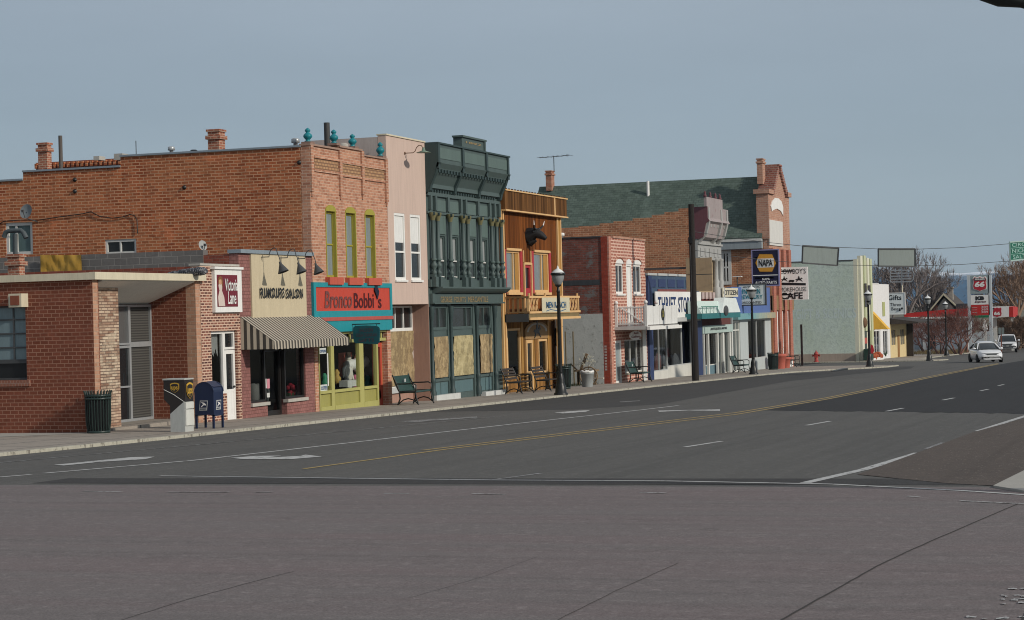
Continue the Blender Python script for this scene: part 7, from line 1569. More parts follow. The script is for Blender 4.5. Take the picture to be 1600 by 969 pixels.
def spanboard(name, label, pts, mat, edge, cat='sign'):
    P3 = [onseg(*p) for p in pts]; n = (P3[1] - P3[0]).cross(P3[3] - P3[0]).normalized(); c = sum(P3, Vector()) / 4; n = -n if n.x > 0 else n
    t = thing(name, label, cat, c); mb = MB(); mb.prism([p + n * .02 for p in P3], n * -.05); mb.build('board', mat, t)
    mb = MB()
    for a, c_ in zip(P3, P3[1:] + P3[:1]): mb.bar(a + n * .02, c_ + n * .02, .07)
    mb.build('frame', edge, t); return t, P3, n
sb = paint('sign_back', (.20, .235, .225), .6, .12, 2)
spanboard('blank_traffic_sign', 'tilted grey green back of a street sign, left of the two on the span wires', [(1254, 384), (1310, 387.5), (1308, 415), (1253, 411)], sb, M['dgrey'])
spanboard('blank_traffic_sign', 'grey green back of a street sign, right of the two on the span wires', [(1372, 389), (1429.5, 389), (1429.5, 416.5), (1372, 416)], sb, M['dgrey'])
t, P3, n = spanboard('guide_sign', 'green highway guide sign listing Circle, Nichf and Salt at the right edge', [(1577, 378.5), (1636, 374), (1637, 402), (1578, 407.5)], paint('guide_green', (.003, .14, .09), .4, .06), paint('guide_edge', (.35, .48, .45), .5))
class Quad:
    k = 'Q'
    def __init__(s, P3, n): s.P = P3; s.n = n
    def p(s, a, z, o=0): # a,z in 0..1 from top left
        P_ = s.P; return tuple((P_[0] * (1 - a) + P_[1] * a) * (1 - z) + (P_[3] * (1 - a) + P_[2] * a) * z + s.n * (o + .03))
gq = Quad(P3, n); glw = paint('guide_letters', (.30, .52, .46), .5)
def qtext(s, x0, x1, y0, y1):
    cu = D.curves.new('t', 'FONT'); cu.body = s; cu.resolution_u = 3; cu.offset = .01; to = D.objects.new('t', cu); col.objects.link(to); dg = bpy.context.evaluated_depsgraph_get(); dg.update(); me = D.meshes.new_from_object(to.evaluated_get(dg)); v = [p.co.copy() for p in me.vertices]; f = [tuple(p.vertices) for p in me.polygons]; D.objects.remove(to); D.curves.remove(cu); D.meshes.remove(me)
    a0, a1 = min(p.x for p in v), max(p.x for p in v); b0, b1 = min(p.y for p in v), max(p.y for p in v); mb = MB(); mb.add([gq.p(x0 + (x1 - x0) * (p.x - a0) / (a1 - a0), y1 + (y0 - y1) * (p.y - b0) / (b1 - b0), .02) for p in v], f); mb.build('lettering', glw, t)
qtext('CIRCLEVILLE', .05, .95, .07, .27); qtext('NICHFIELD', .05, .80, .39, .60); qtext('SALT LAKE', .07, .80, .72, .93)
mb = MB()
for y in (.335, .665): mb.quad(gq.p(.02, y - .012, .02), gq.p(.98, y - .012, .02), gq.p(.98, y + .012, .02), gq.p(.02, y + .012, .02))
mb.build('rule', glw, t)
# ============================================================ filling station, signs and house beyond
q = Fr('X', 226); t = thing('filling_station', 'long low filling station with a red fascia and white walls behind bare trees', 'filling station', (226, q.a(1465, 540), gz(226)))
mb = MB(); q.ppoly(mb, [(1413, 490), (1470, 484.5), (1518, 481.5), (1518, 494.5), (1413, 495.5)], -8, 0); mb.build('red_fascia', paint('station_red', (.48, .025, .02), .5, .08), t)
mb = MB(); q.ppoly(mb, [(1413, 495.6), (1518, 494.6), (1518, 497), (1413, 499)], -8, .1); mb.build('white_trim', M['white'], t)
mb = MB(); q.box(mb, (q.a(1508, 540), q.a(1414, 540), gz(226) - .3, q.z(1460, 499)), -9, -1.5); mb.build('wall', paint('station_wall', (.58, .62, .66), .8, .08), t)
q2 = Fr('X', 227.5)
for x0, x1, y0, y1, m in ((1427, 1436, 520, 546, 'pale'), (1440, 1446, 520, 548, 'dark'), (1418, 1424, 522, 545, 'pale'), (1452, 1462, 520, 545, 'dark')):
    mb = MB(); q2.pbox(mb, x0, y0, x1, y1, .01, .06); mb.build('window', paint('station_pane_' + m, (.30, .34, .38) if m == 'pale' else (.03, .05, .06), .3), t)
mb = MB(); q2.pbox(mb, 1442, 510, 1447, 548, .06, .3); mb.build('white_post', M['white'], t)
q = Fr('X', 232); t = thing('pump_canopy', 'white and red pump canopy carrying a round red 66 emblem', 'canopy', (232, q.a(1566, 495), q.z(1566, 497)))
mb = MB(); q.ppoly(mb, [(1549, 479.5), (1576.5, 479), (1576.5, 495), (1549, 497)], -6, 0); mb.build('white_fascia', M['white'], t); mb = MB(); q.ppoly(mb, [(1576.6, 479), (1583, 480), (1583, 495.5), (1576.6, 495)], -6, 0); mb.build('red_end', paint('station_red', (.48, .025, .02)), t)
mb = MB()
for px in (1552, 1580): mb.box(234, 234.4, q.a(px, 510) - .2, q.a(px, 510) + .2, gz(235) - .2, q.z(1566, 494)); 
mb.build('column', M['offwhite'], t)
def shield(q, cx, cy, w_, h_, mat, t, name, o):
    pts = [(-.5, -.36), (-.38, -.5), (-.2, -.42), (0, -.5), (.2, -.42), (.38, -.5), (.5, -.36), (.44, -.15), (.5, .15), (.44, .36), (.2, .42), (0, .5), (-.2, .42), (-.44, .36), (-.5, .15), (-.44, -.15)]
    mb = MB(); q.ppoly(mb, [(cx + x * w_, cy + y * h_) for x, y in pts], o, o + .03); mb.build(name, mat, t)
srd = paint('shield_red', (.42, .02, .035), .5)
shield(q, 1558, 488, 14, 15, srd, t, 'shield', .01); ptext('66', q, 1553, 487, 1563, 492.5, .045, M['white'], t, bold=.04)
q = Fr('X', 205); t = thing('price_sign', 'tall filling station sign on two white legs with a red shield and red price panel', 'sign', (205, q.a(1531, 540), gz(205)))
lg = paint('leg_grey', (.52, .56, .58), .5, .1)
mb = MB()
for px in (1514.5, 1547.5): mb.box(205, 205.4, q.a(px, 480) - .16, q.a(px, 480) + .16, gz(205) - .2, q.z(px, 430 if px < 1530 else 429.5))
mb.build('leg', lg, t)
mb = MB(); q.pbox(mb, 1516, 430, 1545.5, 459, -.3, -.0); mb.build('head_panel', paint('sign_slate', (.27, .33, .34), .5, .1), t)
shield(q, 1531, 443.5, 23, 24, M['white'], t, 'shield_rim', .005); shield(q, 1531, 444, 20.5, 21.5, srd, t, 'shield', .036)
mb = MB(); q.pbox(mb, 1522, 434.5, 1540, 438.5, .067, .075); mb.build('shield_band', paint('shield_dark', (.06, .06, .07), .5), t)
ptext('PHILLIPS', q, 1523.5, 435.2, 1538.5, 437.6, .076, M['white'], t, bold=.04)
ptext('66', q, 1523, 440, 1538.5, 448.5, .067, M['white'], t, bold=.05, shear=.15)
mb = MB(); q.pbox(mb, 1517, 461, 1546, 476, -.3, 0); mb.build('middle_panel', M['white'], t); ptext('KB', q, 1524, 463, 1538, 469, .002, M['black'], t, bold=.09); ptext('Express', q, 1523, 469.8, 1541, 474, .002, paint('maroon2', (.1, .01, .02)), t, bold=.03, shear=.4)
mb = MB(); q.pbox(mb, 1517, 476.2, 1546.5, 492.5, -.3, 0); mb.build('price_panel', paint('station_red', (.48, .025, .02)), t); mb = MB(); q.pbox(mb, 1519, 493, 1545, 496.5, -.3, 0); mb.build('green_strip', paint('strip_green', (.01, .16, .07), .5), t)
mb = MB()
for yy in (480, 484, 488):
    q.pbox(mb, 1519, yy, 1527, yy + .8, .002, .01)
mb.build('grade_lines', paint('grade_pink', (.5, .3, .3), .6), t)
for yy in (478, 482, 486): ptext('389', q, 1533, yy, 1544, yy + 3.3, .002, paint('price_pale', (.6, .45, .45), .6), t, bold=.02)
q = Fr('X', 215); t = thing('stone_marker', 'pale pointed marker standing behind the tall price sign', 'marker', (215, q.a(1539, 512), gz(215))); mb = MB(); q.ppoly(mb, [(1534, 515), (1536, 508), (1538.5, 498.5), (1541, 507), (1543.5, 515)], -.3, 0); mb.build('triangle', M['white'], t); mb = MB(); a_ = q.a(1539, 520); mb.box(215.05, 215.2, a_ - .15, a_ + .15, gz(215) - .1, q.z(1539, 515)); mb.build('post', M['offwhite'], t); t['label'] = 'pale triangular sign standing below the tall price sign'; t['category'] = 'sign'; t.name = 'triangular_sign'
q = Fr('X', 222); t = thing('white_trailer', 'long pale grey trailer body parked behind the white sedan', 'trailer', (222, q.a(1530, 540), gz(222))); mb = MB(); q.ppoly(mb, [(1517, 527), (1519, 522), (1530, 518.5), (1547, 518), (1549, 522), (1549, 541), (1517, 541)], -3, 0); mb.build('body', paint('trailer_grey', (.42, .45, .46), .6, .1), t)
mb = MB(); 
for px in (1522, 1544): mb.lathe([(.4, 0), (.4, .3)], (222.3, q.a(px, 544), gz(222) + .4), 14, ax='x')
mb.build('wheel', M['black'], t)
# house with a shingled gable and a chimney
q = Fr('X', 262); t = thing('house', 'grey shingled house with a pointed gable and pale brick chimney behind the red fascia', 'house', (262, q.a(1480, 530), gz(262)))
yl, yr_, ym = q.a(1455, 486), q.a(1500, 486), q.a(1475, 462); ze, zp = q.z(1478, 485), q.z(1475, 461.5)
hs = paint('house_shingle', (.46, .44, .41), .9, .25, 3); hr_ = paint('house_roof', (.075, .065, .06), .9, .25, 2)
mb = MB(); mb.prism([(262, yl - .5, gz(262) - .2), (262, yr_ + .5, gz(262) - .2), (262, yr_ + .5, ze), (262, ym, zp - .3), (262, yl - .5, ze)], (10, 0, 0)); mb.build('wall', hs, t)
mb = MB(); th = .25
for ya_ in (yl, yr_): mb.prism([(261.5, ya_, ze), (261.5, ym, zp), (261.5, ym, zp + th), (261.5, ya_, ze + th)], (11, 0, 0))
mb.build('roof', hr_, t)
mb = MB()
for ya_ in (yl, yr_): mb.prism([(261.35, ya_, ze + .02), (261.35, ym, zp + .02), (261.35, ym, zp + th + .02), (261.35, ya_, ze + th + .02)], (.14, 0, 0))
mb.build('barge_board', M['cream'], t)
mb = MB(); q.pbox(mb, 1476.5, 450.5, 1485.5, 470, -3, -2.2); q.pbox(mb, 1475.5, 448.5, 1486, 450.4, -3.1, -2.1); mb.build('chimney', paint('chim_pale', (.36, .33, .29), .9, .25, 4), t)
q2 = Fr('X', 268); mb = MB(); q2.ppoly(mb, [(1478, 460), (1484, 466), (1492, 474), (1512, 482), (1512, 486), (1478, 486)], -6, 0); mb.build('rear_wing', hr_, t)
q = Fr('X', 258); mb = MB(); q.pbox(mb, 1494, 474.5, 1514, 486, -5, 0); solo(mb, 'shed', paint('shed_dark', (.06, .055, .06), .8), 'low dark roofed block behind the red fascia', 'shed')
# ============================================================ bare trees
def bare_tree(name, label, x, y, h, spread, mat, seed, depth=6, lean=0.0, group=None, tw=.02, trunk=True, split=3, bush=False, r0=None):
    rnd = random.Random(seed); z = gz(x); t = thing(name, label, 'tree' if not bush else 'bush', (x, y, z - .05), group)
    tr, tp = MB(), MB(); r0 = r0 or h * .022
    def grow(p, d, L, r, k):
        n = 3; pts = [p]; q = p.copy(); dd = d.copy()
        for i in range(n):
            dd = (dd + Vector((rnd.uniform(-1, 1), rnd.uniform(-1, 1), rnd.uniform(-.4, .7))) * .16).normalized(); q = q + dd * L / n; pts.append(q.copy())
        if k >= depth - 1:
            u = dd.cross(Vector((0, 0, 1))); u = (u.normalized() if u.length > .01 else Vector((1, 0, 0))) * tw; 
            tp.quad(pts[0] - u, pts[0] + u, pts[-1] + u * .3, pts[-1] - u * .3)
        else: (tr if k < 1 else tp).tube(pts, [r * (1 - .35 * i / n) for i in range(n + 1)], 6 if k < 2 else 4 if k < 3 else 3, False)
        if k >= depth: return
        m = split + (1 if rnd.random() < .5 else 0) + (1 if k >= depth - 2 else 0)
        for j in range(m):
            a = 2 * PI * (j + rnd.random() * .8) / m; tilt = rnd.uniform(.25, .75) * (spread if k < 2 else 1.0)
            u = dd.cross(Vector((.3, .2, 1))).normalized(); w_ = dd.cross(u); nd = (dd * math.cos(tilt) + (u * math.cos(a) + w_ * math.sin(a)) * math.sin(tilt)).normalized(); nd.z += .12; nd.normalize()
            s = pts[-1] if j < 2 or k == 0 else pts[rnd.randint(1, n)]
            grow(s, nd, L * rnd.uniform(.62, .84), r * .58, k + 1)
    L0 = h * (.22 if not bush else .14)
    if bush:
        for j in range(5): a = 2 * PI * j / 5; grow(Vector((x + .25 * math.cos(a), y + .25 * math.sin(a), z - .05)), Vector((.45 * math.cos(a) * spread, .45 * math.sin(a) * spread, .85)).normalized(), h * .3, r0, 0 if j < 2 else 1)
    else: grow(Vector((x, y, z - .1)), Vector((lean * .3, lean, 1)).normalized(), L0, r0, 0)
    tr.build('trunk', M['bark'], t); tp.build('crown', mat, t); return t
M['bark'] = paint('bark', (.085, .062, .05), .95, .3, 3)
tw1 = paint('twigs_grey', (.235, .20, .19), .95, .35, .8); tw2 = paint('twigs_red', (.20, .10, .08), .95, .4, 1.2); tw3 = paint('twigs_brown', (.27, .18, .125), .95, .35, 1); twg = paint('evergreen_dull', (.04, .055, .03), .95, .4, 1)
def atx(px, py, X): r_ = ray(px, py); return r_.y / r_.x * X
k = 0
tall = ((1392, 250, 13.5, 'leftmost, rising behind the slatted sign frame'), (1418, 255, 16.5, 'tallest, behind the right sign back'), (1437, 262, 15.0, 'third from the left, leaning over the red fascia'), (1456, 270, 11.5, 'lowest of the group, left of the shingled house'), (1372, 262, 12.0, 'faint one behind the white shop roof'))
for i, (px, X, h, lb) in enumerate(tall):
    bare_tree('bare_tree', 'tall bare grey tree, ' + lb, X, atx(px, 500, X), h, .85, tw1, 20 + i, 6, group='bare trees behind the far shops', tw=.028, split=3)
for i, (px, X, h, m, lb) in enumerate(((1600, 246, 16.5, tw3, 'largest one at the right edge behind the van'), (1585, 285, 15.0, tw3, 'slender one left of the right edge trees'), (1616, 225, 14.0, tw3, 'one mostly cut by the right edge'), (1562, 300, 8.0, tw3, 'small one behind the 66 canopy'))):
    bare_tree('bare_tree', 'brown bare tree, ' + lb, X, atx(px, 500, X), h, 1.0, m, 40 + i, 6, group='bare trees at the right', tw=.026)
for i, (px, X, h, lb) in enumerate(((1469, 204, 4.6, 'directly under the red fascia'), (1497, 202, 4.7, 'left of the tall price sign'), (1508, 214, 3.8, 'between the price sign legs'), (1448, 216, 3.6, 'beside the fourth street lamp'))):
    bare_tree('bare_shrub_tree', 'low reddish bare twiggy tree ' + lb, X, atx(px, 545, X), h, 1.35, tw2, 60 + i, 7, group='low red twigged trees by the station', tw=.015, bush=True, r0=.10, split=2)
for i, (px, X, h, lb) in enumerate(((1572, 246, 4.0, 'behind the white van'), (1590, 240, 4.4, 'right of the white van'), (1606, 225, 4.0, 'at the right edge'))):
    bare_tree('bare_shrub_tree', 'dense brown twiggy bush ' + lb, X, atx(px, 540, X), h, 1.4, tw3 if i else twg, 70 + i, 6, group='brown bushes at the right', tw=.03, bush=True, r0=.08)
mb = MB(); rnd = random.Random(77)
for k in range(5200):
    X = rnd.uniform(166, 236); y0 = 27.3 if X < 200 else 22.6; Y_ = rnd.uniform(y0, y0 + 10) if rnd.random() < .7 else rnd.uniform(22.6, 26); 
    if X < 203: continue
    h = rnd.uniform(.1, .45); z = gz(X) - .02; mb.quad((X, Y_, z), (X, Y_ + .06, z), (X + rnd.uniform(-.1, .1), Y_ + rnd.uniform(-.1, .1), z + h))
o = mb.build('dry_grass', paint('dry_grass', (.24, .18, .09), .95, .35, .5)); tag(o, 'dry tan grass strip beside the far roadside', 'grass'); o['kind'] = 'stuff'
# ============================================================ street lamps
def make_lamp():
    t = thing('street_lamp', '', 'street lamp'); mb = MB()
    mb.lathe([(.27, 0), (.27, .06), (.22, .10), (.20, .32), (.17, .38), (.15, .46), (.15, .6), (.105, .78), (.085, .84), (.10, .88)], n=16); mb.build('base', M['black'], t)
    mb = MB(); mb.lathe([(.082, .88), (.062, 3.9), (.075, 3.93), (.075, 3.98), (.055, 4.02), (.05, 4.12)], n=14); o = mb.build('pole', M['black'], t)
    mb = MB(); mb.tube([(0, 0, 3.5), (-.18, -.0, 3.46), (-.34, 0, 3.34)], .014, 6); mb.build('banner_hook', M['black'], o)
    mb = MB(); mb.lathe([(.05, 4.12), (.11, 4.16), (.12, 4.22)], n=16); mb.build('holder', M['black'], t)
    gm_ = D.materials.get('lamp_glass')
    mb = MB(); mb.lathe([(.12, 4.22), (.20, 4.34), (.235, 4.48), (.24, 4.60)], n=18); mb.build('globe', paint('lamp_globe', (.27, .285, .29), .2, .2, 3, spec=.5), t)
    mb = MB(); mb.lathe([(.27, 4.57), (.285, 4.60), (.28, 4.66), (.25, 4.67)], n=18); mb.build('rim', M['black'], t)
    mb = MB(); mb.lathe([(.25, 4.672), (.15, 4.77), (.05, 4.83), (.03, 4.90), (.001, 4.95)], n=18); mb.build('cap', paint('lamp_cap', (.72, .73, .72), .4), t)
    return t
L0 = make_lamp(); lamps = [((876.5, 617), 'nearest, in front of the wooden building', 23.5), ((1177.5, 585), 'second along the kerb, in front of the blue shop', 23.5), ((1359, 573), 'on the kerb corner with a red banner, before the stucco building', None), ((1452, 564), 'before the red fascia and low red trees', None), ((1479, 556), 'beside the low red trees, farther off', None), ((1551, 548.5), 'farthest, half behind the price sign leg', None)]
for i, (p, lb, y) in enumerate(lamps):
    o = L0 if i == 0 else copy_tree(L0); x, y_ = gnd(*p); o.location = (x, y_, gz(x)); o['label'] = 'black street lamp, ' + lb; o['group'] = 'black street lamps along the kerb'
x3, y3 = gnd(1359, 573); q = Fr('X', x3); mb = MB(); q.ppoly(mb, [(1360.5, 538), (1364, 540), (1366, 548), (1364, 553), (1360.5, 552)], -.02, .02); solo(mb, 'red_banner', paint('banner_red', (.5, .03, .04), .6), 'small red banner tied low on the corner lamp post', 'banner')
# utility pole
x, y = gnd(1087, 595); t = thing('utility_pole', 'thick dark wooden utility pole standing at the kerb', 'utility pole', (x, y, gz(x))); q = Fr('X', x); mb = MB(); zt = q.z(1082, 319); mb.tube([(x, y, gz(x) - .1), (x, y, (gz(x) + zt) / 2), (x, y, zt)], [.175, .16, .14], 14); mb.build('pole', paint('pole_wood', (.022, .018, .016), .9, .3, 2), t)
mb = MB(); mb.box(x - .2, x - .14, y - .06, y + .14, zt - 1.9, zt - 1.6); mb.lathe([(.155, zt - 3), (.155, zt - 2.96)], (x, y, 0), 12); mb.build('bracket', M['black'], t)
mb = MB(); mb.tube([(x - .15, y + .05, gz(x)), (x - .14, y + .05, zt - 2)], .02, 6); mb.build('conduit', M['dgrey'], t)
# steel post before the stucco wall, hydrant
x, y = gnd(1253.5, 570); q = Fr('X', x); mb = MB(); mb.box(x - .06, x + .06, y - .07, y + .07, gz(x) - .1, q.z(1251, 507)); solo(mb, 'steel_post', paint('post_dark', (.035, .02, .018), .7), 'thin dark post standing before the green stucco wall', 'post')
x, y = 159.6, Fr('X', 159.6).a(1275.5, 562); z = gz(x); t = thing('fire_hydrant', 'red fire hydrant in front of the green stucco wall', 'fire hydrant', (x, y, z)); hr2 = paint('hydrant_red', (.36, .055, .045), .5)
s = 1.25; mb = MB(); mb.lathe([(.17 * s, 0 * s + z), (.17 * s, .05 * s + z), (.12 * s, .06 * s + z), (.115 * s, .45 * s + z), (.15 * s, .46 * s + z), (.15 * s, .5 * s + z), (.12 * s, .58 * s + z), (.04 * s, .66 * s + z), (.03 * s, .72 * s + z), (.001, .73 * s + z)], (x, y, 0), 14); mb.build('barrel', hr2, t)
for dy in (-1, 1): mb = MB(); mb.lathe([(.06, 0), (.07, dy * .14), (.09, dy * .15), (.09, dy * .2)], (x, y + dy * .1, z + .5), 10, ax='y'); mb.build('outlet', hr2, t)
mb = MB(); mb.lathe([(.08, 0), (.10, -.18), (.12, -.19), (.12, -.25)], (x - .1, y, z + .45), 10, ax='x'); mb.build('outlet', hr2, t)
# storm drain mouth
x, y = gnd(1309, 577.3); mb = MB(); mb.box(x - 2.6, x + 1.9, y - .30, y - .02, gz(x) - .085, gz(x) + .01)
o = solo(mb, 'storm_drain', M['black'], 'dark storm drain mouth in the kerb near the side street', 'drain')
# ============================================================ benches
def make_bench(kind):
    slat = kind == 'slat'; w_ = 1.45
    t = thing('park_bench', '', 'bench'); gm_ = paint('bench_green', (.014, .045, .035), .45, .15); im = M['black']
    if not slat:
        mb = MB(); n = 10; pts = []
        for i in range(n + 1): u = i / n; pts.append((.30 + .05 * math.sin(u * 2) + .12 * u, .44 + u * .46))
        for (a, c), (a2, c2) in zip(pts[:-1], pts[1:]): mb.prism([(-w_ / 2, a, c), (w_ / 2, a, c), (w_ / 2, a2, c2 + .002), (-w_ / 2, a2, c2 + .002)], (0, .02, 0))
        mb.build('backrest', gm_, t)
        mb = MB(); mb.prism([(-w_ / 2, -.22, .44), (-w_ / 2, -.25, .40), (-w_ / 2, -.23, .38), (-w_ / 2, .28, .38), (-w_ / 2, .31, .44), (-w_ / 2, .05, .415)], (w_, 0, 0)); mb.build('seat', gm_, t)
        mb = MB(); mb.box(-.07, .07, .335, .345, .70, .80); mb.build('plaque', M['greywhite'], t)
    else:
        wm = paint('bench_slat', (.04, .03, .024), .7, .3, 3)
        for k in range(4): mb = MB(); mb.box(-w_ / 2, w_ / 2, -.20 + k * .12, -.12 + k * .12, .42, .45); mb.build('seat_slat', wm, t)
        for k in range(4): mb = MB(); y = .30 + k * .045; mb.prism([(-w_ / 2, y, .52 + k * .11), (-w_ / 2, y + .03, .60 + k * .11), (-w_ / 2, y + .055, .595 + k * .11), (-w_ / 2, y + .025, .515 + k * .11)], (w_, 0, 0)); mb.build('back_slat', wm, t)
    for sx in (-1, 1):
        x = sx * (w_ / 2 + .0); mb = MB(); r = .024
        mb.tube([(x, .42 + .07, .94), (x, .36, .66), (x, .28, .42), (x, .26, .2), (x, .34, .0)], r, 7); mb.tube([(x, .28, .42), (x, -.22, .42), (x, -.26, .2), (x, -.32, .0)], r, 7)
        mb.tube([(x, .37, .66), (x, .1, .66), (x, -.16, .67), (x, -.25, .62), (x, -.24, .42)], r * .9, 7)
        mb.tube([(x, -.29, .06), (x, -.15, .17), (x, .0, .21), (x, .15, .17), (x, .31, .05)], r * .8, 7); mb.build('side_frame', im, t)
    return t
bA = make_bench('mesh'); bB = make_bench('slat')
def put(o, x, y, rz, label, group): o.location = (x, y, gz(x)); o.rotation_euler = (0, 0, rz); o['label'] = label; o['group'] = group
def bx_(px, py, dy=0): x, y = gnd(px, py); return x, y + dy
x = Fr('Y', 25.75).a(637, 605); put(bA, x, 25.45, 0, 'dark green metal bench on the sidewalk against the pink building', 'green metal benches'); bA.scale = (1.0, 1.15, 1.1)
x = Fr('Y', FY - .9).a(1001, 590); put(copy_tree(bA), x, FY - .9, 0, 'dark green bench under the white picket balcony', 'green metal benches')
x = Fr('Y', FY - 1.3).a(1159, 575); put(copy_tree(bA), x, FY - 1.3, 0, 'dark green bench left of the second street lamp', 'green metal benches')
x = Fr('Y', FY - .75).a(812, 600); put(bB, x, FY - .75, 0, 'iron and slat bench left of the orange door', 'slatted benches at the wooden building'); bB.scale = (1.0, 1.1, 1.1)
put(copy_tree(bB), Fr('Y', FY - .75).a(857, 600), FY - .75, 0, 'iron and slat bench right of the orange door', 'slatted benches at the wooden building')
put(copy_tree(bB), P.a(818, 608) + .55, FY - .55, 0, 'iron and slat bench end pushed close by the orange door', 'slatted benches at the wooden building') if 0 else None
x = Fr('Y', FY - .6).a(1240, 570); put(copy_tree(bB), x, FY - .6, 0, 'dark slatted bench by the red tubs at the gabled building', 'slatted benches at the wooden building'); 
for o in col.objects:
    if o.name.startswith('park_bench') and o.get('label', '').startswith('dark slatted bench by the red'): del o['group']
# litter on the step by the pink building
mb = MB(); x, y = gnd(620, 632); mb.sphere((x, y + .7, gz(x) + .05), .12, 8, 5, sz=.5); mb.sphere((x + .35, y + .75, gz(x) + .05), .10, 8, 5, sz=.5); solo(mb, 'litter', paint('litter', (.25, .22, .2), .9, .6, 30), 'crumpled litter on the sidewalk left of the green bench', 'litter')
# ============================================================ bins
def make_bin():
    t = thing('trash_can', '', 'trash can'); m_ = paint('bin_dark_green', (.014, .03, .026), .4, .2, spec=.5)
    mb = MB(); mb.lathe([(.25, .03), (.27, .9)], n=20); mb.build('liner', M['black'], t)
    mb = MB()
    for k in range(26):
        a = 2 * PI * k / 26; c, s = math.cos(a), math.sin(a); pts = [(c * .27, s * .27, .03), (c * .305, s * .305, .3), (c * .31, s * .31, .8), (c * .325, s * .325, .98), (c * .35, s * .35, 1.06)]; mb.tube(pts, .015, 4)
    mb.build('slats', m_, t)
    for pr in ([(.25, .0), (.29, .0), (.29, .06), (.25, .06)], [(.29, .84), (.335, .84), (.335, .89), (.29, .89)], [(.27, .9), (.34, .92), (.33, .97), (.27, .97)]): mb = MB(); mb.lathe(pr, n=24); mb.build('band', m_, t)
    return t
c0 = make_bin()
for i, (px, py, lb, sc) in enumerate(((171.5, 676.5, 'by the stone wall of the low brick building', 1.0), (889, 608.5, 'behind the nearest street lamp at the vacant lot', 1.0), (1216, 577.5, 'before the red pilasters of the gabled building', 1.0))):
    o = c0 if i == 0 else copy_tree(c0); x, y = gnd(px, py); q = (x, y + .31) if i != 1 else (x + .9, y + .5); o.location = (q[0], q[1], gz(x)); o['label'] = 'dark green slatted trash can ' + lb; o['group'] = 'slatted trash cans'
for i, (px, py, s, lb) in enumerate(((1228, 576, .42, 'taller red terracotta tub beside the far trash can'), (1236.5, 575, .36, 'low wide red terracotta tub by the far bench'))):
    x, y = gnd(px, py); z = gz(x); t = thing('planter_tub', lb, 'planter', (x, y + .4, z)); h = .95 if i == 0 else .7; mb = MB(); mb.lathe([(s * .8, z), (s, z + h * .8), (s * 1.12, z + h * .82), (s * 1.12, z + h), (s * .9, z + h), (s * .85, z + h * .85)], (x, y + .4, 0), 16); mb.build('tub', paint('terracotta', (.46, .12, .085), .8, .2), t)
    mb = MB(); rnd = random.Random(i)
    for k in range(14): a = rnd.uniform(0, 6.28); mb.tube([(x, y + .4, z + h * .85), (x + .3 * math.cos(a), y + .4 + .3 * math.sin(a), z + h + rnd.uniform(.1, .5))], [.012, .004], 3)
    mb.build('dry_stems', paint('stems', (.16, .12, .08), .9), t)
# ============================================================ parcel drop box
x, y = gnd(285.5, 674); XB = Fr('X', x - .38); z0 = gz(x)
y0, y1 = XB.a(288, 620), XB.a(256, 620); y1b = XB.a(266, 650)   # y0 = street side
zt = XB.z(272, 594); zs1 = XB.z(272, 624); zs2 = XB.z(272, 634)
t = thing('parcel_drop_box', 'brown and grey parcel drop box with gold UPS shields', 'drop box', (x, (y0 + y1) / 2, z0))
brn = paint('parcel_brown', (.020, .014, .012), .35, .15, spec=.5); gr_ = paint('parcel_grey', (.43, .44, .42), .5, .08); bg_ = paint('parcel_light', (.58, .58, .54), .5, .06); gd_ = paint('parcel_gold', (.55, .33, .04), .4, .1)
W_ = Fr('Y', y0).a(302, 640) - (x - .38)
prof_ = [(y0, z0), (y1b, z0), (y1b, zs2), (y1, zs1), (y1, zt), (y0, zt)]
mb = MB(); mb.prism([(x - .38, a, c) for a, c in [(y0, z0), (y1b, z0), (y1b, XB.z(268, 647)), (y0, XB.z(285, 627))]], (W_, 0, 0)); mb.build('lower_body', gr_, t)
mb = MB(); mb.prism([(x - .38, a, c) for a, c in [(y0, XB.z(285, 627) + .002), (y1b, XB.z(268, 647) + .002), (y1b, zs2), (y1, zs1), (y1, zt), (y0, zt)]], (W_, 0, 0)); mb.build('upper_body', brn, t)
mb = MB(); mb.box(x - .4, x - .38 + W_ + .02, y0 - .02, y1 + .02, zt, zt + .035); mb.build('lid', gr_, t)
mb = MB(); mb.box(x - .375, x - .385 + W_, y0 - .012, y0 - .001, XB.z(285, 628), zt - .02); mb.build('front_panel', brn, t)
q = Fr('Y', y0 - .012); mb = MB(); q.box(mb, (x - .37, x - .40 + W_, XB.z(285, 639), XB.z(285, 629)), -.01, .02); q.box(mb, (x - .37, x - .40 + W_, z0 + .16, XB.z(285, 641)), -.01, .02); mb.build('front_door', bg_, t)
mb = MB(); mb.tube([(x - .384, XB.a(256, 607), XB.z(256, 609)), (x - .384, XB.a(272, 617), XB.z(272, 617)), (x - .384, XB.a(287, 627), XB.z(287, 627.5))], .008, 4); mb.build('stripe', M['offwhite'], t)
def ups(q, r, o):
    a0, a1, c0_, c1_ = r; f_ = lambda u, v: (a0 + (a1 - a0) * (u if q.k == 'Y' else 1 - u), c1_ - (c1_ - c0_) * v)
    out_ = [(0, .12), (.25, .03), (.5, .0), (.75, .03), (1, .12), (1, .58), (.85, .80), (.5, 1), (.15, .80), (0, .58)]
    mb = MB(); q.poly(mb, [f_(u, v) for u, v in out_], o, o + .006); mb.build('shield', gd_, t)
    inn = [(.5 + (u - .5) * .84, .5 + (v - .5) * .86 + .04) for u, v in out_]; mb = MB(); q.poly(mb, [f_(u, v) for u, v in inn], o + .0065, o + .009); mb.build('shield_field', brn, t)
    text('ups', q, sorted((f_(.14, 0)[0], f_(.86, 0)[0])) + sorted((f_(0, .82)[1], f_(0, .36)[1])), o + .0095, gd_, t, depth=.003, bold=.03)
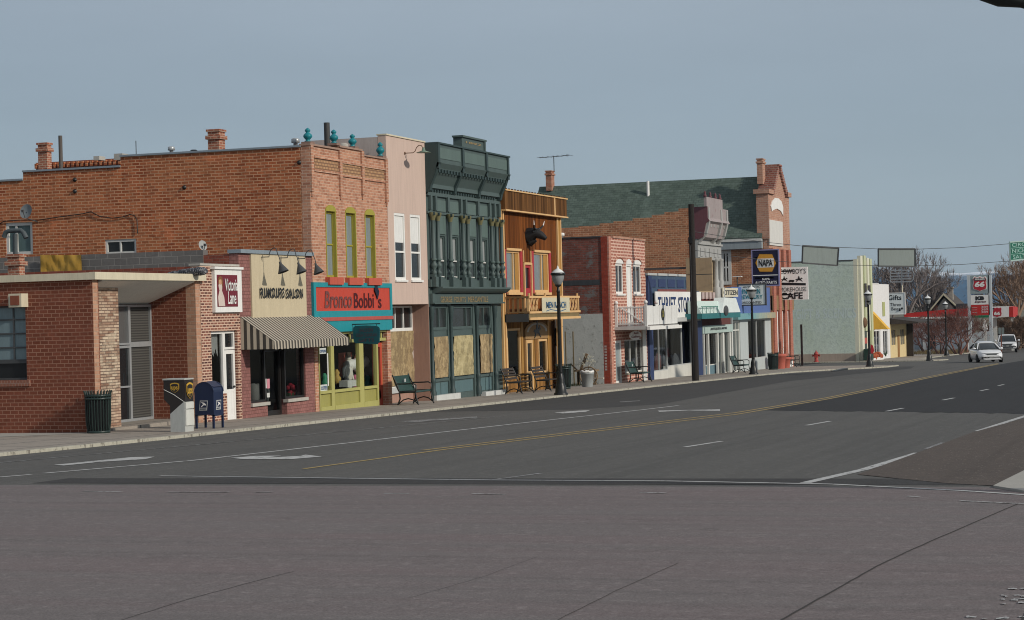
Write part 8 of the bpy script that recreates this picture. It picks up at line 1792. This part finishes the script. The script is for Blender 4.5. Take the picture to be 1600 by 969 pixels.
ups(Fr('X', x - .38), XB.rect(266, 598, 280, 614), .002); ups(q, (x - .30, x - .42 + W_, XB.z(285, 624), XB.z(285, 598)), .012)
# ============================================================ blue mailbox
x, y = gnd(325, 669); z0 = gz(x); XM = Fr('X', x - .3); ys0, ys1 = XM.a(334, 640), XM.a(304.5, 640); Wm = .56
t = thing('mailbox', 'dark blue rounded top mailbox on four legs beside the parcel box', 'mailbox', (x, (ys0 + ys1) / 2, z0)); bl_ = paint('post_blue', (.006, .014, .05), .4, .12, spec=.5)
ym_, rr_ = (ys0 + ys1) / 2, (ys1 - ys0) / 2; ztp = XM.z(319, 597.5); zb_ = XM.z(319, 652)
pr = [(ys0, zb_ + .02), (ym_ - rr_ * .5, zb_ + .06), (ym_ + rr_ * .5, zb_ + .06), (ys1, zb_ + .02)] + [(ym_ + rr_ * math.cos(PI * k / 14), ztp - rr_ * .95 + rr_ * .95 * math.sin(PI * k / 14)) for k in range(15)]
mb = MB(); mb.prism([(x - .3, a, c) for a, c in pr], (Wm, 0, 0)); mb.build('body', bl_, t)
mb = MB(); 
for k in range(14):
    a0_, a1_ = PI * k / 14, PI * (k + 1) / 14; e = .012
    f_ = lambda a, s: (ym_ + (rr_ + s) * math.cos(a), ztp - rr_ * .95 + (rr_ * .95 + s) * math.sin(a))
    for xx in (x - .31, x - .3 + Wm - .03): mb.prism([(xx, *f_(a0_, -.005)), (xx, *f_(a0_, e)), (xx, *f_(a1_, e)), (xx, *f_(a1_, -.005))], (.04, 0, 0))
mb.build('hood_rim', bl_, t)
mb = MB(); mb.prism([(x - .3 + .05, ym_ - rr_ * .85, ztp - rr_ * .45), (x - .3 + .05, ym_ - rr_ * .2, ztp + .004), (x - .3 + .05, ym_ - rr_ * .2, ztp + .02), (x - .3 + .05, ym_ - rr_ * .95, ztp - rr_ * .45)], (Wm - .1, 0, 0)); mb.build('pull_door', bl_, t)
for sx in (0, Wm - .05):
    for sy in (ys0 + .0, ys1 - .05): mb = MB(); mb.box(x - .3 + sx, x - .25 + sx, sy, sy + .05, z0, zb_ + .05); mb.build('leg', bl_, t)
def eagle(q, r, o):
    a0, a1, c0_, c1_ = r; f_ = lambda u, v: (a0 + (a1 - a0) * (u if q.k == 'Y' else 1 - u), c1_ - (c1_ - c0_) * v)
    mb = MB(); q.poly(mb, [f_(.12, 0), f_(1, 0), f_(.88, 1), f_(0, 1)], o, o + .004); mb.build('decal', M['greywhite'], t)
    mb = MB(); q.poly(mb, [f_(.19, .08), f_(.92, .08), f_(.84, .72), f_(.10, .72)], o + .0045, o + .006); mb.build('decal_field', bl_, t)
    mb = MB(); q.poly(mb, [f_(.22, .16), f_(.60, .22), f_(.78, .38), f_(.80, .5), f_(.55, .46), f_(.30, .66), f_(.20, .66), f_(.42, .42), f_(.5, .36)], o + .0065, o + .008); mb.build('eagle', M['white'], t)
    mb = MB(); q.poly(mb, [f_(.10, .80), f_(.80, .80), f_(.79, .90), f_(.08, .90)], o + .0065, o + .008); mb.build('decal_rule', bl_, t)
eagle(Fr('X', x - .3), XM.rect(311, 626, 325, 641.5), .002); eagle(Fr('Y', ys0), (x - .3 + .12, x - .3 + .42, XM.z(319, 641), XM.z(319, 626)), .002)
# street light at the top right corner of the view
q = Fr('X', 27); mk = paint('arm_dark', (.018, .022, .02), .5); e0 = Vector((27, q.a(1512, -22), q.z(1512, -22))); e1 = Vector((27, q.a(1600, 3), q.z(1600, 3))); d = (e1 - e0).normalized()
t = thing('cobra_street_light', 'dark street light arm crossing the top right corner of the view', 'street light', (27, e1.y - 3.0, gz(27)))
mb = MB(); ee = e1 + d * 3.1; mb.tube([e0 + d * .55, e1, ee - d * 1.2, Vector((27, e1.y - 3.0, ee.z - .6)), Vector((27, e1.y - 3.0, ee.z - 3))], [.07, .085, .09, .10, .11], 12); mb.build('arm', mk, t)
mb = MB(); mb.tube([e0 - d * .1, e0 + d * .1, e0 + d * .45, e0 + d * .75], [.05, .13, .15, .08], 12); mb.build('lamp_head', mk, t)
mb = MB(); mb.tube([(27, e1.y - 3.0, gz(27) - .1), (27, e1.y - 3.0, ee.z - 2.9)], [.16, .11], 14); mb.build('pole', mk, t)
# ============================================================ vehicles
def loft(stations, ring):
    mb = MB(); n = len(ring(*stations[0][1:])); vs = []
    for s in stations: vs += [(s[0], y, z) for y, z in ring(*s[1:])]
    fs = [(i * n + k, i * n + (k + 1) % n, (i + 1) * n + (k + 1) % n, (i + 1) * n + k) for i in range(len(stations) - 1) for k in range(n)]
    mb.add(vs, fs, True); m = n * (len(stations) - 1); mb.add(vs[:n], [tuple(range(n))], True); mb.add(vs[m:], [tuple(range(n))], True); return mb
def carpaint(name, c):
    m, nt, bs = _mat(name); n = noise(nt, posvec(nt), .9, 4); nt.links.new(mixc(nt, n, c, tuple(x * .9 for x in c)), bs.inputs['Base Color']); bs.inputs['Roughness'].default_value = .3; bs.inputs['Coat Weight'].default_value = .5; bs.inputs['Coat Roughness'].default_value = .08; return m
def vehicle(name, label, cat, x, y, heading, spec):
    t = thing(name, label, cat); P_ = spec; wht = carpaint('car_white', (.74, .75, .76)); blk = M['black']; L = P_['L']
    def bring(zt, w_, zb): return [(0, zt), (w_ * .72, zt - .015), (w_ * .93, zt - .08), (w_, zt - .24), (w_ * 1.0, zb + .2), (w_ * .93, zb + .02), (w_ * .6, zb), (0, zb), (-w_ * .6, zb), (-w_ * .93, zb + .02), (-w_ * 1.0, zb + .2), (-w_, zt - .24), (-w_ * .93, zt - .08), (-w_ * .72, zt - .015)]
    body = loft(P_['body'], bring).build('body', wht, t)
    def cring(zr, wr, zb, wb): return [(0, zr), (wr * .8, zr - .012), (wr, zr - .06), (wb, zb), (-wb, zb), (-wr, zr - .06), (-wr * .8, zr - .012)]
    gl_ = paint('car_glass', (.015, .02, .022), .08, .3, spec=.6)
    loft(P_['cabin'], cring).build('window', gl_, t)
    rf = P_['roof']; mb = loft(rf, lambda zr, wr: [(0, zr + .012), (wr * .8, zr), (wr + .01, zr - .055), (wr + .005, zr - .075), (0, zr - .05), (-wr - .005, zr - .075), (-wr - .01, zr - .055), (-wr * .8, zr)]); mb.build('roof', wht, t)
    mb = MB()
    for s in (-1, 1):
        for a, c in P_['pillars']: mb.bar((a[0], s * a[1], a[2]), (c[0], s * c[1], c[2]), .07)
    mb.build('pillar', wht, t)
    xf = P_['xf']; wf = P_['wf']; zh = P_['zh']
    for s in (-1, 1):
        mb = MB(); mb.prism([(xf - .30, s * (wf + .10), zh), (xf - .05, s * (wf - .06), zh - .02), (xf + .05, s * (wf - .32), zh - .06), (xf + .03, s * (wf - .30), zh - .18), (xf - .04, s * (wf - .04), zh - .17), (xf - .28, s * (wf + .11), zh - .12)], (.02, s * .015, 0)); mb.build('headlight', paint('headlight', (.22, .23, .24), .15, .5, 9, spec=.7), t)
        mb = MB(); mb.sphere((P_['mx'], s * (P_['mw']), P_['mz']), .12, 10, 7, sx=.6, sy=1.0, sz=.75); mb.build('mirror', wht, t)
        mb = MB(); mb.box(xf - .02, xf + .035, s * (wf - .02) - .1, s * (wf - .02) + .1, zh - .44, zh - .36); mb.build('fog_lamp', blk, t)
    mb = MB(); g = P_['gw']; mb.prism([(xf + .05, -g, zh - .05), (xf + .05, g, zh - .05), (xf + .06, g * .8, zh - P_['gh']), (xf + .06, -g * .8, zh - P_['gh'])], (.02, 0, 0)); mb.build('grille', paint('grille', (.06, .065, .065), .3, .6, 30), t)
    mb = MB(); mb.box(xf + .04, xf + .075, -g * 1.15, g * 1.15, zh - .46, zh - .36); mb.build('air_intake', blk, t)
    mb = MB(); mb.box(xf + .075, xf + .085, -.16, .16, zh - .34, zh - .25); mb.build('number_plate', M['greywhite'], t)
    for sx in P_['wx']:
        for s in (-1, 1):
            R_ = P_['wr']; yy = s * (P_['ww']); mb = MB(); mb.lathe([(R_ * .6, -.09), (R_ * .95, -.10), (R_, -.06), (R_, .06), (R_ * .95, .10), (R_ * .6, .10)], (sx, yy, R_), 20, ax='y'); w_ = mb.build('wheel', paint('tyre', (.02, .02, .02), .8), t)
            mb = MB(); mb.lathe([(.01, s * .085), (R_ * .25, s * .09), (R_ * .6, s * .07)], (sx, yy, R_), 10, ax='y'); mb.build('rim', M['alu'], w_)
            mb = MB(); mb.lathe([(.01, 0), (R_ * 1.18, 0)], (sx, s * (P_['ww'] + .015), R_ * 1.05), 20, ax='y'); mb.build('wheel_arch', blk, t)
    t.location = (x, y, gz(x) + ROAD); t.rotation_euler = (0, math.atan(G) * math.cos(heading) if 0 else 0, heading)
    return t
sedan = dict(L=4.45, body=[(-2.2, .78, .66, .34), (-2.12, .93, .74, .26), (-1.75, 1.0, .82, .2), (-1.0, .99, .86, .18), (0, .96, .87, .18), (.9, .95, .87, .18), (1.35, .90, .86, .2), (1.8, .80, .82, .2), (2.08, .70, .74, .2), (2.2, .56, .60, .24)],
    cabin=[(-1.85, 1.0, .55, .97, .78), (-1.1, 1.38, .56, .95, .80), (-.5, 1.455, .58, .93, .81), (.1, 1.44, .57, .92, .81), (.45, 1.36, .56, .92, .81), (1.18, .97, .60, .90, .78)],
    roof=[(-1.15, 1.385, .55), (-.5, 1.47, .58), (.1, 1.455, .57), (.42, 1.395, .55)], pillars=[((.42, .56, 1.34), (1.15, .79, .95)), ((-.25, .60, 1.40), (-.22, .83, .93)), ((-1.1, .58, 1.33), (-1.75, .80, .97))],
    xf=2.12, wf=.62, zh=.72, mx=.85, mw=.95, mz=.98, gw=.40, gh=.18, wx=(-1.32, 1.32), wr=.31, ww=.80)
cx_, cy_ = gnd(1541, 566.5, ROAD)
vehicle('white_car', 'white four door sedan driving towards the viewer at the right of the street', 'car', cx_ + 1.6, cy_ + .2, math.radians(180 + 17), sedan)
van = dict(L=5.2, body=[(-2.6, 1.05, .85, .5), (-2.4, 1.15, .95, .45), (0, 1.15, .98, .42), (1.0, 1.14, .98, .42), (1.5, 1.12, .96, .42), (2.2, 1.06, .92, .42), (2.55, .98, .86, .45), (2.6, .8, .80, .5)],
    cabin=[(-2.4, 1.78, .74, 1.1, .9), (.3, 1.82, .74, 1.1, .92), (.6, 1.76, .73, 1.1, .92), (1.2, 1.14, .74, 1.1, .88)], roof=[(-2.4, 1.80, .74), (.3, 1.85, .74), (.62, 1.79, .72)], pillars=[((.6, .73, 1.74), (1.2, .88, 1.12)), ((-.4, .76, 1.76), (-.4, .93, 1.1)), ((-2.3, .76, 1.75), (-2.35, .92, 1.1))],
    xf=2.55, wf=.74, zh=1.0, mx=1.0, mw=1.16, mz=1.25, gw=.5, gh=.26, wx=(-1.6, 1.6), wr=.37, ww=.88)
cx_, cy_ = gnd(1571, 551, ROAD)
vehicle('white_van', 'white truck fronted vehicle waiting behind the sedan at the right', 'van', cx_ + 2, cy_, math.radians(186), van)
# paired plates on a post above the van (backs of road signs)
q = Fr('X', 210); t = thing('road_sign', 'pair of small brown sign backs on a post above the white van', 'sign', (210, q.a(1564, 540), gz(210)))
mb = MB(); q.pbox(mb, 1560, 512, 1564, 522, 0, .03); mb.build('plate', paint('sign_back', (.2, .235, .225)), t); mb = MB(); q.pbox(mb, 1564.8, 512, 1569, 522, 0, .03); mb.build('plate', paint('sign_back', (.2, .235, .225)), t)
a_ = q.a(1564.5, 530); mb = MB(); mb.box(210.01, 210.1, a_ - .05, a_ + .05, gz(210) - .1, q.z(1564, 512)); mb.build('post', M['rust'], t)
# ============================================================ the air: a closed box of thin haze round everything
hz = D.materials.new('haze'); hz.use_nodes = True; nt = hz.node_tree; nt.nodes.clear(); out = N(nt, 'ShaderNodeOutputMaterial'); pv = N(nt, 'ShaderNodeVolumePrincipled')
pv.inputs['Color'].default_value = (.62, .80, 1.0, 1); pv.inputs['Density'].default_value = 6e-5; pv.inputs['Anisotropy'].default_value = .0; nt.links.new(pv.outputs[0], out.inputs['Volume'])
mb = MB(); mb.box(-450, 10600, -3100, 4200, -6, 260); o = mb.build('haze', hz); o['kind'] = 'stuff'; tag(o, 'thin pale haze in the air over the street and hills', 'haze')
